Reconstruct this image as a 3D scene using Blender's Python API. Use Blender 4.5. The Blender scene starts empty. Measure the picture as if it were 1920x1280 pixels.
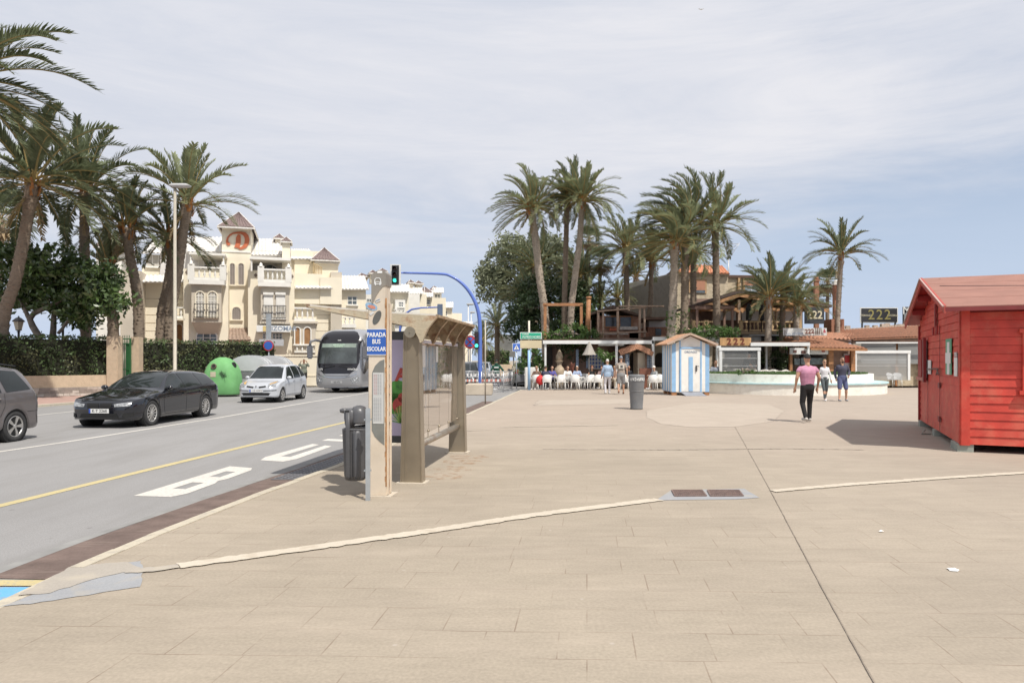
import bpy, bmesh, math, random
from mathutils import Vector, Matrix, noise
from mathutils.bvhtree import BVHTree
R = math.radians
F, HZ, CX, EYE = 1300.0, 675.0, 960.0, 1.65
ROADZ = -0.08
scene = bpy.context.scene
COL = scene.collection
rnd = random.Random(7)

# ---------- where a picture point lies in the place ----------
def G(px, py, z=0.0):
    y = F*(EYE-z)/(py-HZ)
    return Vector(((px-CX)*y/F, y, z))
def P(px, py, y):
    return Vector(((px-CX)*y/F, y, EYE+(HZ-py)*y/F))
def XY(px, y):
    return (px-CX)*y/F

# ---------- materials ----------
MATS = {}
def nt(name):
    m = bpy.data.materials.new(name); m.use_nodes = True
    n = m.node_tree.nodes; b = n['Principled BSDF']
    return m, n, m.node_tree.links, b
def mat(name, col=(.5,.5,.5), rough=.6, var=.12, scale=6.0, bump=0.0, bscale=40.0, metal=0.0, spec=.5, emit=0.0, alpha=1.0, coat=0.0, trans=0.0, dirt=None, dscale=1.5, damt=.4, translucent=0.0, stretch=None):
    if name in MATS: return MATS[name]
    m, n, l, b = nt(name)
    b.inputs['Roughness'].default_value = rough
    b.inputs['Metallic'].default_value = metal
    b.inputs['Specular IOR Level'].default_value = spec
    b.inputs['Coat Weight'].default_value = coat
    b.inputs['Transmission Weight'].default_value = trans
    c4 = (*col, 1)
    b.inputs['Base Color'].default_value = c4
    tc = n.new('ShaderNodeTexCoord')
    co_ = tc.outputs['Object']
    if stretch:
        mpg = n.new('ShaderNodeMapping'); mpg.inputs['Scale'].default_value = stretch; l.new(co_, mpg.inputs[0]); co_ = mpg.outputs[0]
    out = None
    if var > 0:
        nz = n.new('ShaderNodeTexNoise'); nz.inputs['Scale'].default_value = scale; nz.inputs['Detail'].default_value = 5
        l.new(co_, nz.inputs['Vector'])
        rp = n.new('ShaderNodeValToRGB')
        rp.color_ramp.elements[0].position = .3; rp.color_ramp.elements[1].position = .7
        rp.color_ramp.elements[0].color = (*[c*(1-var) for c in col], 1)
        rp.color_ramp.elements[1].color = (*[min(1, c*(1+var)) for c in col], 1)
        l.new(nz.outputs['Fac'], rp.inputs['Fac'])
        out = rp.outputs['Color']
    if dirt is not None:
        nz2 = n.new('ShaderNodeTexNoise'); nz2.inputs['Scale'].default_value = dscale; nz2.inputs['Detail'].default_value = 8; nz2.inputs['Roughness'].default_value = .65
        l.new(co_, nz2.inputs['Vector'])
        rp2 = n.new('ShaderNodeValToRGB'); rp2.color_ramp.elements[0].position = .48; rp2.color_ramp.elements[1].position = .68
        l.new(nz2.outputs['Fac'], rp2.inputs['Fac'])
        mu = n.new('ShaderNodeMath'); mu.operation = 'MULTIPLY'; mu.inputs[1].default_value = damt
        l.new(rp2.outputs['Color'], mu.inputs[0])
        mx = n.new('ShaderNodeMix'); mx.data_type = 'RGBA'
        l.new(mu.outputs[0], mx.inputs[0])
        if out: l.new(out, mx.inputs[6])
        else: mx.inputs[6].default_value = c4
        mx.inputs[7].default_value = (*dirt, 1)
        out = mx.outputs[2]
    if out: l.new(out, b.inputs['Base Color'])
    if bump > 0:
        nb = n.new('ShaderNodeTexNoise'); nb.inputs['Scale'].default_value = bscale; nb.inputs['Detail'].default_value = 4
        l.new(co_, nb.inputs['Vector'])
        bp = n.new('ShaderNodeBump'); bp.inputs['Strength'].default_value = bump; bp.inputs['Distance'].default_value = .02
        l.new(nb.outputs['Fac'], bp.inputs['Height']); l.new(bp.outputs['Normal'], b.inputs['Normal'])
    if emit > 0:
        b.inputs['Emission Color'].default_value = c4; b.inputs['Emission Strength'].default_value = emit
    if alpha < 1: b.inputs['Alpha'].default_value = alpha
    if translucent > 0:
        tr = n.new('ShaderNodeBsdfTranslucent'); ms = n.new('ShaderNodeMixShader'); ms.inputs[0].default_value = translucent
        if out: l.new(out, tr.inputs['Color'])
        else: tr.inputs['Color'].default_value = c4
        l.new(b.outputs[0], ms.inputs[1]); l.new(tr.outputs[0], ms.inputs[2])
        l.new(ms.outputs[0], n['Material Output'].inputs['Surface'])
    MATS[name] = m
    return m

# ---------- mesh builder ----------
class MB:
    def __init__(s): s.v=[]; s.f=[]; s.m=[]; s.sm=[]
    def add(s, vs, fs, mi=0, smooth=False):
        o = len(s.v); s.v += [tuple(v) for v in vs]
        for f in fs: s.f.append([o+i for i in f]); s.m.append(mi); s.sm.append(smooth)
        return s
    def box(s, a, b, mi=0, M=None):
        x0,y0,z0 = a; x1,y1,z1 = b
        vs = [(x0,y0,z0),(x1,y0,z0),(x1,y1,z0),(x0,y1,z0),(x0,y0,z1),(x1,y0,z1),(x1,y1,z1),(x0,y1,z1)]
        if M is not None: vs = [M@Vector(v) for v in vs]
        return s.add(vs, [(0,3,2,1),(4,5,6,7),(0,1,5,4),(1,2,6,5),(2,3,7,6),(3,0,4,7)], mi)
    def bbox(s, a, b, r=.01, mi=0, M=None):
        # box with chamfered vertical and horizontal edges
        bm = bmesh.new(); bmesh.ops.create_cube(bm, size=1)
        c = [(a[i]+b[i])/2 for i in range(3)]; d = [abs(b[i]-a[i]) for i in range(3)]
        for v in bm.verts: v.co = Vector((c[0]+v.co.x*d[0], c[1]+v.co.y*d[1], c[2]+v.co.z*d[2]))
        bmesh.ops.bevel(bm, geom=bm.edges[:], offset=min(r, min(d)*.45), segments=2, affect='EDGES')
        s.addbm(bm, mi, M); return s
    def addbm(s, bm, mi=0, M=None, smooth=False):
        bm.verts.index_update()
        vs = [(M@v.co if M is not None else v.co.copy()) for v in bm.verts]
        s.add(vs, [[v.index for v in f.verts] for f in bm.faces], mi, smooth); bm.free(); return s
    def tube(s, pts, rad, n=10, mi=0, caps=True, smooth=True, sq=None):
        pts = [Vector(p) for p in pts]
        if not isinstance(rad, (list,tuple)): rad = [rad]*len(pts)
        o = len(s.v); prev = None
        for i,p in enumerate(pts):
            t = (pts[min(i+1,len(pts)-1)]-pts[max(i-1,0)]).normalized()
            if prev is None:
                up = Vector((0,0,1)) if abs(t.z) < .95 else Vector((1,0,0))
                a = t.cross(up).normalized()
            else: a = (prev - t*prev.dot(t)).normalized()
            prev = a; b = t.cross(a)
            for k in range(n):
                an = 2*math.pi*(k+.5)/n
                s.v.append(tuple(p+(a*math.cos(an)+b*math.sin(an))*rad[i]))
        for i in range(len(pts)-1):
            for k in range(n):
                k2 = (k+1)%n
                s.f.append([o+i*n+k, o+i*n+k2, o+(i+1)*n+k2, o+(i+1)*n+k]); s.m.append(mi); s.sm.append(smooth)
        if caps:
            s.f.append([o+k for k in range(n)][::-1]); s.m.append(mi); s.sm.append(False)
            e = o+(len(pts)-1)*n; s.f.append([e+k for k in range(n)]); s.m.append(mi); s.sm.append(False)
        return s
    def bar(s, a, b, w, h, mi=0, up=(0,0,1)):
        a, b = Vector(a), Vector(b); t = (b-a).normalized(); u = Vector(up)
        if abs(t.dot(u)) > .98: u = Vector((1,0,0))
        x = t.cross(u).normalized(); y = x.cross(t)
        vs = [p+x*sx*w/2+y*sy*h/2 for p in (a,b) for sx,sy in ((-1,-1),(1,-1),(1,1),(-1,1))]
        return s.add(vs, [(3,2,1,0),(4,5,6,7),(0,1,5,4),(1,2,6,5),(2,3,7,6),(3,0,4,7)], mi)
    def prism(s, poly, d, mi=0, side=None):
        # poly: list of 3D points (planar), d: extrusion vector
        poly = [Vector(p) for p in poly]; d = Vector(d); n = len(poly)
        s.add(poly+[p+d for p in poly], [list(range(n))[::-1], [n+i for i in range(n)]], mi)
        s.add(poly+[p+d for p in poly], [(i,(i+1)%n,n+(i+1)%n,n+i) for i in range(n)], mi if side is None else side)
        return s
    def lathe(s, prof, c=(0,0,0), n=20, mi=0, smooth=True, M=None):
        o = len(s.v)
        for r,z in prof:
            for k in range(n):
                an = 2*math.pi*k/n; v = Vector((c[0]+r*math.cos(an), c[1]+r*math.sin(an), c[2]+z))
                if M is not None: v = M@v
                s.v.append(tuple(v))
        for i in range(len(prof)-1):
            for k in range(n):
                k2=(k+1)%n
                s.f.append([o+i*n+k,o+i*n+k2,o+(i+1)*n+k2,o+(i+1)*n+k]); s.m.append(mi); s.sm.append(smooth)
        s.f.append([o+k for k in range(n)][::-1]); s.m.append(mi); s.sm.append(False)
        e=o+(len(prof)-1)*n; s.f.append([e+k for k in range(n)]); s.m.append(mi); s.sm.append(False)
        return s
    def ball(s, c, r, mi=0, seg=12, M=None):
        if not isinstance(r,(tuple,list)): r=(r,r,r)
        bm = bmesh.new(); bmesh.ops.create_uvsphere(bm, u_segments=seg, v_segments=max(6,seg*2//3), radius=1)
        for v in bm.verts: v.co = Vector((c[0]+v.co.x*r[0], c[1]+v.co.y*r[1], c[2]+v.co.z*r[2]))
        return s.addbm(bm, mi, M, True)
    def build(s, name, mats, parent=None, world=True, kind=None, label=None):
        me = bpy.data.meshes.new(name)
        W = WM.get(parent.name) if parent is not None else None
        vs = s.v
        if W is not None and world:
            Wi = W.inverted(); vs = [tuple(Wi@Vector(v)) for v in vs]
        me.from_pydata(vs, [], s.f)
        if not isinstance(mats, (list,tuple)): mats = [mats]
        for m in mats: me.materials.append(m)
        me.polygons.foreach_set('material_index', s.m)
        me.polygons.foreach_set('use_smooth', s.sm)
        me.update()
        o = bpy.data.objects.new(name, me); COL.objects.link(o)
        if parent is not None: o.parent = parent; WM[o.name] = W
        else: WM[o.name] = Matrix.Identity(4)
        if kind: o['kind'] = kind
        if label: o['label'] = label
        return o
WM = {}
def tag(o, label, cat, group=None):
    o['label'] = label; o['category'] = cat
    if group: o['group'] = group
    return o
def thing(name, label, cat, loc, rz=0.0, group=None):
    o = bpy.data.objects.new(name, None); COL.objects.link(o)
    o.location = loc; o.rotation_euler = (0,0,rz); o.empty_display_size = .2
    WM[o.name] = Matrix.Translation(Vector(loc)) @ Matrix.Rotation(rz,4,'Z')
    return tag(o, label, cat, group)
def solo(mb, name, mats, label, cat, group=None):
    """one mesh that is a whole thing: origin moved to the base centre"""
    xs=[v[0] for v in mb.v]; ys=[v[1] for v in mb.v]; zs=[v[2] for v in mb.v]
    c = Vector(((min(xs)+max(xs))/2,(min(ys)+max(ys))/2,min(zs)))
    mb.v = [tuple(Vector(v)-c) for v in mb.v]
    o = mb.build(name, mats); o.location = c; WM[o.name]=Matrix.Translation(c)
    return tag(o, label, cat, group)
KIDS = {}
def copy_tree(root, loc=None, rz=None, label=None, scale=None, group=None):
    r = root.copy(); COL.objects.link(r)
    if loc is not None: r.location = loc
    if rz is not None: r.rotation_euler = (0,0,rz)
    if scale is not None: r.scale = (scale,)*3
    if label: r['label'] = label
    if group: r['group'] = group
    for ch in [o for o in COL.objects if o.parent is root]:
        c = ch.copy(); COL.objects.link(c); c.parent = r
        for g in [o for o in COL.objects if o.parent is ch]:
            d = g.copy(); COL.objects.link(d); d.parent = c
    return r
def text_mesh(s, size, M, depth=.004, bold=0.0, align='CENTER', spacing=1.0):
    """letters as solid mesh in the plane xz of M (x right, z up)"""
    cu = bpy.data.curves.new('lettering', 'FONT'); cu.body = s; cu.size = size; cu.extrude = depth/2
    cu.align_x = align; cu.align_y = 'CENTER'; cu.offset = bold; cu.space_character = spacing; cu.resolution_u = 3
    ob = bpy.data.objects.new('lettering', cu); COL.objects.link(ob)
    dg = bpy.context.evaluated_depsgraph_get(); me = ob.evaluated_get(dg).to_mesh()
    mb = MB(); T = M @ Matrix.Rotation(R(90),4,'X')
    mb.add([T@v.co for v in me.vertices], [list(p.vertices) for p in me.polygons])
    ob.evaluated_get(dg).to_mesh_clear(); bpy.data.objects.remove(ob); bpy.data.curves.remove(cu)
    return mb
def frame_M(origin, right, up=(0,0,1)):
    """matrix with x = right, z = up, y = into the surface"""
    x = Vector(right).normalized(); z = Vector(up).normalized(); y = z.cross(x).normalized(); z = x.cross(y)
    M = Matrix((x,y,z)).transposed().to_4x4(); M.translation = Vector(origin); return M

# ---------- camera, sun, sky ----------
cam = bpy.data.cameras.new('camera'); co = bpy.data.objects.new('camera', cam); COL.objects.link(co)
co.location = (0,0,EYE); co.rotation_euler = (R(90),0,0)
cam.sensor_width = 36; cam.lens = 36*F/1920; cam.shift_y = (HZ-640)/1920; cam.clip_end = 4000; cam.clip_start = .05
scene.camera = co
sv = Vector((.37,-.50,1.0)).normalized()     # towards the sun
sun = bpy.data.lights.new('sun','SUN'); sun.energy = 4.4; sun.angle = R(.8); sun.color = (1,.95,.87)
so = bpy.data.objects.new('sun', sun); COL.objects.link(so)
so.rotation_euler = sv.to_track_quat('Z','Y').to_euler(); so.location=(20,-20,40)
w = bpy.data.worlds.new('World'); scene.world = w; w.use_nodes = True
wn, wl = w.node_tree.nodes, w.node_tree.links
bg = wn['Background']; bg.inputs['Strength'].default_value = 1.0
sky = wn.new('ShaderNodeTexSky'); sky.sky_type='NISHITA'; sky.sun_disc=False
sky.sun_elevation = math.asin(sv.z); sky.sun_rotation = math.atan2(sv.x, sv.y)
sky.air_density=1.0; sky.dust_density=1.6; sky.ozone_density=1.2
tcw = wn.new('ShaderNodeTexCoord')
sc = wn.new('ShaderNodeVectorMath'); sc.operation='SCALE'; sc.inputs['Scale'].default_value=.105
wl.new(sky.outputs[0], sc.inputs[0])
mp = wn.new('ShaderNodeMapping'); mp.inputs['Scale'].default_value=(1.1,1.6,7.0); mp.inputs['Rotation'].default_value=(0,R(14),0)
wl.new(tcw.outputs['Generated'], mp.inputs[0])
n1 = wn.new('ShaderNodeTexNoise'); n1.inputs['Scale'].default_value=1.5; n1.inputs['Detail'].default_value=9; n1.inputs['Roughness'].default_value=.62; n1.inputs['Distortion'].default_value=.35
wl.new(mp.outputs[0], n1.inputs['Vector'])
sx = wn.new('ShaderNodeSeparateXYZ'); wl.new(tcw.outputs['Generated'], sx.inputs[0])
el = wn.new('ShaderNodeMapRange'); el.inputs[1].default_value=.0; el.inputs[2].default_value=.36; el.inputs[3].default_value=-.34; el.inputs[4].default_value=.30
wl.new(sx.outputs['Z'], el.inputs[0])
ex = wn.new('ShaderNodeMapRange'); ex.inputs[1].default_value=-.6; ex.inputs[2].default_value=.6; ex.inputs[3].default_value=.13; ex.inputs[4].default_value=-.06
wl.new(sx.outputs['X'], ex.inputs[0])
ad = wn.new('ShaderNodeMath'); ad.operation='ADD'; wl.new(n1.outputs['Fac'], ad.inputs[0]); wl.new(el.outputs[0], ad.inputs[1])
ad2 = wn.new('ShaderNodeMath'); ad2.operation='ADD'; wl.new(ad.outputs[0], ad2.inputs[0]); wl.new(ex.outputs[0], ad2.inputs[1])
cr = wn.new('ShaderNodeValToRGB'); cr.color_ramp.elements[0].position=.28; cr.color_ramp.elements[1].position=.80
cr.color_ramp.interpolation='EASE'
cr.color_ramp.elements[0].color=(.2,.2,.2,1); cr.color_ramp.elements[1].color=(.97,.97,.97,1)
wl.new(ad2.outputs[0], cr.inputs[0])
mxw = wn.new('ShaderNodeMix'); mxw.data_type='RGBA'
hz = wn.new('ShaderNodeMapRange'); hz.inputs[1].default_value=-.02; hz.inputs[2].default_value=.30; hz.inputs[3].default_value=1.0; hz.inputs[4].default_value=.45; hz.interpolation_type='SMOOTHSTEP'
wl.new(sx.outputs['Z'], hz.inputs[0])
mh = wn.new('ShaderNodeMix'); mh.data_type='RGBA'; wl.new(hz.outputs[0], mh.inputs[0]); wl.new(sc.outputs[0], mh.inputs[6]); mh.inputs[7].default_value=(.50,.62,.82,1)
wl.new(cr.outputs[0], mxw.inputs[0]); wl.new(mh.outputs[2], mxw.inputs[6]); pass
n2 = wn.new('ShaderNodeTexNoise'); n2.inputs['Scale'].default_value=1.7; n2.inputs['Detail'].default_value=8; n2.inputs['Roughness'].default_value=.66; n2.inputs['Distortion'].default_value=.5
wl.new(mp.outputs[0], n2.inputs['Vector'])
c2 = wn.new('ShaderNodeValToRGB'); c2.color_ramp.elements[0].position=.35; c2.color_ramp.elements[1].position=.68
c2.color_ramp.elements[0].color=(.66,.69,.77,1); c2.color_ramp.elements[1].color=(.80,.80,.84,1)
wl.new(n2.outputs['Fac'], c2.inputs[0]); wl.new(c2.outputs[0], mxw.inputs[7])
wl.new(mxw.outputs[2], bg.inputs['Color'])
vs = scene.view_settings; vs.view_transform='Standard'; vs.look='None'; vs.exposure=0.06; vs.gamma=1.0
scene.cycles.max_bounces=6; scene.cycles.transparent_max_bounces=12; scene.cycles.use_denoising=True
# ================= GROUND =================
def interp(poly, t):
    pass
def shade_ground(name, base, scale_big, amt, patch=None, fine=.12, bump=.25, fscale=60, rough=.9):
    m, n, l, b = nt(name); b.inputs['Roughness'].default_value = rough; b.inputs['Specular IOR Level'].default_value=.25
    g = n.new('ShaderNodeNewGeometry')
    a = n.new('ShaderNodeTexNoise'); a.inputs['Scale'].default_value=scale_big; a.inputs['Detail'].default_value=7; a.inputs['Roughness'].default_value=.6
    l.new(g.outputs['Position'], a.inputs['Vector'])
    r = n.new('ShaderNodeValToRGB'); r.color_ramp.elements[0].position=.3; r.color_ramp.elements[1].position=.7
    r.color_ramp.elements[0].color=(*[c*(1-amt) for c in base],1); r.color_ramp.elements[1].color=(*[c*(1+amt) for c in base],1)
    l.new(a.outputs['Fac'], r.inputs[0])
    f = n.new('ShaderNodeTexNoise'); f.inputs['Scale'].default_value=fscale; f.inputs['Detail'].default_value=3
    l.new(g.outputs['Position'], f.inputs['Vector'])
    fr = n.new('ShaderNodeMapRange'); fr.inputs[1].default_value=.3; fr.inputs[2].default_value=.7; fr.inputs[3].default_value=1-fine; fr.inputs[4].default_value=1+fine
    l.new(f.outputs['Fac'], fr.inputs[0])
    v = n.new('ShaderNodeVectorMath'); v.operation='SCALE'; l.new(r.outputs[0], v.inputs[0]); l.new(fr.outputs[0], v.inputs['Scale'])
    out = v.outputs[0]
    bp = n.new('ShaderNodeBump'); bp.inputs['Strength'].default_value=bump; bp.inputs['Distance'].default_value=.01
    l.new(f.outputs['Fac'], bp.inputs['Height']); l.new(bp.outputs[0], b.inputs['Normal'])
    return m, n, l, b, g, out, bp
def mixc(n, l, fac, a, bcol, mode='MIX'):
    mx = n.new('ShaderNodeMix'); mx.data_type='RGBA'; mx.blend_type=mode
    if isinstance(fac,(int,float)): mx.inputs[0].default_value=fac
    else: l.new(fac, mx.inputs[0])
    l.new(a, mx.inputs[6])
    if isinstance(bcol, tuple): mx.inputs[7].default_value=(*bcol,1)
    else: l.new(bcol, mx.inputs[7])
    return mx.outputs[2]
def sheet(name, pts, z, m, kind='structure', thick=0.0, parent=None):
    mb = MB()
    pts = [Vector((p[0],p[1],z)) for p in pts]
    a = sum(pts[i].x*pts[(i+1)%len(pts)].y-pts[(i+1)%len(pts)].x*pts[i].y for i in range(len(pts)))
    if a < 0: pts = pts[::-1]
    if thick: mb.prism([p-Vector((0,0,thick)) for p in pts], (0,0,thick))
    else: mb.add(pts, [list(range(len(pts)))])
    bm = None
    o = mb.build(name, m, parent, kind=kind)
    return o

# --- paving of the square: stamped concrete slabs ---
m,n,l,b,g,out,bp = shade_ground('paving', (.328,.28,.22), .35, .11, fine=.09, bump=.2, fscale=45)
MATS['paving']=m
st = n.new('ShaderNodeTexNoise'); st.inputs['Scale'].default_value=1.2; st.inputs['Detail'].default_value=8; st.inputs['Roughness'].default_value=.7
mpp = n.new('ShaderNodeMapping'); mpp.inputs['Scale'].default_value=(.35,1.3,1); l.new(g.outputs['Position'], mpp.inputs[0]); l.new(mpp.outputs[0], st.inputs['Vector'])
sr = n.new('ShaderNodeValToRGB'); sr.color_ramp.elements[0].position=.45; sr.color_ramp.elements[1].position=.75
l.new(st.outputs['Fac'], sr.inputs[0])
mm = n.new('ShaderNodeMath'); mm.operation='MULTIPLY'; mm.inputs[1].default_value=.35; l.new(sr.outputs[0], mm.inputs[0])
c1 = mixc(n,l,mm.outputs[0],out,(.44,.37,.30))
# greyer worn concrete farther into the square (a different pour)
spx = n.new('ShaderNodeSeparateXYZ'); l.new(g.outputs['Position'], spx.inputs[0])
far = n.new('ShaderNodeMapRange'); far.inputs[1].default_value=11; far.inputs[2].default_value=20; l.new(spx.outputs['Y'], far.inputs[0])
fm = n.new('ShaderNodeMath'); fm.operation='MULTIPLY'; fm.inputs[1].default_value=.55; l.new(far.outputs[0], fm.inputs[0])
c1 = mixc(n,l,fm.outputs[0],c1,(.41,.335,.28))
rgt = n.new('ShaderNodeMapRange'); rgt.inputs[1].default_value=1.0; rgt.inputs[2].default_value=7; l.new(spx.outputs['X'], rgt.inputs[0])
rm = n.new('ShaderNodeMath'); rm.operation='MULTIPLY'; rm.inputs[1].default_value=.35; l.new(rgt.outputs[0], rm.inputs[0])
c1 = mixc(n,l,rm.outputs[0],c1,(.375,.32,.27))
# joints: skewed grid  P = u(1,-.03)+v(.108,1)
cmb = n.new('ShaderNodeCombineXYZ')
det = 1+.108*.03
def lin(a_,b_):
    m1=n.new('ShaderNodeMath'); m1.operation='MULTIPLY'; m1.inputs[1].default_value=a_; l.new(spx.outputs['X'],m1.inputs[0])
    m2=n.new('ShaderNodeMath'); m2.operation='MULTIPLY_ADD'; m2.inputs[1].default_value=b_; l.new(spx.outputs['Y'],m2.inputs[0]); l.new(m1.outputs[0],m2.inputs[2]); return m2.outputs[0]
wob = n.new('ShaderNodeTexNoise'); wob.inputs['Scale'].default_value=1.1; l.new(g.outputs['Position'], wob.inputs['Vector'])
wm_ = n.new('ShaderNodeMath'); wm_.operation='MULTIPLY_ADD'; wm_.inputs[1].default_value=.05; l.new(wob.outputs['Fac'],wm_.inputs[0]); l.new(lin(.03/det,1/det),wm_.inputs[2])
l.new(lin(1/det,-.108/det), cmb.inputs[0]); l.new(wm_.outputs[0], cmb.inputs[1])
bt = n.new('ShaderNodeTexBrick'); bt.inputs['Scale'].default_value=1.0; bt.inputs['Mortar Size'].default_value=.005; bt.inputs['Mortar Smooth'].default_value=.3
bt.inputs['Brick Width'].default_value=.44; bt.inputs['Row Height'].default_value=.385; bt.offset=.38; bt.offset_frequency=2; bt.squash=1.45; bt.squash_frequency=3
bt.inputs['Color1'].default_value=(0,0,0,1); bt.inputs['Color2'].default_value=(1,1,1,1); bt.inputs['Mortar'].default_value=(.5,.5,.5,1); bt.inputs['Bias'].default_value=0
l.new(cmb.outputs[0], bt.inputs['Vector'])
jf = n.new('ShaderNodeTexNoise'); jf.inputs['Scale'].default_value=2.2; jf.inputs['Detail'].default_value=3; l.new(g.outputs['Position'], jf.inputs['Vector'])
jr = n.new('ShaderNodeMapRange'); jr.inputs[1].default_value=.42; jr.inputs[2].default_value=.62; jr.inputs[3].default_value=.0; jr.inputs[4].default_value=.62; l.new(jf.outputs['Fac'], jr.inputs[0])
nf = n.new('ShaderNodeMapRange'); nf.inputs[1].default_value=6; nf.inputs[2].default_value=11; nf.inputs[3].default_value=1; nf.inputs[4].default_value=.12; l.new(spx.outputs['Y'], nf.inputs[0])
j1 = n.new('ShaderNodeMath'); j1.operation='MULTIPLY'; l.new(bt.outputs['Fac'], j1.inputs[0]); l.new(jr.outputs[0], j1.inputs[1])
j2 = n.new('ShaderNodeMath'); j2.operation='MULTIPLY'; l.new(j1.outputs[0], j2.inputs[0]); l.new(nf.outputs[0], j2.inputs[1])
tint = n.new('ShaderNodeMapRange'); tint.inputs[3].default_value=.972; tint.inputs[4].default_value=1.022; l.new(bt.outputs['Color'], tint.inputs[0])
tv = n.new('ShaderNodeVectorMath'); tv.operation='SCALE'; l.new(c1, tv.inputs[0]); l.new(tint.outputs[0], tv.inputs['Scale'])
c2 = mixc(n,l,j2.outputs[0],tv.outputs[0],(.17,.12,.085))
# dark drip spots and small stains
vo = n.new('ShaderNodeTexVoronoi'); vo.inputs['Scale'].default_value=1.1; l.new(g.outputs['Position'], vo.inputs['Vector'])
vr = n.new('ShaderNodeMapRange'); vr.inputs[1].default_value=.018; vr.inputs[2].default_value=.035; vr.inputs[3].default_value=.5; vr.inputs[4].default_value=0; l.new(vo.outputs['Distance'], vr.inputs[0])
c3 = mixc(n,l,vr.outputs[0],c2,(.2,.16,.13))
vo2 = n.new('ShaderNodeTexVoronoi'); vo2.inputs['Scale'].default_value=2.3; l.new(g.outputs['Position'], vo2.inputs['Vector'])
vr2 = n.new('ShaderNodeMapRange'); vr2.inputs[1].default_value=.02; vr2.inputs[2].default_value=.045; vr2.inputs[3].default_value=.35; vr2.inputs[4].default_value=0; l.new(vo2.outputs['Distance'], vr2.inputs[0])
c3 = mixc(n,l,vr2.outputs[0],c3,(.52,.47,.42))
md = n.new('ShaderNodeTexNoise'); md.inputs['Scale'].default_value=5.5; md.inputs['Detail'].default_value=10; md.inputs['Roughness'].default_value=.75; l.new(mpp.outputs[0], md.inputs['Vector'])
mr = n.new('ShaderNodeMapRange'); mr.inputs[1].default_value=.35; mr.inputs[2].default_value=.65; mr.inputs[3].default_value=.93; mr.inputs[4].default_value=1.06; l.new(md.outputs['Fac'], mr.inputs[0])
mv = n.new('ShaderNodeVectorMath'); mv.operation='SCALE'; l.new(c3, mv.inputs[0]); l.new(mr.outputs[0], mv.inputs['Scale']); c3 = mv.outputs[0]
l.new(c3, b.inputs['Base Color'])

# --- asphalt ---
m,n,l,b,g,out,bp = shade_ground('asphalt', (.275,.268,.263), .18, .07, fine=.16, bump=.35, fscale=90)
MATS['asphalt']=m
st = n.new('ShaderNodeTexNoise'); st.inputs['Scale'].default_value=.9; st.inputs['Detail'].default_value=9; st.inputs['Roughness'].default_value=.7
mpp = n.new('ShaderNodeMapping'); mpp.inputs['Scale'].default_value=(1.6,.25,1); mpp.inputs['Rotation'].default_value=(0,0,R(7)); l.new(g.outputs['Position'], mpp.inputs[0]); l.new(mpp.outputs[0], st.inputs['Vector'])
sr = n.new('ShaderNodeMapRange'); sr.inputs[1].default_value=.45; sr.inputs[2].default_value=.75; sr.inputs[4].default_value=.65; l.new(st.outputs['Fac'], sr.inputs[0])
c = mixc(n,l,sr.outputs[0],out,(.215,.207,.198))
vo = n.new('ShaderNodeTexVoronoi'); vo.inputs['Scale'].default_value=1.6; l.new(g.outputs['Position'], vo.inputs['Vector'])
vr = n.new('ShaderNodeMapRange'); vr.inputs[1].default_value=.03; vr.inputs[2].default_value=.06; vr.inputs[3].default_value=.45; vr.inputs[4].default_value=0; l.new(vo.outputs['Distance'], vr.inputs[0])
c = mixc(n,l,vr.outputs[0],c,(.12,.11,.11))
l.new(c, b.inputs['Base Color'])

def worn_paint(name, col, under, amt=.5, scale=30):
    m,n,l,b,g,out,bp = shade_ground(name, col, 1.5, .06, fine=.08, bump=.2, fscale=80)
    st = n.new('ShaderNodeTexNoise'); st.inputs['Scale'].default_value=scale; st.inputs['Detail'].default_value=6; l.new(g.outputs['Position'], st.inputs['Vector'])
    sr = n.new('ShaderNodeMapRange'); sr.inputs[1].default_value=.52; sr.inputs[2].default_value=.66; sr.inputs[4].default_value=amt; l.new(st.outputs['Fac'], sr.inputs[0])
    l.new(mixc(n,l,sr.outputs[0],out,under), b.inputs['Base Color']); MATS[name]=m; return m
worn_paint('white_paint', (.60,.57,.52), (.3,.29,.28), .5, 25)
worn_paint('yellow_paint', (.50,.42,.22), (.3,.29,.28), .5, 25)
worn_paint('blue_paint', (.14,.38,.62), (.3,.29,.28), .45, 18)
worn_paint('kerb_stone', (.48,.43,.34), (.33,.30,.26), .55, 9)
worn_paint('cement', (.36,.325,.28), (.44,.39,.31), .6, 3)
worn_paint('cement_line', (.52,.46,.375), (.42,.36,.28), .6, 7)
worn_paint('bluegrey_cement', (.30,.305,.315), (.38,.345,.29), .5, 5)
worn_paint('pale_concrete', (.41,.35,.29), (.39,.33,.27), .5, 2)
# brown gutter with streaks
m,n,l,b,g,out,bp = shade_ground('gutter_paving', (.15,.11,.095), 3, .25, fine=.1)
st = n.new('ShaderNodeTexNoise'); st.inputs['Scale'].default_value=4; st.inputs['Detail'].default_value=6
mpp = n.new('ShaderNodeMapping'); mpp.inputs['Scale'].default_value=(.5,5,1); l.new(g.outputs['Position'], mpp.inputs[0]); l.new(mpp.outputs[0], st.inputs['Vector'])
sr = n.new('ShaderNodeMapRange'); sr.inputs[1].default_value=.55; sr.inputs[2].default_value=.8; sr.inputs[4].default_value=.6; l.new(st.outputs['Fac'], sr.inputs[0])
l.new(mixc(n,l,sr.outputs[0],out,(.30,.24,.2)), b.inputs['Base Color']); MATS['gutter_paving']=m
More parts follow.
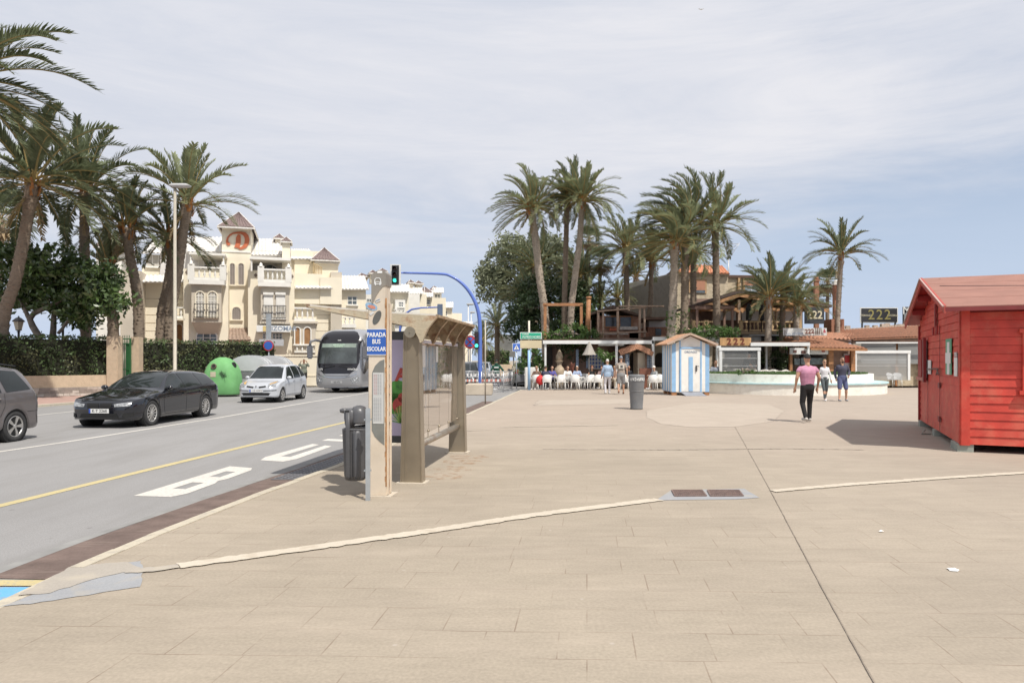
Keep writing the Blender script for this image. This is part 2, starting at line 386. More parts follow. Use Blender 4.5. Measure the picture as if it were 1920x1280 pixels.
# pink tiles of the far pavement
m,n,l,b,g,out,bp = shade_ground('pavement_tiles', (.40,.27,.23), 2, .12, fine=.1); l.new(out,b.inputs['Base Color']); MATS['pavement_tiles']=m
m,n,l,b,g,out,bp = shade_ground('earth', (.34,.29,.22), .2, .12, fine=.15); l.new(out,b.inputs['Base Color']); MATS['earth']=m

sheet('ground', [(-900,-60),(900,-60),(900,1800),(-900,1800)], -.13, MATS['earth'])
# kerb line of the square (road side), near to far
kerb = [(-3.65,-8),(-3.60,2),(-3.55,4.2),(-3.54,4.80),(-3.54,5.51),(-3.46,6.54),(-3.20,8.48),(-3.03,9.53),(-2.78,11.0),(-2.15,15.8),(-1.40,21.4),(0.0,34.6),(.45,38.6)]
def off(line, d):
    res=[]
    for i,p in enumerate(line):
        a=Vector(line[max(i-1,0)]); c_=Vector(line[min(i+1,len(line)-1)]); t=(c_-a).normalized()
        res.append((p[0]-t.y*d, p[1]+t.x*d))
    return res
def ribbon(mb, line, w0, w1, z, mi=0, jit=0, seed=0):
    rr=random.Random(seed)
    a=off(line,w0); c_=off(line,w1)
    if jit:
        a=[(p[0]+rr.uniform(-jit,jit),p[1]+rr.uniform(-jit,jit)) for p in a]; c_=[(p[0]+rr.uniform(-jit,jit),p[1]+rr.uniform(-jit,jit)) for p in c_]
    n_=len(line); o=len(mb.v)
    mb.v += [(x,y,z) for x,y in a]+[(x,y,z) for x,y in c_]
    for i in range(n_-1):
        f=[o+i,o+i+1,o+n_+i+1,o+n_+i]
        if (w1-w0)>0: f=f[::-1]
        mb.f.append(f); mb.m.append(mi); mb.sm.append(False)
def dens(line, step):
    out=[line[0]]
    for a,b_ in zip(line,line[1:]):
        A=Vector(a); B=Vector(b_); k=max(1,int((B-A).length/step))
        out += [tuple(A.lerp(B,(i+1)/k)) for i in range(k)]
    return out
edge_in = off(kerb,-.14)
plaza_pts = edge_in + [(9,40.5),(60,44),(140,60),(140,-20),(-3.5,-20)]
sheet('plaza', plaza_pts, 0, MATS['paving'], thick=.12)
# kerb as a real step with rounded nose
kb = MB()
kl = dens(kerb,.5)
rr = random.Random(3)
A=off(kl,0.0); B=off(kl,-.14)
for i in range(len(kl)-1):
    j=.006*rr.uniform(-1,1)
    def q(p,z): return Vector((p[0],p[1],z))
    a0,a1,b0,b1=A[i],A[i+1],B[i],B[i+1]
    m0=Vector(a0).lerp(Vector(b0),.18); m1=Vector(a1).lerp(Vector(b1),.18)
    vsx=[q(a0,-.1),q(a1,-.1),q(a0,-.012+j),q(a1,-.012+j),q(m0,.006+j),q(m1,.006+j),q(b0,.006+j),q(b1,.006+j),q(b0,-.1),q(b1,-.1)]
    kb.add(vsx,[(1,0,2,3),(3,2,4,5),(5,4,6,7),(7,6,8,9),(0,8,6,4,2),(1,3,5,7,9)])
kb.build('kerb', MATS['kerb_stone'], kind='structure')
# asphalt
far_kerb = [(-30,-20),(-21,5),(-18.6,20),(-17.4,26.5),(-15.2,36),(-13.5,45),(-9,62),(-3,95),(6,160),(30,330)]
road_r = kerb + [(.9,39.8),(5.0,41.2),(6.5,47),(3.5,58),(4.5,80),(14,160),(42,330)]
sheet('road', off(road_r,.0)+far_kerb[::-1]+[(-30,-30),(-3.65,-30)], ROADZ, MATS['asphalt'])
# side street behind the crossing
gl = MB()
gut = [(-3.64,3.0),(-3.55,4.2),(-3.54,4.80),(-3.54,5.51),(-3.46,6.54),(-3.20,8.48),(-3.03,9.53),(-2.78,11.0),(-2.15,15.8),(-1.40,21.4),(-.6,29)]
gut = [p for p in gut if p[1]>=5.4]
gut = [(-3.54,5.45)]+gut[1:]
ribbon(gl, dens(gut,.4), .62, .003, ROADZ+.006, jit=.004)
gl.build('gutter', MATS['gutter_paving'], kind='structure')
# thin cement seam along asphalt edge
sl = MB(); ribbon(sl, dens(gut,.5), .74, .622, ROADZ+.004, jit=.025, seed=4); sl.build('asphalt_seam', mat('seam',(.25,.245,.235),.9,.15,4), kind='structure')
# iron grating in the gutter near the bus stop
gg = MB()
for i in range(26):
    t=i/26; y=10.0+2.6*t; x=-2.98+ (y-10.0)*.15
    gg.box((x-.50,y,ROADZ+.008),(x-.06,y+.05,ROADZ+.016))
for k in range(5): gg.bar((-3.45+k*.1,10.0,ROADZ+.012),(-3.06+k*.1,12.6,ROADZ+.012),.02,.012)
gg.build('gutter_grating', mat('grating_iron',(.17,.17,.18),.6,.2,20,metal=.3), kind='structure')
# blue painted bay with yellow edge at the near end
bb = MB(); bb.add([(-3.56,5.28,ROADZ+.004),(-9,5.28,ROADZ+.004),(-9,2.0,ROADZ+.004),(-3.66,2.0,ROADZ+.004)],[(3,0,1,2)])
bb.build('blue_bay_marking', MATS['blue_paint'], kind='structure')
bb = MB(); bb.add([(-3.55,5.44,ROADZ+.008),(-9,5.44,ROADZ+.008),(-9,5.30,ROADZ+.008),(-3.56,5.30,ROADZ+.008)],[(3,0,1,2)])
bb.build('yellow_bay_edge', MATS['yellow_paint'], kind='structure')
# lines
def gp(pts): return [tuple(G(x,y,ROADZ)[:2]) for x,y in pts]
def line_mark(name, pts, w, m, z=.004, ext=None):
    mb=MB(); ribbon(mb, dens(pts,.6), w/2, -w/2, ROADZ+z, jit=.004); mb.build(name, MATS[m], kind='structure')
yl = [(-6.9,2.0)]+gp([(0,948),(255,886),(634,794.6)])+[(-3.6,27),(-2.2,38)]
line_mark('yellow_line', yl, .16, 'yellow_paint')
wl_ = [(-10.4,8.5)]+gp([(0,846.5),(120,829),(271,805),(407.5,783.4),(575,754.6)])+[(-7.6,37),(-6.0,52),(-3,80)]
line_mark('white_line', wl_, .12, 'white_paint')
pl = gp([(-120,806),(72,778),(142,770.5)])+gp([(270,757),(360,748)])
line_mark('parking_line', pl, .1, 'white_paint')
# B U S lettering, built as flat paint
def quadmap(c00,c10,c11,c01):
    a,b_,c_,d=[G(x,y,ROADZ) for x,y in (c00,c10,c11,c01)]
    return lambda u,v: tuple((a*(1-u)*(1-v)+b_*u*(1-v)+c_*u*v+d*(1-u)*v)+Vector((0,0,.004)))
def strips(mb, f, cells):
    for u0,v0,u1,v1 in cells: mb.add([f(u0,v0),f(u1,v0),f(u1,v1),f(u0,v1)],[(0,1,2,3)])
lt=MB(); f=quadmap((250,929.5),(333,932),(480,878),(431,874))
strips(lt,f,[(0,0,.36,1),(.36,0,.68,.22),(.36,.42,.68,.62),(.36,.82,.68,1),(.68,.10,1,.42),(.68,.58,1,.92)])
lt.add([f(.68,0),f(.85,0),f(1,.10),f(.68,.10)],[(0,1,2,3)]); lt.add([f(.68,.42),f(1,.42),f(.90,.50),f(1,.58),f(.68,.58)],[(0,1,2,3,4)]); lt.add([f(.68,.92),f(1,.92),f(.85,1),f(.68,1)],[(0,1,2,3)])
lt.build('painted_letter', MATS['white_paint'], kind='structure')
lt=MB(); f=quadmap((478,862),(541,866),(622,836.5),(586,832))
strips(lt,f,[(0,.16,.36,1),(.66,.16,1,1),(.16,0,.84,.16),(.36,.16,.66,.24)]); lt.add([f(0,.16),f(.16,0),f(.16,.16)],[(0,1,2)]); lt.add([f(.84,0),f(1,.16),f(.84,.16)],[(0,1,2)])
lt.build('painted_letter', MATS['white_paint'], kind='structure')
lt=MB(); f=quadmap((603,826),(652,828),(708,807),(672,806))
strips(lt,f,[(0,0,1,.15),(.7,.15,1,.42),(0,.42,1,.57),(0,.57,.3,.85),(0,.85,1,1)])
lt.build('painted_letter', MATS['white_paint'], kind='structure')
# far pavement with kerb and side walls
fk = far_kerb[1:8]
fp = MB(); ribbon(fp, dens(fk,1.5), 9.0, .16, 0.0); fp.build('pavement', MATS['pavement_tiles'], kind='structure')
fb = MB()
for a,b_ in zip(dens(fk,1),dens(fk,1)[1:]):
    fb.bar((a[0],a[1],-.05),(b_[0],b_[1],-.05),.3,.104)
fb.build('far_kerb', MATS['kerb_stone'], kind='structure')
# square: cement line, cracks, drain, patches
def on(pts,z=.0): return [tuple(G(x,y)[:2]) for x,y in pts]
def strip(name, pts, w, m, z=.010, jit=.014, step=.05, seed=1):
    mb=MB(); ribbon(mb, dens(on(pts),step), w/2, -w/2, z, jit=jit, seed=seed); return mb.build(name, m if not isinstance(m,str) else MATS[m], kind='structure')
strip('cement_strip', [(333,1062),(560,1031),(800,997),(1000,966),(1235,937)], .16, 'cement_line')
strip('cement_strip', [(1448,921),(1600,908),(1760,897),(1990,882)], .15, 'cement_line', seed=2)
strip('cement_strip', [(235,1072),(290,1068),(335,1062)], .12, 'cement', seed=3)
strip('expansion_joint', [(1378,800),(1395,830),(1442,915),(1540,1100),(1640,1282),(1720,1430)], .007, mat('joint_dark',(.235,.195,.155),.9,.2,8), z=.007, jit=.0015, step=.08)
strip('pale_seam', [(1020,842),(1250,843),(1480,841),(1620,843)], .05, 'pale_concrete', jit=.02)
strip('pale_seam', [(940,801),(1050,799),(1160,797)], .07, 'cement_line', jit=.03)
strip('pale_seam', [(870,808),(920,806)], .05, 'cement_line', jit=.02)
def patch(name, pts, m, z=.004, jit=0):
    return sheet(name, [tuple(Vector(p)+Vector((rnd.uniform(-jit,jit),rnd.uniform(-jit,jit)))) for p in dens(on(pts)+[on(pts)[0]],.06)][:-1], z, MATS[m])
patch('cement_patch', [(0,1137),(100,1103),(120,1083),(150,1062),(262,1052),(270,1068),(262,1100),(60,1132)], 'bluegrey_cement', jit=.012)
patch('cement_patch', [(30,1118),(110,1076),(130,1063),(240,1053),(266,1066),(180,1085),(95,1112)], 'cement', z=.007, jit=.012)
patch('pale_patch', [(1212,770),(1212,782),(1240,795),(1300,801),(1380,800),(1450,790),(1470,770),(1440,758),(1300,755)], 'pale_concrete', jit=.03)
patch('pale_patch', [(1000,760),(1180,757),(1190,748),(1010,750)], 'pale_concrete', jit=.05)
patch('drain_surround', [(1230,938),(1258,919),(1395,916),(1424,933),(1380,936),(1290,937)], 'bluegrey_cement')
for x0,x1 in ((1258,1320),(1325,1389)):
    a=G(x0+2,920); c=G(x1-4,920); d=G(x1+4,930.5); e=G(x0+8,931)
    r = thing('drain_grate','%s iron drain grate set in the grey cement patch of the square'%('left-hand' if x0<1300 else 'right-hand'),'drain grate',tuple((a+d)/2),group='drain grates in the square')
    fr=MB(); z=.012
    for p,q in ((a,c),(c,d),(d,e),(e,a)): fr.bar(p+Vector((0,0,z)),q+Vector((0,0,z)),.02,.012)
    fr.build('frame', mat('rusty_iron',(.19,.13,.11),.8,.3,25), r)
    gb=MB()
    for i in range(1,16):
        t=i/16; gb.bar(a.lerp(c,t)+Vector((0,0,z)), e.lerp(d,t)+Vector((0,0,z)), .012,.01)
    for t in (.33,.66): gb.bar(a.lerp(e,t)+Vector((0,0,z+.003)), c.lerp(d,t)+Vector((0,0,z+.003)), .012,.01)
    gb.build('bars', mat('rusty_iron'), r)
# litter
for (x,y,s,lab) in ((1787,1069,.045,'crumpled white paper scrap lying on the paving at right'),(1652,997,.022,'tiny white paper scrap on the paving beyond the crumpled one')):
    c=G(x,y); mb=MB(); rr=random.Random(x); k=9
    top=[c+Vector((math.cos(6.283*i/k)*s*rr.uniform(.7,1.6),math.sin(6.283*i/k)*s*rr.uniform(.6,1.1),.004+rr.uniform(0,.01))) for i in range(k)]
    mid=c+Vector((0,0,.022)); mb.add(top+[mid],[(i,(i+1)%k,k) for i in range(k)]+[list(range(k))[::-1]])
    solo(mb,'paper_scrap',mat('paper',(.8,.8,.78),.8,.05,30),lab,'litter')
# ================= BUS SHELTER, TOTEM, BIN =================
steel = mat('bronze_steel',(.33,.28,.21),.38,.10,4,metal=.55,dirt=(.33,.27,.19),dscale=2,damt=.5)
rust = mat('rusty_painted_steel',(.50,.43,.31),.75,.15,5,dirt=(.26,.10,.035),dscale=5,damt=.95,bump=.3,bscale=30)
rustdark = mat('dark_rusty_steel',(.33,.24,.15),.8,.3,9,dirt=(.16,.06,.025),dscale=6,damt=.9,bump=.4,bscale=30)
white_pl = mat('white_plastic',(.75,.74,.71),.45,.05,6,dirt=(.45,.36,.26),dscale=3,damt=.4)
def glassmat(name, tint=(.8,.82,.8), ior=1.5, rough=.02, gain=1.0, film=0.0):
    m = bpy.data.materials.new(name); m.use_nodes=True; n=m.node_tree.nodes; l=m.node_tree.links; n.remove(n['Principled BSDF'])
    tr=n.new('ShaderNodeBsdfTransparent'); tr.inputs[0].default_value=(*tint,1)
    gl=n.new('ShaderNodeBsdfGlossy'); gl.inputs['Roughness'].default_value=rough; gl.inputs['Color'].default_value=(.92,.92,.92,1)
    fr=n.new('ShaderNodeFresnel'); fr.inputs[0].default_value=ior
    mu=n.new('ShaderNodeMath'); mu.operation='MULTIPLY'; mu.use_clamp=True; mu.inputs[1].default_value=gain; l.new(fr.outputs[0],mu.inputs[0])
    ms=n.new('ShaderNodeMixShader'); l.new(mu.outputs[0],ms.inputs[0]); l.new(tr.outputs[0],ms.inputs[1]); l.new(gl.outputs[0],ms.inputs[2])
    o=ms.outputs[0]
    if film>0:
        df=n.new('ShaderNodeBsdfDiffuse'); df.inputs[0].default_value=(.27,.22,.17,1) if 'shelter' in name else (.5,.5,.48,1)
        m2=n.new('ShaderNodeMixShader'); m2.inputs[0].default_value=film; l.new(o,m2.inputs[1]); l.new(df.outputs[0],m2.inputs[2]); o=m2.outputs[0]
    l.new(o,n['Material Output'].inputs[0]); MATS[name]=m; return m
sh_glass = glassmat('shelter_glass',(.46,.39,.32),1.6,.03,1.4,.32)

A0 = Vector((-1.335,9.33,0)); D = Vector((.120,.9928,0)).normalized(); L = Vector((-D.y,D.x,0))   # D along the road, L towards the road
def S(s,a,z): return A0 + D*s + L*a + Vector((0,0,z))
shel = thing('bus_shelter','rusting steel bus shelter with smeared glass back and curved roof ribs beside the road','bus shelter',tuple(A0))
LEN = 3.08
for s in (0.0, LEN):
    mb=MB(); t=.075
    wb,wt=.140,.100
    for s0,s1,x0,x1 in ((s-t,s+t,-1,1),):
        pts=[S(0,-wb,0),S(0,wb,0),S(0,wt-.01,2.06),S(0,-wt+.01,2.06)]
        pts=[p+D*(s0) for p in pts]; mb.prism(pts[::-1], D*(s1-s0))
    # side flanges and groove
    for sg in (-1,1):
        q=[S(s-t-.012,sg*(wb-.004),0),S(s-t-.012,sg*(wb+.012),0),S(s-t-.012,sg*(wt+.004),2.04),S(s-t-.012,sg*(wt-.012),2.04)]
        if sg>0: q=q[::-1]
        mb.prism(q, D*(2*t+.024))
    q=[S(s-t-.006,.075,0.02),S(s-t-.006,.090,0.02),S(s-t-.006,.062,2.0),S(s-t-.006,.050,2.0)]
    mb.prism(q[::-1], D*.01)
    mb.build('post', steel, shel)
    pb=MB(); c=S(s,0,0); pb.prism([S(s-.14,-.2,.0),S(s-.14,.2,.0),S(s+.14,.2,.0),S(s+.14,-.2,.0)][::-1],(0,0,.02)); pb.build('base_plate', mat('cement_line'), shel)
# longitudinal tube with end caps
mb=MB(); mb.tube([S(-.13,0,2.02),S(LEN+.15,0,2.02)],.068,20); mb.build('roof_tube', steel, shel)
mb=MB(); mb.tube([S(-.155,0,2.02),S(-.13,0,2.02)],.074,24); mb.tube([S(-.165,0,2.02),S(-.155,0,2.02)],.01,8); mb.build('end_cap', mat('cap_steel',(.34,.31,.25),.4,.1,8,metal=.6), shel)
mb=MB(); mb.tube([S(.06,.0,.475),S(LEN-.05,.0,.475)],.052,16); mb.build('lower_rail', mat('rail_steel',(.42,.38,.32),.4,.15,6,metal=.7,dirt=(.3,.16,.08),dscale=4,damt=.6), shel)
# curved roof profile (a towards road, z)
RP=[(-.36,2.235),(-.2,2.245),(.1,2.262),(.45,2.285),(.85,2.325),(1.15,2.355),(1.42,2.385)]
mb=MB()
s0,s1=-.12,LEN-.22
for (a0,z0),(a1,z1) in zip(RP,RP[1:]):
    q=[S(0,a0,z0),S(0,a1,z1),S(0,a1,z1+.022),S(0,a0,z0+.022)]
    mb.prism([p+D*s0 for p in q], D*(s1-s0))
mb.build('roof', mat('roof_sheet',(.62,.60,.55),.6,.1,3,dirt=(.33,.22,.13),dscale=3,damt=.6), shel)
def rib(s, name='roof_rib'):
    low=[(-.36,2.215),(-.30,2.15),(-.245,2.08),(-.20,1.99),(-.165,1.90),(-.135,1.885),(-.11,1.95),(-.07,2.02),(.02,2.09),(.14,2.12),(.3,2.155),(.6,2.19),(.9,2.245),(1.2,2.31),(1.42,2.375)]
    up=[(a,z-.002) for a,z in RP][::-1]
    poly=low+up; mb=MB(); t=.022
    q=[S(s-t,a,z) for a,z in poly]; 
    mb.prism(q, D*(2*t)); 
    for (a0,z0),(a1,z1) in zip(low[:6],low[1:6]):
        mb.bar(S(s,a0,z0),S(s,a1,z1),.075,.012,up=L)
    mb.bar(S(s,.3,2.15),S(s,1.40,2.366),.07,.014)
    return mb.build(name, rust if s<.1 else rustdark, shel)
for s in (-.12,.56,1.26,1.97,2.68): rib(s)
mb=MB(); mb.bar(S(-.12,-.36,2.235),S(LEN-.4,-.36,2.235),.03,.035); mb.build('roof_edge', rustdark, shel)
mb=MB(); mb.bar(S(-.12,1.42,2.385),S(LEN-.4,1.42,2.385),.05,.05); mb.build('roof_edge', rustdark, shel)
# glass back: panes and clamps, white top rim
n_=4
for i in range(n_):
    a=.14+i*(LEN-.28)/n_; b_=.14+(i+1)*(LEN-.28)/n_-.012
    mb=MB(); mb.prism([S(a,-.012,.60),S(b_,-.012,.60),S(b_,-.012,1.89),S(a,-.012,1.89)], L*.01)
    mb.build('glass_pane', sh_glass, shel)
cl=MB()
for i in range(n_+1):
    a=.14+i*(LEN-.28)/n_-.006
    for z in (.62,1.86): cl.tube([S(a,-.03,z),S(a,.02,z)],.018,8); 
    cl.bar(S(a,-.005,.50),S(a,-.005,.62),.02,.01)
cl.build('clamps', steel, shel)
mb=MB(); mb.bar(S(.1,-.005,1.915),S(LEN-.1,-.005,1.915),.03,.045); mb.build('top_rim', mat('rim_white',(.66,.62,.68),.5,.05), shel)
for k,(s,z0,z1,w_) in enumerate(((.42,1.55,1.86,.22),(1.3,1.62,1.86,.14))):
    mb=MB(); mb.prism([S(s,-.016,z0),S(s+w_,-.016,z0),S(s+w_,-.016,z1),S(s,-.016,z1)], L*.002); mb.build('notice', white_pl, shel)
# white smears of torn posters on the panes
mb=MB(); rr=random.Random(5)
for i in range(70):
    s=rr.uniform(.3,2.5); z=rr.gauss(1.35,.2); 
    if z>1.75 or z<.85: continue
    w2=rr.uniform(.006,.03); h=rr.uniform(.03,.16)
    c=[S(s,-.0145,z),S(s+w2,-.0145,z+rr.uniform(-.02,.02)),S(s+w2*rr.uniform(.3,1),-.0145,z+h),S(s-rr.uniform(0,.01),-.0145,z+h*.8)]
    mb.add(c,[(0,1,2,3)])
mb.build('glue_residue', mat('glue',(.6,.58,.55),.8,.2,20,alpha=.55), shel)
# advertising case at the road side
M=frame_M((-1.98,9.72,0),(1,-.12,0))
mb=MB(); mb.bbox((0,-.03,.50),(.56,.07,2.05),.012,M=M); mb.build('advert_case', mat('dark_metal',(.06,.06,.06),.4,.1,10), shel)
mb=MB(); mb.box((.03,-.036,.60),(.53,-.031,1.93),M=M); ps=mb.build('poster', mat('poster_lilac',(.58,.50,.66),.5,.08,2), shel)
mb=MB()
for (cx,cz,r,mi) in ((.40,1.20,.17,1),(.34,1.05,.15,1),(.50,1.1,.10,1),(.44,1.02,.12,2),(.47,1.13,.07,2)):
    mb.lathe([(r,-.0006*mi),(r*.96,.001)],n=20,mi=mi-1,M=M@Matrix.Translation((cx,-.037-.001*mi,cz))@Matrix.Rotation(R(90),4,'X'),smooth=False)
for i in range(15):
    an=R(20+i*11); p0=Vector((.44,-.041,.78)); p1=p0+Vector((math.cos(an)*.12,0,math.sin(an)*.24)); 
    if p1.x>.53: p1.x=.528
    mb.bar(M@p0,M@p1,.012,.002,mi=2 if i%2 else 0,up=M.to_3x3()@Vector((0,-1,0)))
mb.build('poster_print', [mat('leaf_print',(.10,.33,.05),.5,.4,12),mat('red_print',(.50,.07,.05),.5,.2,12),mat('lime_print',(.42,.50,.15),.5,.2,12)], shel)
tm=text_mesh('A',.24,M@Matrix.Translation((.45,-.042,1.44)),.003,.01); tm.build('poster_letter', mat('red_print'), shel)
# rust stains bled onto the paving
m_,n2,l2,b2 = nt('rust_stain'); b2.inputs['Base Color'].default_value=(.42,.20,.07,1); b2.inputs['Roughness'].default_value=.9
g2=n2.new('ShaderNodeNewGeometry'); z2=n2.new('ShaderNodeTexNoise'); z2.inputs['Scale'].default_value=7; z2.inputs['Detail'].default_value=6; l2.new(g2.outputs['Position'],z2.inputs['Vector'])
r2=n2.new('ShaderNodeMapRange'); r2.inputs[1].default_value=.48; r2.inputs[2].default_value=.72; r2.inputs[3].default_value=0; r2.inputs[4].default_value=.45; l2.new(z2.outputs['Fac'],r2.inputs[0]); l2.new(r2.outputs[0],b2.inputs['Alpha']); MATS['rust_stain']=m_
for k,s in enumerate((.55,1.25,1.95,2.5)):
    sheet('rust_stain',[tuple(S(s+.32*math.sin(t)*rnd.uniform(.8,1.1),-.28+.36*math.cos(t)*rnd.uniform(.8,1.1),0))[:2] for t in [i*.45 for i in range(14)]],.0045+.0004*k,m_)
# ---- totem ----
tot = thing('bus_stop_totem','cream rusting bus stop pillar with blue school bus sign, timetable window and grey cap','bus stop sign',(-1.62,8.48,0))
TM = frame_M((-1.752,8.42,0),(.997,-.075,0))   # x right 0..0.225, y away, z up
cream = mat('cream_enamel',(.64,.55,.44),.5,.08,3,dirt=(.52,.42,.30),dscale=4,damt=.5)
mb=MB()
W_=.235; T_=.25
# plan: front plate with rounded left edge, recessed sides
prof=[(0,0),(W_,0),(W_,T_),(0,T_)]
Hh=[(0,W_,0,0),(0,W_,0,2.42)]
zs=[0,1.0,2.0,2.55]
mb.bbox((.006,0,0),(W_,T_,2.36),.010,M=TM)
# column top: slanted front edge towards the cap
mb.prism([TM@Vector(v) for v in ((.04,.004,2.35),(.216,.004,2.35),(.216,.004,2.58),(.15,.004,2.52),(.08,.004,2.43))][::-1], TM.to_3x3()@Vector((0,.24,0)))
mb.build('column', cream, tot)
mb=MB(); mb.prism([TM@Vector(v) for v in ((.045,-.004,2.25),(.058,-.004,2.32),(.10,-.004,2.42),(.15,-.004,2.50),(.19,-.004,2.545),(.225,-.004,2.555),(.225,-.004,2.70),(.20,-.004,2.735),(.13,-.004,2.74),(.06,-.004,2.70),(.045,-.004,2.68))], TM.to_3x3()@Vector((0,.27,0)))
mb.build('cap', mat('cap_grey',(.29,.26,.22),.45,.1,5,metal=.3,dirt=(.4,.36,.3),damt=.4), tot)
# bus pictogram
mb=MB(); u=TM.to_3x3()@Vector((0,-1,0))
cx,cz,w2,h2=.125,2.60,.042,.045
pts=[(cx-w2,cz-h2*.6),(cx-w2*.8,cz+h2*.7),(cx-w2*.4,cz+h2),(cx+w2*.4,cz+h2),(cx+w2*.8,cz+h2*.7),(cx+w2,cz-h2*.6),(cx-w2,cz-h2*.6)]
for a,b_ in zip(pts,pts[1:]): mb.bar(TM@Vector((a[0],-.006,a[1])),TM@Vector((b_[0],-.006,b_[1])),.007,.003,up=u)
for sx_ in (-1,1): mb.bar(TM@Vector((cx+sx_*.022,-.006,cz-h2*.35)),TM@Vector((cx+sx_*.034,-.006,cz-h2*.35)),.012,.003,up=u); mb.bar(TM@Vector((cx+sx_*.028,-.006,cz-h2*.6)),TM@Vector((cx+sx_*.028,-.006,cz-h2*.95)),.012,.003,up=u)
mb.bar(TM@Vector((cx-.035,-.006,cz-h2*.05)),TM@Vector((cx+.035,-.006,cz-h2*.05)),.006,.003,up=u)
mb.box((.12,-.006,2.705),(.18,-.004,2.73),M=TM)
mb.build('bus_symbol', mat('sign_white',(.8,.8,.78),.5,.03), tot)
mb=MB(); mb.prism([TM@Vector((.115+math.cos(t)*.058*.8+math.sin(t)*.085*.34,-.003,2.165+math.sin(t)*.085-math.cos(t)*.0)) for t in [i*6.283/24 for i in range(24)]][::-1], TM.to_3x3()@Vector((0,.004,0)))
mb.build('oval_window', mat('smoked_glass',(.12,.115,.10),.12,.1,6), tot)
mb=MB(); mb.box((-.006,-.012,1.715),(.226,-.001,2.025),M=TM); sg=mb.build('school_bus_sign', mat('sign_blue',(.03,.11,.42),.4,.06,6), tot)
for s_,z in (('PARADA',1.955),('BUS',1.873),('ESCOLAR',1.783)):
    tm=text_mesh(s_,.077 if s_!='ESCOLAR' else .070,TM@Matrix.Translation((.11,-.014,z))@Matrix.Diagonal((.78,1,1,1)),.003,.0016); tm.build('lettering', mat('sign_white'), sg)
mb=MB(); mb.box((-.008,-.0135,1.712),(.228,-.0125,1.718),M=TM); mb.box((-.008,-.0135,2.022),(.228,-.0125,2.028),M=TM); mb.build('sign_border', mat('sign_white'), sg)
# timetable window (dark glass with paper inside)
mb=MB(); poly=[(.205,.62),(.205,1.66),(.15,1.64),(.09,1.58),(.055,1.50),(.05,.80),(.09,.72),(.15,.66)]
mb.prism([TM@Vector((x,-.003,z)) for x,z in poly], TM.to_3x3()@Vector((0,.004,0))); tw=mb.build('timetable_window', mat('case_glass',(.20,.20,.18),.15,.15,6), tot)
mb=MB(); mb.box((.065,-.007,.88),(.198,-.004,1.50),M=TM); mb.build('timetable', mat('paper_grey',(.52,.52,.50),.6,.05), tw)
mb=MB(); mbg=MB()
for i in range(34):
    z=1.47-i*.0168
    if i in (15,16): continue
    for x0,x1 in ((.075,.095),(.100,.118),(.125,.143),(.155,.17)): (mb if i<16 and x0<.12 else mbg).box((x0,-.0085,z),(x1,-.0075,z+.006),M=TM)
mb.build('red_print_columns', mat('print_red',(.45,.25,.25),.7,.1), tw); mbg.build('grey_print_columns', mat('print_grey',(.30,.30,.31),.7,.1), tw)
# stickers
mb=MB(); mb.prism([TM@Vector((.045+.075*math.cos(t),-.004,2.30+.045*math.sin(t)-.02*math.cos(t))) for t in [i*6.283/18 for i in range(18)]][::-1], TM.to_3x3()@Vector((0,.003,0)),mi=0)
mb.prism([TM@Vector((.05+.05*math.cos(t),-.006,2.295+.022*math.sin(t)-.012*math.cos(t))) for t in [i*6.283/18 for i in range(18)]][::-1], TM.to_3x3()@Vector((0,.002,0)),mi=1)
mb.bar(TM@Vector((.10,-.005,2.36)),TM@Vector((.155,-.005,2.385)),.035,.003,mi=2,up=u)
mb.bar(TM@Vector((.03,-.005,2.20)),TM@Vector((.075,-.005,2.235)),.025,.003,mi=2,up=u)
mb.bar(TM@Vector((.10,-.007,2.366)),TM@Vector((.15,-.007,2.386)),.008,.003,mi=3,up=u)
mb.build('stickers', [mat('sticker_blue',(.25,.40,.55),.5,.3,40),mat('sticker_red',(.55,.22,.15),.5,.3,60),mat('sticker_white',(.6,.6,.58),.6,.1,20),mat('sticker_dark',(.15,.15,.17),.6,.1)], tot)
# rust runs on edges
mb=MB(); rr=random.Random(8)
for z in [i*.06 for i in range(2,40)]:
    wv=rr.uniform(.004,.014); mb.box((W_-.010-wv,-.003,z),(W_+.002,-.001,z+.062),M=TM)
for z in [i*.09 for i in range(0,26)]:
    mb.box((W_+.001,.10,z),(W_+.003,.10+rr.uniform(.01,.03),z+.09),M=TM)
mb.build('rust_runs', mat('rust_plain',(.38,.20,.09),.85,.35,12), tot)
mb=MB()
mb.box((W_+.0,.03,.02),(W_+.012,.06,2.3),M=TM); mb.box((W_+.0,.17,.02),(W_+.012,.2,2.3),M=TM)
mb.build('side_channel', cream, tot)
mb=MB(); rr=random.Random(2)
x,z=.238,1.75
for i in range(26):
    x2=.238; y2=.08+.05*math.sin(i*1.9); z2=z-.035; mb.bar(TM@Vector((x2,.08+.05*math.sin((i-1)*1.9),z)),TM@Vector((x2,y2,z2)),.008,.004,up=TM.to_3x3()@Vector((1,0,0))); z=z2
mb.build('scribbles', mat('black_ink',(.08,.07,.06),.7,.1), tot)
mb=MB(); mb.prism([TM@Vector((x,y,0)) for x,y in ((-.03,-.04),(.29,-.05),(.31,.28),(-.02,.29))],(0,0,.006)); mb.build('footing', MATS['cement_line'], tot)
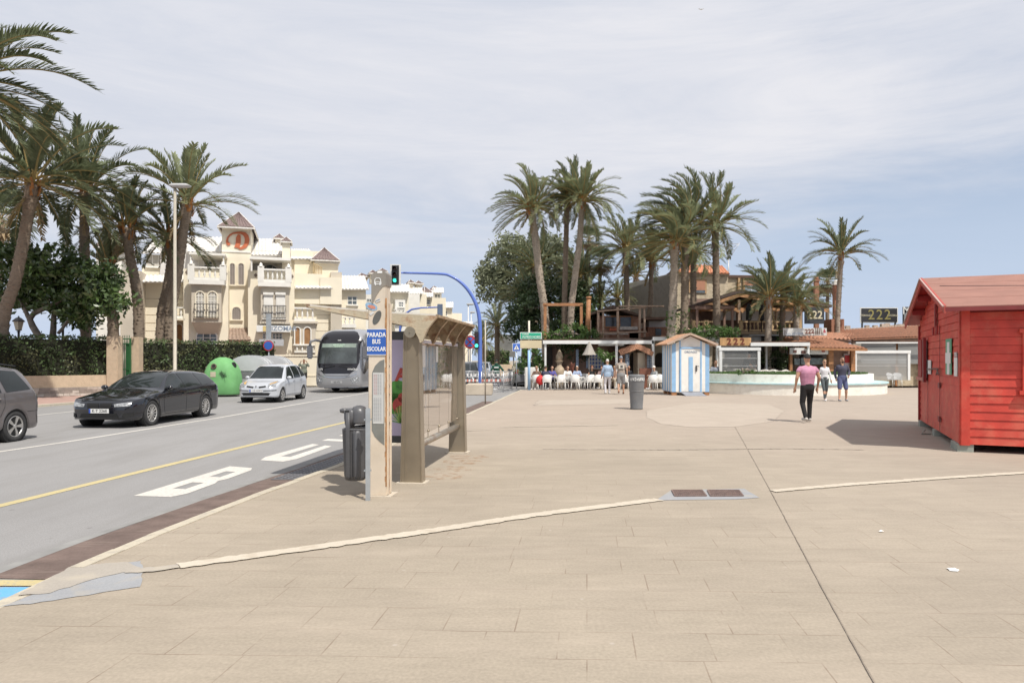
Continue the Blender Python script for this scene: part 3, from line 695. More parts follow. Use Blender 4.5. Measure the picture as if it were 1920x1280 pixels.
# ---- litter bin on flat post ----
bn = thing('pole_litter_bin','dark grey plastic litter bin with dog-bag spout hung on a flat steel post','bin',(-1.90,8.42,0))
gp_ = mat('bin_plastic',(.075,.075,.08),.45,.08,5,bump=.05,dirt=(.18,.17,.16),damt=.3)
mb=MB(); p=G(690,938); mb.box((p.x-.028,p.y-.008,0),(p.x+.026,p.y+.012,1.085)); mb.build('post', mat('galvanised',(.42,.45,.47),.45,.1,8,metal=.5), bn)
mb=MB()
for z in (.35,.95): mb.bar((p.x-.05,p.y+.03,z),(p.x+.03,p.y+.03,z),.05,.02)
mb.build('bracket', mat('galvanised'), bn)
bx,by=-1.915,8.50
def rrect(cx,cy,w,d,r,z,n=5):
    out=[]
    for (sx_,sy,a0) in ((1,1,0),(-1,1,90),(-1,-1,180),(1,-1,270)):
        for k in range(n+1):
            an=R(a0+90*k/n); out.append(Vector((cx+sx_*(w/2-r)+math.cos(an)*r, cy+sy*(d/2-r)+math.sin(an)*r, z)))
    return out
def loft(mb, rings, mi=0, smooth=True, caps=True):
    n=len(rings[0]); o=len(mb.v)
    for r in rings: mb.v += [tuple(v) for v in r]
    for i in range(len(rings)-1):
        for k in range(n):
            k2=(k+1)%n; mb.f.append([o+i*n+k,o+i*n+k2,o+(i+1)*n+k2,o+(i+1)*n+k]); mb.m.append(mi); mb.sm.append(smooth)
    if caps:
        mb.f.append([o+k for k in range(n)][::-1]); mb.m.append(mi); mb.sm.append(False)
        e=o+(len(rings)-1)*n; mb.f.append([e+k for k in range(n)]); mb.m.append(mi); mb.sm.append(False)
mb=MB(); loft(mb,[rrect(bx,by,w,d,.07,z) for w,d,z in ((.20,.17,.185),(.24,.21,.20),(.262,.23,.25),(.30,.26,.80),(.305,.265,.815),(.29,.25,.82),(.28,.24,.79))]); mb.build('bin_body', gp_, bn)
mb=MB(); loft(mb,[rrect(bx+.035,by-.02,w,d,.06,z) for w,d,z in ((.10,.235,.22),(.125,.245,.25),(.125,.27,.76),(.115,.26,.80))])
loft(mb,[rrect(bx-.065,by-.02,w,d,.012,z) for w,d,z in ((.05,.235,.21),(.05,.255,.25),(.05,.285,.80),(.05,.28,1.02))])
mb.build('ribs', gp_, bn)
mb=MB(); loft(mb,[rrect(bx+dx,by,w,d,.08,z) for w,d,z,dx in ((.30,.27,.80,0),(.30,.27,.815,0),(.24,.22,.83,.0))])
mb.build('rim', gp_, bn)
mb=MB(); loft(mb,[rrect(bx+.05+dx,by,w,d,min(.09,w/2.1,d/2.1),z) for w,d,z,dx in ((.19,.25,.875,0),(.195,.26,.90,0),(.19,.255,1.0,0),(.17,.23,1.05,-.005),(.13,.17,1.08,-.01),(.06,.07,1.095,-.01))])
loft(mb,[rrect(bx-.06+dx,by,w,d,.03,z) for w,d,z,dx in ((.10,.24,.86,0),(.12,.25,.95,0),(.12,.24,1.03,0),(.08,.18,1.06,.0))])
mb.build('hood', mat('hood_plastic',(.09,.09,.095),.35,.06,5), bn)
mb=MB(); mb.tube([(bx-.09,by-.02,1.03),(bx-.16,by-.03,1.035),(bx-.185,by-.03,1.03)],[.035,.03,.02],12); mb.build('spout', mat('hood_plastic'), bn)
mb=MB(); mb.box((bx-.10,by-.142,1.0),(bx-.05,by-.128,1.045)); mb.build('dog_symbol_slot', mat('black_slot',(.02,.02,.02),.6,0), bn)
mb=MB(); rr=random.Random(4)
ring=rrect(bx+.02,by,.27,.24,.07,.80); r2=[v+Vector((rr.uniform(-.012,.012),rr.uniform(-.012,.012),rr.uniform(.03,.06))) for v in ring]; r3=[v+Vector((rr.uniform(-.01,.03),rr.uniform(-.02,.02),-.06-rr.uniform(0,.03))) for v in r2]
r0=[v+Vector((0,0,-.02)) for v in r2]
loft(mb,[ring,r2],caps=False); mb.build('bag', mat('black_bag',(.03,.03,.03),.2,.2,30), bn)
# ================= VEHICLES =================
def pchip(pts):
    xs=[p[0] for p in pts]; ys=[p[1] for p in pts]; n=len(xs)
    h=[xs[i+1]-xs[i] for i in range(n-1)]; d=[(ys[i+1]-ys[i])/h[i] for i in range(n-1)]
    m=[0]*n; m[0]=d[0]; m[-1]=d[-1]
    for i in range(1,n-1):
        m[i]=0 if d[i-1]*d[i]<=0 else 2*d[i-1]*d[i]/(d[i-1]+d[i])
    def f(x):
        if x<=xs[0]: return ys[0]
        if x>=xs[-1]: return ys[-1]
        i=0
        while x>xs[i+1]: i+=1
        t=(x-xs[i])/h[i]; t2=t*t; t3=t2*t
        return (2*t3-3*t2+1)*ys[i]+(t3-2*t2+t)*h[i]*m[i]+(-2*t3+3*t2)*ys[i+1]+(t3-t2)*h[i]*m[i+1]
    return f
car_glass = mat('car_glass',(.018,.023,.023),.05,.3,2,spec=.45)
tyre_m = mat('tyre',(.035,.035,.035),.8,.15,20)
trim_m = mat('black_trim',(.03,.03,.032),.5,.1,20)
chrome = mat('chrome',(.6,.6,.6),.18,0,metal=1)
lamp_m = mat('lamp_glass',(.26,.27,.28),.12,.6,18,spec=.6,coat=.4)
gap_m = mat('gap_black',(.008,.008,.008),.7,0)
plate_m = mat('plate_white',(.72,.72,.70),.5,.03)
plate_blue = mat('plate_blue',(.03,.08,.40),.5,0)
redlamp = mat('red_lamp',(.35,.02,.02),.15,.1,20,coat=.6)
def paint(name,col=(.5,.5,.5),metal=.3,rough=.3): return mat(name,col,rough,.03,2,metal=metal,coat=.8,spec=.5)

class Body:
    def __init__(s, verts, faces):
        s.bvh = BVHTree.FromPolygons([Vector(v) for v in verts], faces)
    def hit(s, a, b, d):
        # d: '+y' seen from +y side, '-y', 'f' front (from -x), 'r' rear, 't' top
        if d=='+y': o=Vector((a,5,b)); r=Vector((0,-1,0))
        elif d=='-y': o=Vector((a,-5,b)); r=Vector((0,1,0))
        elif d=='f': o=Vector((-5,a,b)); r=Vector((1,0,0))
        elif d=='r': o=Vector((30,a,b)); r=Vector((-1,0,0))
        else: o=Vector((a,b,9)); r=Vector((0,0,-1))
        h=s.bvh.ray_cast(o,r)
        if h[0] is None:
            q=s.bvh.find_nearest(Vector((a,b,0)) if d=='t' else (Vector((a,.8 if d=='+y' else -.8,b)) if 'y' in d else Vector((0 if d=='f' else 5,a,b))))
            return q[0],q[1]
        nrm=h[1]
        if nrm.dot(r)>0: nrm=-nrm
        return h[0],nrm
    def patch(s, mb, q, d, nu=10, nv=6, off=.004, mi=0):
        (a0,b0),(a1,b1),(a2,b2),(a3,b3)=q
        o=len(mb.v); vs=[]
        for j in range(nv+1):
            v=j/nv
            for i in range(nu+1):
                u=i/nu
                a=(1-u)*(1-v)*a0+u*(1-v)*a1+u*v*a2+(1-u)*v*a3; b=(1-u)*(1-v)*b0+u*(1-v)*b1+u*v*b2+(1-u)*v*b3
                p,n_=s.hit(a,b,d); vs.append(p+n_*off)
        mb.v += [tuple(v) for v in vs]
        for j in range(nv):
            for i in range(nu):
                k=o+j*(nu+1)+i; mb.f.append([k,k+1,k+nu+2,k+nu+1]); mb.m.append(mi); mb.sm.append(True)
    def line(s, mb, pts, d, w=.008, off=.003, mi=0, step=.06):
        P_=[]
        for a,b in zip(pts,pts[1:]):
            k=max(1,int(math.dist(a,b)/step))
            for i in range(k): P_.append(((a[0]+(b[0]-a[0])*i/k),(a[1]+(b[1]-a[1])*i/k)))
        P_.append(pts[-1])
        hs=[s.hit(a,b,d) for a,b in P_]
        o=len(mb.v)
        for i,(p,n_) in enumerate(hs):
            t=(hs[min(i+1,len(hs)-1)][0]-hs[max(i-1,0)][0]).normalized(); sd=t.cross(n_).normalized()
            mb.v.append(tuple(p+n_*off+sd*w/2)); mb.v.append(tuple(p+n_*off-sd*w/2))
        for i in range(len(hs)-1):
            mb.f.append([o+2*i,o+2*i+1,o+2*i+3,o+2*i+2]); mb.m.append(mi); mb.sm.append(True)

def car(spec, name, label, loc, heading, body_mat, group=None, detail=True, cat='car'):
    """spec lengths in metres, x from the nose (0) to the tail"""
    Lc,Wd=spec['L'],spec['W']/2; top=pchip(spec['top']); belt=pchip(spec['belt']); wr=pchip(spec['roofw']); wl=spec['wheels']; rw=spec['wr']; sill=spec.get('sill',.22)
    nose=spec.get('nose',.45); tail=spec.get('tail',.35)
    M=Matrix.Translation(Vector(loc))@Matrix.Rotation(heading,4,'Z')
    root=thing(name,label,cat,loc,heading,group)
    # local: +x of this frame points to the tail
    step=.04 if detail else .08
    xs=set([0,.012,.03,.06]+[Lc-.012,Lc-.03,Lc-.06,Lc]); k=int(Lc/step)
    for i in range(1,k): xs.add(round(i*Lc/k,4))
    xs=sorted(xs)
    def plan(x):
        w=Wd
        if x<nose: t=1-x/nose; w=Wd*(1-.30*t**2.6)
        if x>Lc-tail: t=1-(Lc-x)/tail; w=Wd*(1-.22*t**2.8)
        return w
    def zbot(x):
        z=sill+ (.06*(1-x/.25)**2 if x<.25 else 0) + (.09*(1-(Lc-x)/.35)**2 if x>Lc-.35 else 0)
        return z
    def arch(x):
        z=None
        for c in wl:
            ra=rw+.055
            if abs(x-c)<ra: z=rw+math.sqrt(ra*ra-(x-c)**2)*.98
        return z
    NT,NG,NB=8,7,10
    rings=[]
    for x in xs:
        zt=top(x); zb=min(belt(x),zt-.015); w=plan(x); wt=min(wr(x),w*.97); crown=.045*min(1,(zt-.5)/.5)
        zr=zt-crown
        if zr<zb+.01: zr=zb+.01
        row=[]
        for i in range(NT+1):
            f=i/NT; row.append((wt*f, zt-(zt-zr)*f**2.4))
        wb=w*.965
        for i in range(1,NG+1):
            f=i/NG; yy=wt+(wb-wt)*f; zz=zr+(zb-zr)*f
            bul=.018*math.sin(math.pi*f)*min(1,(zr-zb)/.3); row.append((yy+bul, zz+bul*.3))
        za=arch(x); zl=zbot(x); end=max(zl,za) if za else zl
        for i in range(1,NB+1):
            f=i/NB; zz=zb+(end-zb)*f
            g_=(zb-zz)/(zb-sill)
            yy=wb+(w-wb)*math.sin(min(1,g_*3.2)*math.pi/2)
            if g_>.25: yy-= .012*math.sin((g_-.25)/.75*math.pi)*(1 if detail else 1)
            if g_>.8: yy-= .05*((g_-.8)/.2)**2
            if za and zz<za+.10: yy+=.012*(1-(zz-za)/.10) if zz>=za else .012
            row.append((yy,zz))
        rings.append((x,row))
    verts=[];faces=[];nr=len(rings[0][1])
    for x,row in rings:
        for y,z in row: verts.append((x,y,z))
        for y,z in row: verts.append((x,-y,z))
    for i in range(len(rings)-1):
        a=i*2*nr; b=a+2*nr
        for k in range(nr-1):
            faces.append([a+k,b+k,b+k+1,a+k+1]); faces.append([a+nr+k,a+nr+k+1,b+nr+k+1,b+nr+k])
        faces.append([a+nr-1,b+nr-1,b+2*nr-1,a+2*nr-1])
    for e,rev in ((0,False),((len(rings)-1)*2*nr,True)):
        for k in range(nr-1):
            f=[e+k,e+k+1,e+nr+k+1,e+nr+k]; faces.append(f[::-1] if rev else f)
    mb=MB(); mb.add([M@Vector(v) for v in verts],faces,0,True)
    for v in (0,): pass
    body=mb.build('body',body_mat,root)
    B=Body(verts,faces)
    def fin(mb,nm,m,parent=root):
        mb.v=[tuple(M@Vector(v)) for v in mb.v]; return mb.build(nm,m,parent)
    # inner arches and underfloor
    mb=MB()
    mb.box((.25,-Wd+.28,.20),(Lc-.25,Wd-.28,.55))
    for c in wl:
        for sg in (-1,1): 
            mb.lathe([(rw+.05,0),(rw+.05,.26)],n=20,M=Matrix.Translation((c,sg*(Wd-.30) if sg>0 else -(Wd-.30),rw))@Matrix.Rotation(R(-90*sg),4,'X')@Matrix.Translation((0,0,.0)))
    fin(mb,'wheel_housing',gap_m)
    # glass
    for q in spec['windshield']:
        mb=MB(); B.patch(mb,q,'f',16,8,.005); fin(mb,'windscreen',car_glass)
    for q in spec.get('rear_glass',[]):
        mb=MB(); B.patch(mb,q,'r',12,6,.005); fin(mb,'rear_window',car_glass)
    for sd in ('+y','-y'):
        for q in spec['side']:
            mb=MB(); B.patch(mb,q,sd,10,6,.006); g_=fin(mb,'side_window',car_glass)
    # frames around side glass
    mb=MB()
    for sd in ('+y','-y'):
        for q in spec['side']: B.line(mb,list(q)+[q[0]],sd,.022,.0045)
    for q in spec['windshield']: B.line(mb,list(q)+[q[0]],'f',.02,.0035)
    fin(mb,'window_seals',trim_m)
    # wheels
    for c in wl:
        for sg in (-1,1):
            Mw=M@Matrix.Translation((c,sg*(Wd-.015),rw))@Matrix.Rotation(R(-90*sg),4,'X')   # z axis outward
            ty=MB(); tw=.21
            ty.lathe([(rw*.66,-tw),(rw*.93,-tw),(rw,-tw+.03),(rw,-.03),(rw*.94,0),(rw*.70,-.004),(rw*.68,-.03),(rw*.66,-.12)],n=28,M=Mw)
            t_=ty.build('tyre',tyre_m,root)
            ri=MB(); r1=rw*.69
            ri.lathe([(r1*.95,-.14),(r1,-.02),(r1,-.004),(r1*.93,-.004),(r1*.91,-.05),(r1*.90,-.12)],n=28,mi=0,M=Mw)
            ri.lathe([(r1*.93,-.125),(r1*.90,-.12)],n=24,mi=1,M=Mw,smooth=False)
            ns=spec.get('spokes',10)
            for i in range(ns):
                an=2*math.pi*i/ns
                for da in ((-.12,.10) if ns<8 else (0,)):
                    ca,sa=math.cos(an+da),math.sin(an+da)
                    p0=Vector((math.cos(an)*r1*.16,math.sin(an)*r1*.16,-.022)); p1=Vector((ca*r1*.95,sa*r1*.95,-.014))
                    ri.bar(Mw@p0,Mw@p1,.034 if ns<8 else .022,.02,mi=0,up=Mw.to_3x3()@Vector((0,0,1)))
            ri.lathe([(r1*.2,-.04),(r1*.2,-.012),(r1*.12,-.006)],n=12,mi=0,M=Mw)
            ri.build('rim',[spec.get('rimmat',mat('alloy',(.55,.54,.52),.35,.05,10,metal=.6)),gap_m],t_)
    # mirrors
    mx,mz=spec['mirror']
    for sg in (-1,1):
        mb=MB(); p,n_=B.hit(mx,mz,'+y' if sg>0 else '-y')
        cy=p.y+sg*.10
        mb.ball((mx-.01,cy,mz+.02),(.075,.10,.068),seg=12); mb.bar((mx+.0,p.y-sg*.01,mz-.02),(mx,cy,mz-.03),.05,.03)
        fin(mb,'wing_mirror',spec.get('mirmat',body_mat))
    # door gaps
    mb=MB()
    for sd in ('+y','-y'):
        for pl_ in spec['gaps']: B.line(mb,pl_,sd,.009,.003)
    for pl_ in spec.get('hoodlines',[]): B.line(mb,pl_,'t',.009,.003)
    fin(mb,'panel_gaps',gap_m)
    for sg in (-1,1):
        for hx,hz in spec['handles']:
            p,n_=B.hit(hx,hz,'+y' if sg>0 else '-y'); mb=MB(); mb.bbox((hx-.10,p.y+sg*.028-.008,hz-.012),(hx+.10,p.y+sg*.028+.008,hz+.014),.006); mb.box((hx-.1,min(p.y-sg*.01,p.y+sg*.03),hz-.008),(hx-.07,max(p.y-sg*.01,p.y+sg*.03),hz+.008)); mb.box((hx+.07,min(p.y-sg*.01,p.y+sg*.03),hz-.008),(hx+.1,max(p.y-sg*.01,p.y+sg*.03),hz+.008)); fin(mb,'door_handle',spec.get('handlemat',body_mat))
    # fronts: list of (name, quad list, mat)
    for nm,quads,m_ in spec['front']:
        for q in quads:
            mb=MB(); B.patch(mb,q,'f',10,5,.007); fin(mb,nm,m_)
    for nm,quads,m_ in spec.get('rear',[]):
        for q in quads:
            mb=MB(); B.patch(mb,q,'r',8,4,.007); fin(mb,nm,m_)
    if 'plate' in spec:
        pz,txt,pf=spec['plate']
        d='f' if pf else 'r'; p,n_=B.hit(0,pz,d); sg=-1 if pf else 1
        mb=MB(); x0=p.x+sg*.012; mb.box((x0-.006,-.26,pz-.055),(x0+.006,.26,pz+.055)); pt=fin(mb,'number_plate',plate_m)
        # blue band on the viewer's left
        mb=MB(); yb=-.26 if pf else .26
        y0,y1=(-.2595,-.215) if False else ((.215,.2595) if pf else (-.2595,-.215))
        # seen from the front (looking +x) the viewer's left is +y
        mb.box((x0+sg*.0065-.001,min(y0,y1),pz-.053),(x0+sg*.0065+.001,max(y0,y1),pz+.053)); fin(mb,'band',plate_blue,pt)
        Mt=frame_M((x0+sg*.008,-.02 if pf else .02,pz),(0,-1 if pf else 1,0))
        tm=text_mesh(txt,.10,Mt,.002,.001,spacing=1.05); fin(tm,'lettering',gap_m,pt)
    return root,B,M,fin

bmw=dict(L=4.71,W=1.83,wheels=(.83,3.68),wr=.335,sill=.20,nose=.62,tail=.45,spokes=12,
  top=[(0,.56),(.02,.64),(.08,.70),(.3,.775),(.8,.87),(1.28,.955),(1.36,.985),(1.75,1.20),(2.1,1.355),(2.45,1.425),(2.9,1.445),(3.5,1.435),(4.0,1.40),(4.28,1.36),(4.45,1.22),(4.60,1.0),(4.67,.90),(4.71,.72)],
  belt=[(0,.55),(.3,.72),(.8,.80),(1.3,.875),(2.2,.915),(3.6,.95),(4.3,.97),(4.6,.90),(4.71,.70)],
  roofw=[(0,.45),(.3,.66),(1.0,.76),(1.3,.74),(1.8,.64),(2.2,.575),(3.2,.565),(4.0,.545),(4.4,.56),(4.71,.6)],
  windshield=[((.72,.995),(-.72,.995),(-.52,1.375),(.52,1.375))],
  rear_glass=[((-.62,.97),(.62,.97),(.5,1.27),(-.5,1.27))],
  side=[((1.55,.945),(2.48,.955),(2.42,1.345),(2.12,1.325)),((2.55,.958),(3.42,.985),(3.32,1.335),(2.50,1.35)),((3.50,.99),(4.36,1.05),(4.10,1.30),(3.40,1.34))],
  mirror=(1.62,.96), handles=[(2.42,.80),(3.35,.82)],
  gaps=[[(1.42,.90),(1.38,.6),(1.42,.30)],[(2.52,.95),(2.55,.6),(2.52,.28)],[(3.46,.97),(3.45,.80),(3.30,.60)],[(1.42,.28),(3.2,.28)]],
  hoodlines=[[(.16,.50),(.7,.66),(1.25,.70)],[(.16,-.50),(.7,-.66),(1.25,-.70)],[(.5,.30),(1.2,.42)],[(.5,-.30),(1.2,-.42)]],
  front=[('grille',[((.30,.50),(.015,.50),(.015,.635),(.33,.64)),((-.015,.50),(-.30,.50),(-.33,.64),(-.015,.635))],gap_m),
         ('headlight',[((.74,.565),(.40,.545),(.38,.615),(.76,.665)),((-.40,.545),(-.74,.565),(-.76,.665),(-.38,.615))],lamp_m),
         ('lower_intake',[((.52,.27),(-.52,.27),(-.46,.38),(.46,.38)),((.80,.30),(.60,.28),(.62,.38),(.80,.40)),((-.60,.28),(-.80,.30),(-.80,.40),(-.62,.38))],gap_m)],
  plate=(.445,'K·T 226E',True))
bmw['mirmat']=None
p_black=paint('black_paint',(.008,.009,.013),.0,.12)
bmw['mirmat']=p_black
def head(p0,p1):   # heading so that local +x points from nose p0 to tail p1
    d=(Vector(p1)-Vector(p0)); return math.atan2(d.y,d.x)
# BMW-like estate
nose=Vector((-10.45,17.55,ROADZ)); hd=R(90-3.2)
r,B,M,fin=car(bmw,'parked_car','black estate car with German-style plate driving along the road behind the grey people carrier',tuple(nose),hd,p_black)
r.name='estate_car'
mb=MB()
for y in (.06,.11,.16,.21,.26): 
    for sg in (-1,1): B.line(mb,[(sg*y,.505),(sg*(y+.01),.635)],'f',.012,.012)
fin(mb,'grille_bars',mat('dark_chrome',(.10,.10,.10),.25,0,metal=.9))
mb=MB()
for sg in (-1,1): B.line(mb,[(sg*.015,.50),(sg*.015,.64),(sg*.33,.645),(sg*.30,.50),(sg*.015,.50)],'f',.014,.012)
fin(mb,'grille_frame',mat('dark_chrome'))
mb=MB(); p,_=B.hit(.16,0,'t'); mb.lathe([(.04,0),(.04,.008),(.03,.012)],c=(p.x-.03,0,p.z-.005),n=16); fin(mb,'badge',mat('badge',(.25,.32,.5),.3,.4,60,metal=.3))
for sg in (-1,1):
    mb=MB(); mb.tube([(2.2,sg*.56,1.395),(2.35,sg*.565,1.445),(3.0,sg*.56,1.465),(3.8,sg*.545,1.425),(4.05,sg*.53,1.375)],.013,8); fin(mb,'roof_rail',trim_m)
mb=MB(); mb.bbox((2.1,-.30,1.02),(2.25,.0,1.22),.04); 
# grey people carrier (only its rear half in view)
van=dict(L=4.40,W=1.80,wheels=(.90,3.58),wr=.325,sill=.24,nose=.6,tail=.30,spokes=5,
  top=[(0,.60),(.05,.72),(.3,.86),(.9,1.0),(1.15,1.08),(1.9,1.52),(2.3,1.61),(3.2,1.635),(3.95,1.58),(4.12,1.50),(4.26,1.20),(4.34,1.0),(4.40,.60)],
  belt=[(0,.58),(.3,.78),(.9,.90),(1.3,.96),(3.0,1.0),(4.1,1.04),(4.3,.92),(4.40,.58)],
  roofw=[(0,.5),(.3,.7),(1.0,.78),(1.5,.70),(2.1,.60),(3.2,.60),(4.0,.58),(4.3,.62),(4.4,.66)],
  windshield=[((.74,1.10),(-.74,1.10),(-.56,1.50),(.56,1.50))], rear_glass=[((-.62,1.05),(.62,1.05),(.54,1.45),(-.54,1.45))],
  side=[((1.55,1.03),(2.30,1.035),(2.28,1.50),(1.95,1.45)),((2.40,1.04),(3.22,1.055),(3.16,1.52),(2.38,1.51)),((3.36,1.06),(4.05,1.10),(3.86,1.48),(3.26,1.52))],
  mirror=(1.5,1.05), handles=[(2.25,.92),(3.05,.93)],
  gaps=[[(2.34,1.02),(2.34,.3)],[(3.29,1.04),(3.26,.75),(3.15,.55)],[(1.3,.95),(1.3,.3)],[(1.3,.30),(3.1,.30)],[(3.9,.62),(4.3,.62)]],
  front=[('headlight',[((.78,.70),(.45,.66),(.45,.78),(.78,.84)),((-.45,.66),(-.78,.70),(-.78,.84),(-.45,.78))],lamp_m)],
  rear=[('tail_light',[((.66,.86),(.84,.86),(.80,1.12),(.62,1.12)),((-.84,.86),(-.66,.86),(-.62,1.12),(-.80,1.12))],redlamp)],
  handlemat=chrome,rimmat=mat('bright_alloy',(.55,.54,.52),.3,.05,10,metal=.8))
p_grey=paint('warm_grey_paint',(.15,.135,.135),.4,.28); van['mirmat']=p_grey
w0=Vector(((31-960)*14.75/F,14.75,ROADZ)); hd2=R(90-2.0); dv=Vector((math.cos(hd2),math.sin(hd2),0)); sd=Vector((dv.y,-dv.x,0))
nose2=w0-dv*3.58-sd*.90
r,B,M,fin=car(van,'people_carrier','warm grey people carrier cut off by the left edge, rear half in view',tuple(nose2),hd2,p_grey)
for sg in (-1,1):
    mb=MB(); mb.tube([(1.9,sg*.6,1.55),(2.2,sg*.6,1.65),(3.2,sg*.6,1.675),(3.95,sg*.58,1.60)],.014,8); fin(mb,'roof_rail',trim_m)
mb=MB(); mb.bbox((4.30,-.70,.30),(4.46,.86,.52),.05); fin(mb,'rear_bumper',p_grey)
mb=MB(); mb.tube([(4.2,.6,.26),(4.5,.6,.25)],.03,10); fin(mb,'exhaust',chrome)
# silver small hatchback
mod=dict(L=3.80,W=1.69,wheels=(.72,3.20),wr=.30,sill=.22,nose=.55,tail=.35,spokes=7,
  top=[(0,.60),(.04,.70),(.25,.80),(.7,.90),(.85,.95),(1.3,1.26),(1.62,1.48),(2.0,1.565),(2.6,1.59),(3.2,1.54),(3.45,1.46),(3.62,1.15),(3.74,.92),(3.80,.60)],
  belt=[(0,.58),(.25,.72),(.7,.84),(1.1,.90),(2.4,.95),(3.4,1.0),(3.7,.88),(3.8,.58)],
  roofw=[(0,.5),(.25,.64),(.7,.74),(1.2,.68),(1.7,.58),(2.6,.575),(3.4,.56),(3.8,.62)],
  windshield=[((.68,.975),(-.68,.975),(-.53,1.46),(.53,1.46))], rear_glass=[((-.58,1.0),(.58,1.0),(.5,1.4),(-.5,1.4))],
  side=[((1.18,.955),(2.0,.965),(1.98,1.46),(1.68,1.42)),((2.10,.97),(2.85,1.0),(2.80,1.47),(2.08,1.47)),((2.95,1.01),(3.42,1.06),(3.30,1.40),(2.90,1.46))],
  mirror=(1.28,.98), handles=[(1.95,.86),(2.8,.90)],
  gaps=[[(2.04,.95),(2.06,.30)],[(1.02,.88),(1.05,.30)],[(2.90,1.0),(2.86,.72),(2.74,.55)],[(1.05,.30),(2.75,.30)]],
  hoodlines=[[(.12,.45),(.7,.62)],[(.12,-.45),(.7,-.62)]],
  front=[('headlight',[((.74,.66),(.48,.62),(.46,.74),(.72,.86)),((-.48,.62),(-.74,.66),(-.72,.86),(-.46,.74))],lamp_m),
         ('indicator',[((.66,.80),(.50,.74),(.50,.78),(.66,.87)),((-.50,.74),(-.66,.80),(-.66,.87),(-.50,.78))],mat('amber',(.55,.30,.04),.2,.1,20)),
         ('grille',[((.40,.64),(.12,.60),(.10,.66),(.38,.70)),((-.12,.60),(-.40,.64),(-.38,.70),(-.10,.66))],gap_m),
         ('lower_intake',[((.52,.31),(-.52,.31),(-.60,.42),(.60,.42))],gap_m),
         ('bumper_strip',[((.76,.50),(.30,.48),(.30,.51),(.76,.53)),((-.30,.48),(-.76,.50),(-.76,.53),(-.30,.51))],trim_m)],
  plate=(.50,'1110 HWY',True),rimmat=mat('bright_alloy'))
p_silver=paint('silver_paint',(.52,.54,.57),.2,.32); mod['mirmat']=p_silver
w1=Vector(((531-960)*28.6/F,28.6,ROADZ)); hd3=R(90-2.5); dv=Vector((math.cos(hd3),math.sin(hd3),0)); sd=Vector((dv.y,-dv.x,0))
r,B,M,fin=car(mod,'hatchback','small silver hatchback following the black estate car past the recycling containers',tuple(w1-dv*.72-sd*.84),hd3,p_silver)
mb=MB(); 
for sg in (-1,1): mb.bar((.03,sg*.01,.70),(-.0,sg*.035,.645),.02,.02); mb.bar((0,sg*.035,.645),(.03,sg*.01,.59),.02,.02)
fin(mb,'badge',chrome)
# far cars near the crossing
far_specs=[
 ('dark_suv','black off-road car waiting behind the traffic signals beside the far lamp posts',(868,712,42.0),R(88),paint('black_gloss',(.015,.015,.017)),van,1.08),
 ('white_car','white car standing behind the black off-road car beyond the crossing',(886,700,56),R(86),paint('white_car_paint',(.68,.68,.68),0,.35),mod,1.0),
 ('light_car','pale blue-grey car farther back in the queue beyond the crossing',(900,697,64),R(84),paint('pale_blue_paint',(.42,.46,.50)),mod,1.0),
 ('far_white_car','small white car farthest back in the queue beyond the crossing',(916,694,78),R(84),paint('white_car_paint'),mod,1.0),
]
for nm,lab,(px,py,y),hdg,pm,sp,sc_ in far_specs:
    sp=dict(sp); sp['mirmat']=pm; sp['handlemat']=pm
    x=XY(px,y); car(sp,nm,lab,(x,y,ROADZ),hdg,pm,group='cars queueing beyond the crossing',detail=False)
sp=dict(van); sp['mirmat']=sp['handlemat']=paint('mid_grey_paint',(.22,.22,.23)); 
sp['rear']=sp['rear']+[('number_plate',[((-.26,.74),(.26,.74),(.26,.85),(-.26,.85))],plate_m)]
car(sp,'grey_car','grey people carrier seen from behind past the man in the green hoodie',(XY(975,45.6),49.6,ROADZ),R(-83),sp['mirmat'],detail=False)
# ================= COACH =================
cl=Vector((XY(631,36.4),36.4,ROADZ)); ch=R(90-6.5)
M=Matrix.Translation(cl)@Matrix.Rotation(ch,4,'Z')
coach=thing('coach','silver and black touring coach driving towards the bus stop','bus',tuple(cl),ch)
xf=pchip([(.28,.10),(.45,.02),(.8,0),(1.15,.03),(1.6,.10),(2.2,.24),(2.8,.48),(3.1,.72),(3.3,1.05),(3.42,1.5)])
wz=pchip([(.28,1.18),(.45,1.26),(.9,1.275),(2.2,1.275),(2.8,1.24),(3.1,1.17),(3.3,1.02),(3.42,.80)])
def ring(z):
    x0=xf(z); w=wz(z); r=.62; out=[]; pts=[]
    n=12
    # front edge bulged
    for i in range(n+1):
        t=i/n*math.pi/2
        e=2/3.0
        pts.append((x0+r-r*math.cos(t)**e if True else 0, None, t))
    # superellipse front quarter from centre to side
    res=[]
    K=22
    for i in range(K+1):
        t=math.pi/2*i/K; e=2/3.6
        y=w*math.sin(t)**e; x=x0+r*(1-max(0,math.cos(t))**e)
        res.append((x,y))
    back=[(6.0,w),(11.6,w),(11.9,w-.1),(12.0,w-.35),(12.0,0)]
    half=res+back
    full=[(x,y) for x,y in half]+[(x,-y) for x,y in half[::-1][1:-1]]
    return [Vector((x,y,z)) for x,y in full]
mb=MB(); zs=[.28,.36,.45,.6,.8,1.0,1.15,1.3,1.45,1.6,1.8,2.0,2.2,2.4,2.6,2.8,2.95,3.1,3.2,3.3,3.38,3.42]
rings=[ring(z) for z in zs]
n=len(rings[0]); V=[v for r_ in rings for v in r_]; Fc=[]
for i in range(len(rings)-1):
    for k in range(n):
        k2=(k+1)%n; Fc.append([i*n+k,i*n+k2,(i+1)*n+k2,(i+1)*n+k])
Fc.append(list(range(n))); e=(len(rings)-1)*n; cc=len(V); V.append(Vector((6,0,3.46)))
for k in range(n): Fc.append([e+k,e+(k+1)%n,cc])
B=Body(V,Fc)
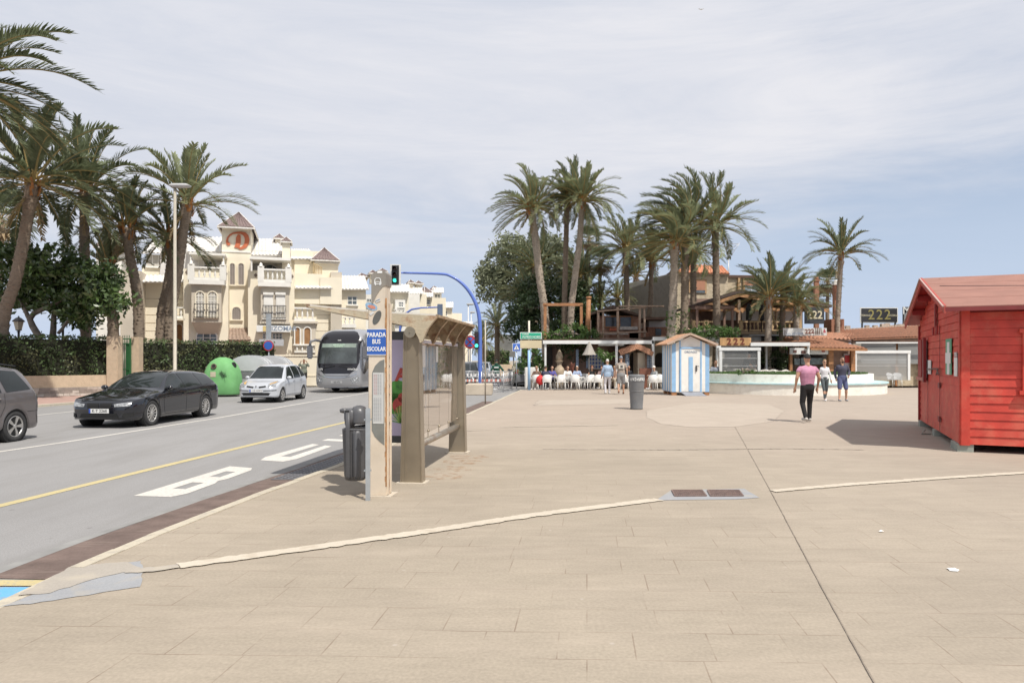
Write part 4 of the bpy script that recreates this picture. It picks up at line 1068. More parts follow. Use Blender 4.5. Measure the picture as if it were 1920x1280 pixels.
def fin(mb,nm,m,parent=coach):
    mb.v=[tuple(M@Vector(v)) for v in mb.v]; return mb.build(nm,m,parent)
mb.add(V,Fc,0,True)
cs=paint('coach_silver',(.35,.35,.36),.4,.3); fin(mb,'body',cs)
blk=mat('coach_black_glass',(.014,.013,.016),.09,0,spec=.5,coat=.2)
mb=MB(); 
for (z0,z1,w0,w1) in ((1.02,1.25,.72,1.02),(1.25,1.6,1.02,1.14),(1.6,2.6,1.14,1.12),(2.6,3.0,1.12,1.0),(3.0,3.22,1.0,.82),(3.22,3.30,.82,.6)):
    B.patch(mb,((w0,z0),(-w0,z0),(-w1,z1),(w1,z1)),'f',30,8,.008)
fin(mb,'front_mask',blk)
ws=mat('windscreen_glass',(.06,.07,.07),.06,.6,1.2,spec=.6,coat=.3)
mb=MB(); B.patch(mb,((1.02,1.55),(-1.02,1.55),(-.98,2.62),(.98,2.62)),'f',26,14,.014); wso=fin(mb,'windscreen',ws)
mb=MB(); B.patch(mb,((.92,2.40),(-.92,2.40),(-.92,2.60),(.92,2.60)),'f',16,3,.018); fin(mb,'destination_blind',mat('blind',(.22,.27,.23),.4,.2,3))
for z,s_ in ((2.54,'AEROPUERTO'),(2.45,'ALICANTE')):
    p,_=B.hit(0,z,'f'); tm=text_mesh(s_,.10,frame_M((p.x-.035,0,z),(0,-1,0),(.25,0,1)),.002,.001); fin(tm,'destination_text',mat('led_text',(.5,.65,.5),.5,0,emit=.25))
for y,s_ in ((.88,'1575'),(-.86,'SYNCRO')):
    p,_=B.hit(y,1.25,'f'); p2,_=B.hit(y*.8,1.25,'f'); rt=(p2-p if y<0 else p-p2); rt=Vector((rt.x,rt.y,0)); rt=rt if rt.y<0 else -rt
    if y>0: rt=p2-p
    else: rt=p-p2
    tm=text_mesh(s_,.13,frame_M(p+Vector((-.06,0,0)),(rt.x,rt.y,0)),.002,.002); fin(tm,'fleet_lettering',mat('sign_white'))
p,_=B.hit(0,2.78,'f'); tm=text_mesh('DUPEI',.07,frame_M((p.x-.04,0,2.78),(0,-1,0),(.4,0,1)),.002,.001); fin(tm,'operator_lettering',mat('sign_white'))
mb=MB()
for sg in (-1,1):
    q=((1.20,.58),(.84,.50),(.72,.72),(1.16,.96)) if sg>0 else ((-.84,.50),(-1.20,.58),(-1.16,.96),(-.72,.72))
    mb=MB(); B.patch(mb,q,'f',8,6,.010); hl=fin(mb,'headlight',lamp_m)
    for (yy,zz,r0) in ((.95,.66,.055),(1.04,.76,.05)):
        p,_=B.hit(sg*yy,zz,'f'); m2=MB(); m2.ball((p.x-.005,p.y,p.z),(.02,r0,r0)); fin(m2,'lamp',mat('lamp_inner',(.85,.85,.85),.1,0,metal=.8),hl)
mb=MB(); pts=[(1.05,1.02),(.8,.90),(.4,.83),(0,.81),(-.4,.83),(-.8,.90),(-1.05,1.02)]; B.line(mb,pts,'f',.035,.012); fin(mb,'chrome_moustache',chrome)
mb=MB(); B.line(mb,[(.7,1.0),(.6,.93),(.2,.89),(-.2,.89),(-.6,.93),(-.7,1.0)],'f',.012,.012); fin(mb,'panel_gaps',gap_m)
mb=MB(); B.patch(mb,((.30,.52),(-.30,.52),(-.30,.64),(.30,.64)),'f',8,2,.014); np_=fin(mb,'number_plate',mat('plate_grey',(.45,.45,.45),.5,.05))
p,_=B.hit(0,.58,'f'); tm=text_mesh('1182 HTC',.10,frame_M((p.x-.02,0,.58),(0,-1,0)),.002,.001); fin(tm,'lettering',gap_m,np_)
mb=MB()
for sg in (-1,1):
    p,_=B.hit(sg*.10,1.44,'f'); p2,_=B.hit(sg*.78,1.30,'f'); 
    mb.bar(p+Vector((-.05,0,0)),p2+Vector((-.05,0,0)),.03,.02)
    p3,_=B.hit(sg*.55,1.50,'f'); mb.bar(p3+Vector((-.05,-.3,0)),p3+Vector((-.05,.3,0)),.02,.02)
fin(mb,'wipers',gap_m)
# side glazing
for sd in ('+y','-y'):
    mb=MB(); B.patch(mb,((1.0,1.55),(2.2,1.5),(2.2,3.0),(1.3,3.0)),sd,6,4,.01); B.patch(mb,((2.2,1.75),(11.6,1.75),(11.6,2.95),(2.2,3.0)),sd,16,4,.01); fin(mb,'side_window',blk)
    mb=MB(); B.patch(mb,((.5,1.05),(.75,1.0),(2.2,1.75),(1.1,1.9)),sd,6,4,.012); fin(mb,'side_swoosh',blk)
for sg,pref in ((1,1),(-1,-1)):
    mb=MB(); mb.tube([(.75,sg*1.05,2.72),(.35,sg*1.30,2.80),(.12,sg*1.46,2.72),(.10,sg*1.50,2.45)],[.06,.07,.07,.06],10)
    mb.bbox((.02,sg*1.50-.14,1.80),(.20,sg*1.50+.14,2.52),.05); mm_=fin(mb,'mirror_arm',mat('mirror_grey',(.14,.14,.15),.35,.05,coat=.3))
    m2=MB(); m2.box((.20,sg*1.5-.11,1.86),(.206,sg*1.5+.11,2.4)); fin(m2,'mirror_glass',chrome,mm_)
for c in (2.75,9.2,10.5):
    for sg in (-1,1):
        Mw=M@Matrix.Translation((c,sg*1.22,.50))@Matrix.Rotation(R(-90*sg),4,'X')
        ty=MB(); ty.lathe([(.30,-.3),(.48,-.3),(.50,-.27),(.50,-.03),(.47,0),(.31,-.01),(.29,-.08)],n=28,M=Mw); t_=ty.build('tyre',tyre_m,coach)
        ri=MB(); ri.lathe([(.30,-.10),(.24,-.06),(.12,-.05),(.10,.0)],n=20,M=Mw); ri.build('rim',mat('alloy'),t_)
mb=MB(); mb.box((.8,-1.0,.22),(11.5,1.0,.5)); mb.box((.1,-.6,.22),(.5,-.1,.30)); fin(mb,'underframe',gap_m)
# driver seen through the open side pane is too small; the bright reflection patches of the screen are left to the sky
# ================= PALMS, TREES, HEDGES =================
lf_palm = mat('palm_leaflets',(.235,.26,.145),.55,.35,1.2,spec=.3,translucent=.35)
lf_palm_d = mat('dark_palm_leaflets',(.155,.18,.10),.55,.35,1.2,spec=.3,translucent=.32)
lf_dry = mat('dry_fronds',(.28,.20,.11),.8,.3,3)
rachis_m = mat('frond_stems',(.33,.25,.10),.6,.2,4)
bark_m = mat('palm_bark',(.27,.21,.155),.9,.45,3,bump=1.0,bscale=5,dirt=(.08,.06,.045),dscale=3,damt=.9,stretch=(1.5,1.5,5))
bark_l = mat('pale_palm_bark',(.40,.335,.265),.9,.4,3,bump=1.0,bscale=5,dirt=(.12,.095,.075),dscale=3,damt=.9,stretch=(1.5,1.5,5))
boot_m = mat('orange_boots',(.34,.15,.05),.8,.4,6)
def frond(mb, base, az, elv, Ln, rr, wind, mi=0, nl=30, droop=.9, lw=.03, stem=1, twist=0.0):
    d=Vector((math.cos(az)*math.cos(elv),math.sin(az)*math.cos(elv),math.sin(elv)))
    N=12; p=Vector(base); pts=[p.copy()]; ds=[d.copy()]
    for i in range(N):
        t=(i+1)/N
        d=(d+Vector((0,0,-1))*droop*.20*t*math.cos(elv*.6)+wind*(.30*t)).normalized()
        p=p+d*(Ln/N); pts.append(p.copy()); ds.append(d.copy())
    # stem
    for i in range(N):
        w0=.045*(1-i/N)+.008; w1=.045*(1-(i+1)/N)+.008
        a=pts[i];b=pts[i+1]; sd=ds[i].cross(Vector((0,0,1)))
        sd=sd.normalized() if sd.length>.05 else Vector((1,0,0))
        up=sd.cross(ds[i])
        mb.add([a-sd*w0,a+sd*w0,a-up*w0*1.2,b-sd*w1,b+sd*w1,b-up*w1*1.2],[(0,1,4,3),(1,2,5,4),(2,0,3,5)],stem)
    sidev=ds[0].cross(Vector((0,0,1)))
    for k in range(nl):
        t=.16+.84*(k+rr.random()*.6)/nl
        f=t*N; i=min(N-1,int(f)); q=pts[i].lerp(pts[i+1],f-i); dd=ds[i].lerp(ds[min(N,i+1)],f-i).normalized()
        sd=dd.cross(Vector((0,0,1)))
        sd=sd.normalized() if sd.length>.08 else Vector((math.sin(az),-math.cos(az),0))
        up=sd.cross(dd).normalized()
        ll=Ln*.118*(.35+1.0*math.sin(min(1,(t-.1)/.9+.05)*math.pi*.80+.25))*rr.uniform(.85,1.15)
        for sg in (-1,1):
            v_=rr.uniform(.15,.6)
            ld=(dd*rr.uniform(.9,1.3)+sd*sg*rr.uniform(.6,.9)+up*v_).normalized()
            ld2=(ld+Vector((0,0,-.12))+wind*.35).normalized()
            m_=q+ld*ll*.5; e_=m_+ld2*ll*.5
            wv=ld.cross(up).normalized()*lw*rr.uniform(.7,1.2)
            mb.add([q-wv*.5,q+wv*.5,m_+wv,m_-wv,e_],[(0,1,2,3),(3,2,4)],mi)
def palm(path, rad, Ln, nf=46, label='', group='', seed=0, wind=(0,0,0), emin=-35, nl=30, dark=False, pale=False, boots=True, droop=1.0, lw=None, dry=3, ivy=0, name='palm_tree', sector=None, boot=1.35):
    rr=random.Random(seed); wind=Vector(wind)
    base=Vector(path[0]); r=thing(name,label,'palm tree',tuple(base),group=group)
    # trunk
    mb=MB(); ts=[]; P_=[Vector(p) for p in path]
    # smooth the path
    fx=[pchip([(i,p[k]) for i,p in enumerate(P_)]) for k in range(3)]
    H=(P_[-1]-P_[0]).length; n=int(H/.16)
    pts=[];rads=[]
    for i in range(n+1):
        t=i/n*(len(P_)-1); p=Vector((fx[0](t),fx[1](t),fx[2](t)))
        f=i/n; rd=rad*(1.18-.25*f+ .25*max(0,1-f*12)) 
        if boots and (1-f)*H<1.5: 
            g=1-(1-f)*H/1.5; rd*=1+(boot-1)*math.sin(min(1,g*1.1)*math.pi*.62)
        rd*= (1.05 if i%2 else .95)*rr.uniform(.97,1.03)
        pts.append(p); rads.append(rd*.92)
    mb.tube(pts,rads,14,smooth=True)
    # rows of clipped leaf bases that break the outline
    for i in range(1,n):
        if rr.random()<.9:
            for k in range(7):
                a=rr.random()*6.283; c=pts[i]+Vector((math.cos(a),math.sin(a),0))*rads[i]*.96
                s=rads[i]*.30; tn=Vector((-math.sin(a),math.cos(a),0)); o_=Vector((math.cos(a),math.sin(a),.9)).normalized()
                mb.add([c-tn*s,c+tn*s,c+o_*s*1.1+Vector((0,0,s*.3)),c-Vector((0,0,s*.8))],[(0,1,2),(1,3,2),(3,0,2)],0)
    mb.build('trunk', bark_l if pale else bark_m, r)
    top=pts[-1]; rt=rads[-1]
    if boots:
        mb=MB()
        for k in range(34):
            a=rr.random()*6.283; zz=rr.uniform(-.7,.35); c=top+Vector((math.cos(a)*rt*1.0,math.sin(a)*rt*1.0,zz)); o_=Vector((math.cos(a)*.45,math.sin(a)*.45,1)).normalized()
            hgt=rr.uniform(.25,.55)*rad/.28; tn=Vector((-math.sin(a),math.cos(a),0))*.07*rad/.28
            mb.add([c-tn,c+tn,c+o_*hgt+tn*.5,c+o_*hgt-tn*.5],[(0,1,2,3)],0)
        mb.build('leaf_bases', boot_m, r)
    mb=MB(); lw=lw or Ln*.0095; nl=int(nl*1.35)
    for k in range(nf):
        f=(k+.5)/nf
        elv=R(86-(86-emin)*f**.85+rr.uniform(-9,9)); az=k*2.39996+rr.uniform(-.25,.25)
        if sector is not None and rr.random()<sector[1]: az=sector[0]+rr.uniform(-.9,.9)
        b_=top+Vector((math.cos(az)*rt*.5,math.sin(az)*rt*.5,rr.uniform(-.1,.35)))
        frond(mb,b_,az,elv,Ln*rr.uniform(.8,1.08)*(1-.15*(elv>1.2)),rr,wind,0,nl,droop,lw,1)
    for k in range(dry):
        az=rr.random()*6.283; frond(mb,top+Vector((0,0,-.3)),az,R(-50),Ln*.55,rr,wind*.3,2,14,1.0,lw,1)
    mb.build('crown', [lf_palm_d if dark else lf_palm, rachis_m, lf_dry], r)
    if ivy:
        mb=MB()
        for k in range(int(ivy*900)):
            t=rr.random()**1.3*ivy; i=int(t*n); c=pts[i]; a=rr.random()*6.283; q=c+Vector((math.cos(a),math.sin(a),0))*(rads[i]*1.1+rr.random()*.12)+Vector((0,0,rr.uniform(-.1,.1)))
            leafq(mb,q,.10,rr)
        mb.build('ivy', leaf_mid, r)
    return r
def leafq(mb,c,s,rr,mi=0,flat=0):
    a=Vector((rr.gauss(0,1),rr.gauss(0,1),rr.gauss(0,1)*(1-flat))).normalized(); b=a.cross(Vector((rr.gauss(0,1),rr.gauss(0,1),rr.gauss(0,1)))).normalized()
    s*=rr.uniform(.6,1.3)
    mb.add([c-a*s-b*s*.1,c-b*s*.45,c+a*s,c+b*s*.45],[(0,1,2,3)],mi)
leaf_mid=mat('green_leaves',(.085,.15,.04),.45,.4,1.0,spec=.4,translucent=.25)
leaf_dark=mat('dark_leaves',(.065,.10,.038),.4,.45,.9,spec=.5,translucent=.2)
leaf_ficus=mat('ficus_leaves',(.08,.125,.04),.3,.5,1.3,spec=.6,coat=.2,translucent=.2)
leaf_euc=mat('eucalyptus_leaves',(.24,.26,.165),.55,.35,.8,spec=.3,translucent=.2)
leaf_hedge=mat('hedge_leaves',(.075,.115,.042),.5,.5,1.5,spec=.4,translucent=.15)
leaf_hedge2=mat('olive_hedge_leaves',(.11,.12,.055),.5,.4,1.5,spec=.4,translucent=.15)
wood_m=mat('branch_bark',(.20,.165,.135),.85,.3,5,bump=.5,bscale=20)
core_m=mat('dark_core',(.020,.022,.012),1,.3,4)  # near-black solid core that fills a hedge behind its leaf shell
def fan_palm(base, top, rad, size, label, seed=0, group='', dark=True):
    rr=random.Random(seed); r=thing('fan_palm',label,'palm tree',tuple(base),group=group)
    b=Vector(base);t=Vector(top); mb=MB(); n=14
    mb.tube([b.lerp(t,i/n)+Vector((math.sin(i*.5)*.03,0,0)) for i in range(n+1)],[rad*(1.1-.3*i/n)*rr.uniform(.92,1.08) for i in range(n+1)],10); mb.build('trunk',bark_m,r)
    mb=MB()
    for k in range(38):
        az=k*2.39996; elv=R(75-(75+60)*((k+.5)/38)); d=Vector((math.cos(az)*math.cos(elv),math.sin(az)*math.cos(elv),math.sin(elv)))
        pl=size*.5; c=t+d*pl; mb.bar(t,c,.03,.02,mi=1)
        sd=d.cross(Vector((0,0,1))).normalized(); up=sd.cross(d)
        m_=0 if elv>R(-35) else 2
        for j in range(11):
            a=R(-75+15*j); dd=(d*math.cos(a)+sd*math.sin(a)+up*.1).normalized(); e1=c+dd*size*.38; e2=e1+(dd+Vector((0,0,-.7))).normalized()*size*.22; wv=dd.cross(up).normalized()*size*.04
            mb.add([c,e1-wv,e1+wv,e2],[(0,1,2),(1,3,2)],m_)
    mb.build('crown',[lf_palm_d if dark else lf_palm,rachis_m,lf_dry],r); return r
def blob_tree(name,label,cat,trunks,blobs,leafm,ls,density,seed=0,group=None,branches=None,clump=.55,hole=.0):
    rr=random.Random(seed); b0=Vector(trunks[0][0]); r=thing(name,label,cat,tuple(b0),group=group)
    mb=MB()
    for path in trunks:
        pts=[Vector(p[:3]) for p in path[:-1]] if isinstance(path[-1],(int,float)) else [Vector(p) for p in path]
        rad=path[-1] if isinstance(path[-1],(int,float)) else .2
        fx=[pchip([(i,p[k]) for i,p in enumerate(pts)]) for k in range(3)]; m=len(pts)-1; n=10
        mb.tube([(fx[0](m*i/n)+rr.uniform(-.02,.02),fx[1](m*i/n),fx[2](m*i/n)) for i in range(n+1)],[rad*(1-.65*i/n) for i in range(n+1)],9)
    if blobs:
        for (c,rd) in blobs:
            e=Vector(c); k=min(range(len(trunks)),key=lambda i:(Vector(trunks[i][-2] if isinstance(trunks[i][-1],(int,float)) else trunks[i][-1])-e).length)
            s=Vector(trunks[k][-2] if isinstance(trunks[k][-1],(int,float)) else trunks[k][-1])
            mb.tube([s,s.lerp(e,.5)+Vector((0,0,.15)),e],[.09,.06,.03],6)
    mb.build('trunk',wood_m,r)
    mb=MB()
    for (c,rd) in blobs:
        c=Vector(c); vol=rd[0]*rd[1]*rd[2]
        ncl=max(6,int(density*vol**(2/3)))
        for i in range(ncl):
            while True:
                q=Vector((rr.uniform(-1,1),rr.uniform(-1,1),rr.uniform(-1,1)))
                if .25<q.length<1: break
            q=q*(q.length**-.45)*.98 if q.length>0 else q
            cc=c+Vector((q.x*rd[0],q.y*rd[1],q.z*rd[2]))
            cr=clump*rr.uniform(.5,1.2)
            for j in range(26):
                w_=Vector((rr.gauss(0,.42),rr.gauss(0,.42),rr.gauss(0,.36)))*cr
                leafq(mb,cc+w_,ls,rr)
    mb.build('crown',leafm,r); return r
def hedge(label,a,b,depth,z0,z1,seed,leafm,density=160,ls=.07,wav=.06,name='hedge'):
    rr=random.Random(seed); a=Vector(a);b=Vector(b); d=(b-a); Ln=d.length; t=d.normalized(); nv=Vector((-t.y,t.x,0))
    if nv.y<0: nv=-nv
    r=thing(name,label,'hedge',tuple(a.lerp(b,.5)+Vector((0,0,z0))))
    mb=MB(); mb.prism([a+nv*.12+Vector((0,0,z0)),b+nv*.12+Vector((0,0,z0)),b+nv*.12+Vector((0,0,z1-.12)),a+nv*.12+Vector((0,0,z1-.12))],nv*(depth-.24)); mb.build('dark_core',core_m,r)
    mb=MB()
    A=Ln*(z1-z0)
    for i in range(int(A*density)):
        s=rr.random()*Ln; z=rr.uniform(z0,z1); bump_=wav*noise.noise(Vector((s*.9,z*1.3,seed)))*2+rr.uniform(-.06,.09)
        zt=z1+wav*1.6*noise.noise(Vector((s*1.1,5,seed)))
        q=a+t*s+nv*(-bump_)+Vector((0,0,min(z,zt)))
        leafq(mb,q,ls,rr,0 if noise.noise(Vector((s*.8,z,seed+3)))<.15 else 1)
    for i in range(int(Ln*depth*density*.8)):
        s=rr.random()*Ln; zt=z1+wav*1.6*noise.noise(Vector((s*1.1,5,seed)))
        leafq(mb,a+t*s+nv*rr.random()*depth+Vector((0,0,zt+rr.uniform(-.1,.06)+(.15*rr.random() if rr.random()<.1 else 0))),ls,rr,0 if rr.random()<.6 else 1)
    mb.build('foliage',[leafm,leaf_hedge2],r); return r

def PP(*pts, y): return [P(x,yy,y) for x,yy in pts]
def path_px(pts,y,z0=0.0,dy=0):
    out=[P(px,py,y) for px,py in pts]
    f=out[0]; b=P(pts[0][0]-(pts[1][0]-pts[0][0])*.2,HZ,y); b.z=z0; return [b]+out
# ---- left group ----
GL='tall date palms behind the hedge on the left'
palm(path_px([(5,610),(30,520),(48,430),(62,345)],31.0),.25,4.3,44,'thick leaning date palm at far left with orange leaf bases',GL,1,(.12,.0,.04),-22,40,dark=True,boot=1.3)
palm(path_px([(161,600),(159,500),(158,430),(160,362)],35.0),.24,4.1,38,'straight dark-trunked date palm second from the left',GL,2,(.14,.0,.02),-20,38,dark=True)
palm(path_px([(260,600),(255,540),(242,470),(238,428)],36.5),.25,3.1,30,'date palm with curved trunk standing behind the green gate',GL,3,(.02,.0,.02),-22,34,dark=True,boot=1.5)
palm(path_px([(302,600),(313,540),(320,490),(321,445)],38.5),.24,2.9,32,'shorter date palm with a fat trunk head left of the street lamp',GL,4,(.0,.0,.02),-25,34,dark=True,boot=1.5)
palm(path_px([(318,610),(333,510),(343,440),(352,382)],37.0),.26,3.7,28,'date palm right of the street lamp with a wide open crown',GL,5,(.07,.0,.10),2,36,boot=1.25)
palm(path_px([(212,600),(208,560),(206,520),(204,500)],37.5),.27,2.9,20,'young bright green date palm rising above the ficus crown',GL,6,(.03,0,0),25,32,boot=1.0,dry=0)
palm(path_px([(-105,400),(-95,300),(-85,200),(-80,160)],25.0),.27,4.2,50,'date palm outside the left edge whose fronds reach into the top corner',GL,9,(.30,.0,.03),-35,42,boot=1.2,dark=True)
fan_palm(tuple(P(-8,675,44)*1)[:2]+(0,),tuple(P(2,412,44)),.25,2.4,'fan palm cut by the left edge behind the leaning date palm',7,GL)
# ---- right group ----
GR='date palms around the restaurants'
W_L=(-.34,.0,.05)
rp=[([(1022,600),(1012,520),(1003,440),(995,392)],44,.27,2.9,60,'leaning date palm leftmost of the tall trio by the wooden frame',11,W_L,True),
 ([(1058,600),(1060,500),(1062,430),(1063,372)],46,.20,2.6,52,'slim dark-trunked date palm in the middle of the tall trio',12,W_L,False),
 ([(1070,600),(1078,520),(1088,440),(1091,380)],44.5,.23,2.9,60,'date palm with a dense round crown rightmost of the tall trio',13,(-.10,0,.03),True),
 ([(1176,600),(1175,540),(1174,500),(1173,468)],49,.22,3.1,40,'date palm with ragged hanging dead fronds right of the tall trio',14,(-.30,0,.06),False),
 ([(1190,600),(1191,560),(1192,540),(1192,520)],62,.22,2.3,26,'small distant date palm just right of the palm with dead fronds',15,(0,0,.02),True),
 ([(1217,600),(1220,560),(1221,520),(1222,492)],50,.20,2.8,36,'thin date palm left of the ivy-clad pair',16,(-.15,0,.03),False),
 ([(1258,640),(1262,560),(1264,500),(1264,455)],40,.26,3.2,60,'stout ivy-clad date palm whose fronds all blow to the left',17,(-.85,0,.14),True),
 ([(1282,640),(1284,560),(1284,480),(1286,415)],41.5,.26,3.3,60,'taller ivy-clad date palm just right of the wind-swept one',18,(-.70,0,.16),False),
 ([(1300,620),(1300,560),(1300,500),(1299,480)],47,.24,2.6,30,'half-hidden date palm behind the taller ivy-clad palm',19,(.10,0,0),False),
 ([(1344,600),(1343,540),(1342,480),(1341,422)],43,.245,3.1,42,'date palm with orange leaf bases and thick trunk head before the stone house',20,(-.28,0,.20),False),
 ([(1440,640),(1441,600),(1441,570),(1441,558)],42,.22,2.9,36,'low spreading date palm before the porch balustrade',21,(-.15,0,.08),True),
 ([(1466,640),(1467,600),(1468,570),(1469,552)],44,.20,2.7,34,'date palm with ivy on its trunk behind the low spreading palm',22,(.04,0,.03),False),
 ([(1492,640),(1493,610),(1494,590),(1495,574)],42.5,.20,2.4,30,'smallest date palm right of the porch, next to the white sign',23,(.02,0,.02),True),
 ([(1570,620),(1572,570),(1575,520),(1577,478)],48,.19,2.9,34,'lone slender date palm between the porch and the black billboard',24,(-.05,0,.09),True)]
for pts,y,rd,Ln,nf,lab,seed,wd,pale in rp:
    palm(path_px(pts,y),rd*.9,Ln,nf,lab,GR,seed,wd,-22 if nf>38 else -6,30,pale=pale,boot=1.25,dark=(seed%3==0),ivy=.45 if seed in (17,18,22) else 0,dry=8 if seed==14 else 2)
GM='smaller palms in the dark clump of trees'
for k,(px,py,y,Ln,wd,dk) in enumerate([(1003,500,52,3.4,(-.3,0,0),True),(985,560,50,3.2,(-.3,0,0),False),(1085,520,50,3.0,(-.2,0,0),True),(1100,545,51,2.6,(0,0,0),False),(932,612,60,2.4,(0,0,0),False),(905,640,70,2.6,(0,0,0),False),(1158,560,58,1.9,(0,0,0),False),(1125,572,50,2.0,(-.1,0,0),False)]):
    labs=['dark wind-blown palm high in the clump behind the leaning palm','olive wind-blown palm low on the left of the tree clump','dark palm between the trunks of the tall trio','bright palm right of the tall trio, half hidden','feathery far palm beyond the crossing above the hedge','smaller feathery palm leftmost beyond the crossing','tiny palm top above the thatched hut roof','low drooping palm behind the slanting wooden post']
    palm(path_px([(px,640),(px,(640+py)/2),(px,py)],y),.22,Ln,34,labs[k],GM,40+k,wd,-25,26,dark=dk,boots=False)
for k,(px,py,y,lab) in enumerate([(1125,490,52,'fan palm with dark fans right of the tall trio'),(1104,448,56,'taller fan palm peeking out behind the tall trio'),(1552,528,56,'fan palm beside the brick chimney, leaning right'),(1531,560,58,'lower fan palm left of the brick chimney')]):
    fan_palm(tuple(P(px,675,y))[:2]+(0,),tuple(P(px,py,y)),.16,1.3,lab,60+k,'fan palms by the restaurants')
# ---- broadleaf trees ----
yl_=33.0
fc=[((45,500),42,34),((95,495),45,34),((20,540),40,40),((75,545),48,34),((135,515),42,36),((120,560),50,32),((175,545),40,42),((205,560),28,34),((150,590),35,20),((60,490),30,22),((195,520),24,24),((15,480),24,24)]
k_=yl_/F
blob_tree('ficus_tree','broad dark ficus tree with big glossy leaves and crooked bare limbs behind the hedge','tree',
  [[tuple(P(85,640,yl_)-Vector((0,0,2.0))),tuple(P(75,640,yl_)),tuple(P(55,598,yl_)),tuple(P(90,575,yl_)),tuple(P(140,552,yl_)),.20],
   [tuple(P(95,660,yl_+.5)),tuple(P(100,612,yl_+.5)),tuple(P(103,570,yl_+.5)),tuple(P(110,520,yl_+.5)),.17],
   [tuple(P(55,598,yl_)),tuple(P(40,570,yl_)),tuple(P(25,540,yl_)),.11],
   [tuple(P(110,625,yl_)),tuple(P(140,590,yl_)),tuple(P(175,575,yl_)),.08]],
  [((*P(c[0],c[1],yl_+rnd.uniform(-.6,.8)),),(rx*k_,1.2,rz*k_)) for c,rx,rz in fc],leaf_ficus,.15,38,71,clump=.55)
ye=56; ke=ye/F
ec=[((932,500),28,32),((960,465),34,22),((1000,480),45,36),((925,540),28,28),((965,530),42,36),((1030,458),24,15),((1045,490),30,34),((1000,530),36,32),((912,515),14,18),((1060,520),25,40)]
blob_tree('eucalyptus_tree','wide grey-green eucalyptus filling the left of the tree clump','tree',
  [[tuple(P(985,675,ye)-Vector((0,0,.0))),tuple(P(985,600,ye)),tuple(P(975,540,ye)),.35],[tuple(P(985,600,ye)),tuple(P(1015,550,ye)),tuple(P(1030,490,ye)),.22]],
  [((*P(c[0],c[1],ye+rnd.uniform(-1,1)),),(rx*ke,1.6,rz*ke)) for c,rx,rz in ec],leaf_euc,.16,30,72,clump=.75)
yd=48; kd=yd/F
dc=[((985,580),30,30),((1010,610),36,34),((1040,570),34,46),((1045,620),34,30),((1085,600),34,40),((1075,560),26,36),((1110,615),24,26),((975,610),26,28),((1100,575),22,24),((1000,545),26,26)]
blob_tree('dark_tree','nearly black dense evergreen under the tall trio of palms','tree',
  [[tuple(P(1030,675,yd)),tuple(P(1030,630,yd)),tuple(P(1035,580,yd)),.3]],
  [((*P(c[0],c[1],yd+rnd.uniform(-1,1)),),(rx*kd,1.3,rz*kd)) for c,rx,rz in dc],leaf_dark,.14,38,73,clump=.6)
GB='bushes by the terrace'
def bush(label,blobs,y,leafm=leaf_mid,ls=.09,dn=60,seed=0,base=None,name='bush',clump=.3,dy=.5):
    c0=P(blobs[0][0][0],HZ,y); c0.z=0; k=y/F
    return blob_tree(name,label,'bush',[[tuple(c0),tuple(P(blobs[0][0][0],blobs[0][0][1],y)),.05]],[((*P(c[0],c[1],y+rnd.uniform(-.1,.1)),),(rx*k,dy,rz*k)) for c,rx,rz in blobs],leafm,ls,dn,seed,group=GB,clump=clump)
bush('round bright green bush behind the street name sign',[((998,672),26,18),((985,690),18,14),((1012,682),14,18)],41.5,leaf_mid,.09,60,81)
bush('shrubs spilling over the terrace roof below the tall palms',[((1050,628),22,16),((1080,624),24,18),((1105,632),18,14),((1030,632),14,12),((1065,640),26,8)],42.5,leaf_mid,.09,60,82)
bush('green creeper along the pergola edge above the striped beach hut',[((1320,622),20,11),((1345,622),20,11),((1368,623),16,10),((1300,628),12,9)],40.5,leaf_mid,.08,100,83)
bush('hanging plant left of the blue and white window',[((1075,655),28,18),((1092,665),14,12),((1060,648),20,10)],42.8,leaf_dark,.08,60,84)
bush('big potted fern right of the blue and white window',[((1136,668),10,9),((1128,664),7,7)],40.2,leaf_mid,.08,90,85)
bush('creeper tangle behind the glass screens right of the 222 board',[((1450,672),18,14),((1435,676),14,16),((1470,678),14,14)],42,leaf_dark,.08,60,86)
bush('low leafy patch growing on the round planter',[((1392,697),12,3.5),((1410,698),9,3)],34.0,leaf_mid,.06,160,87,clump=.14,dy=.25)
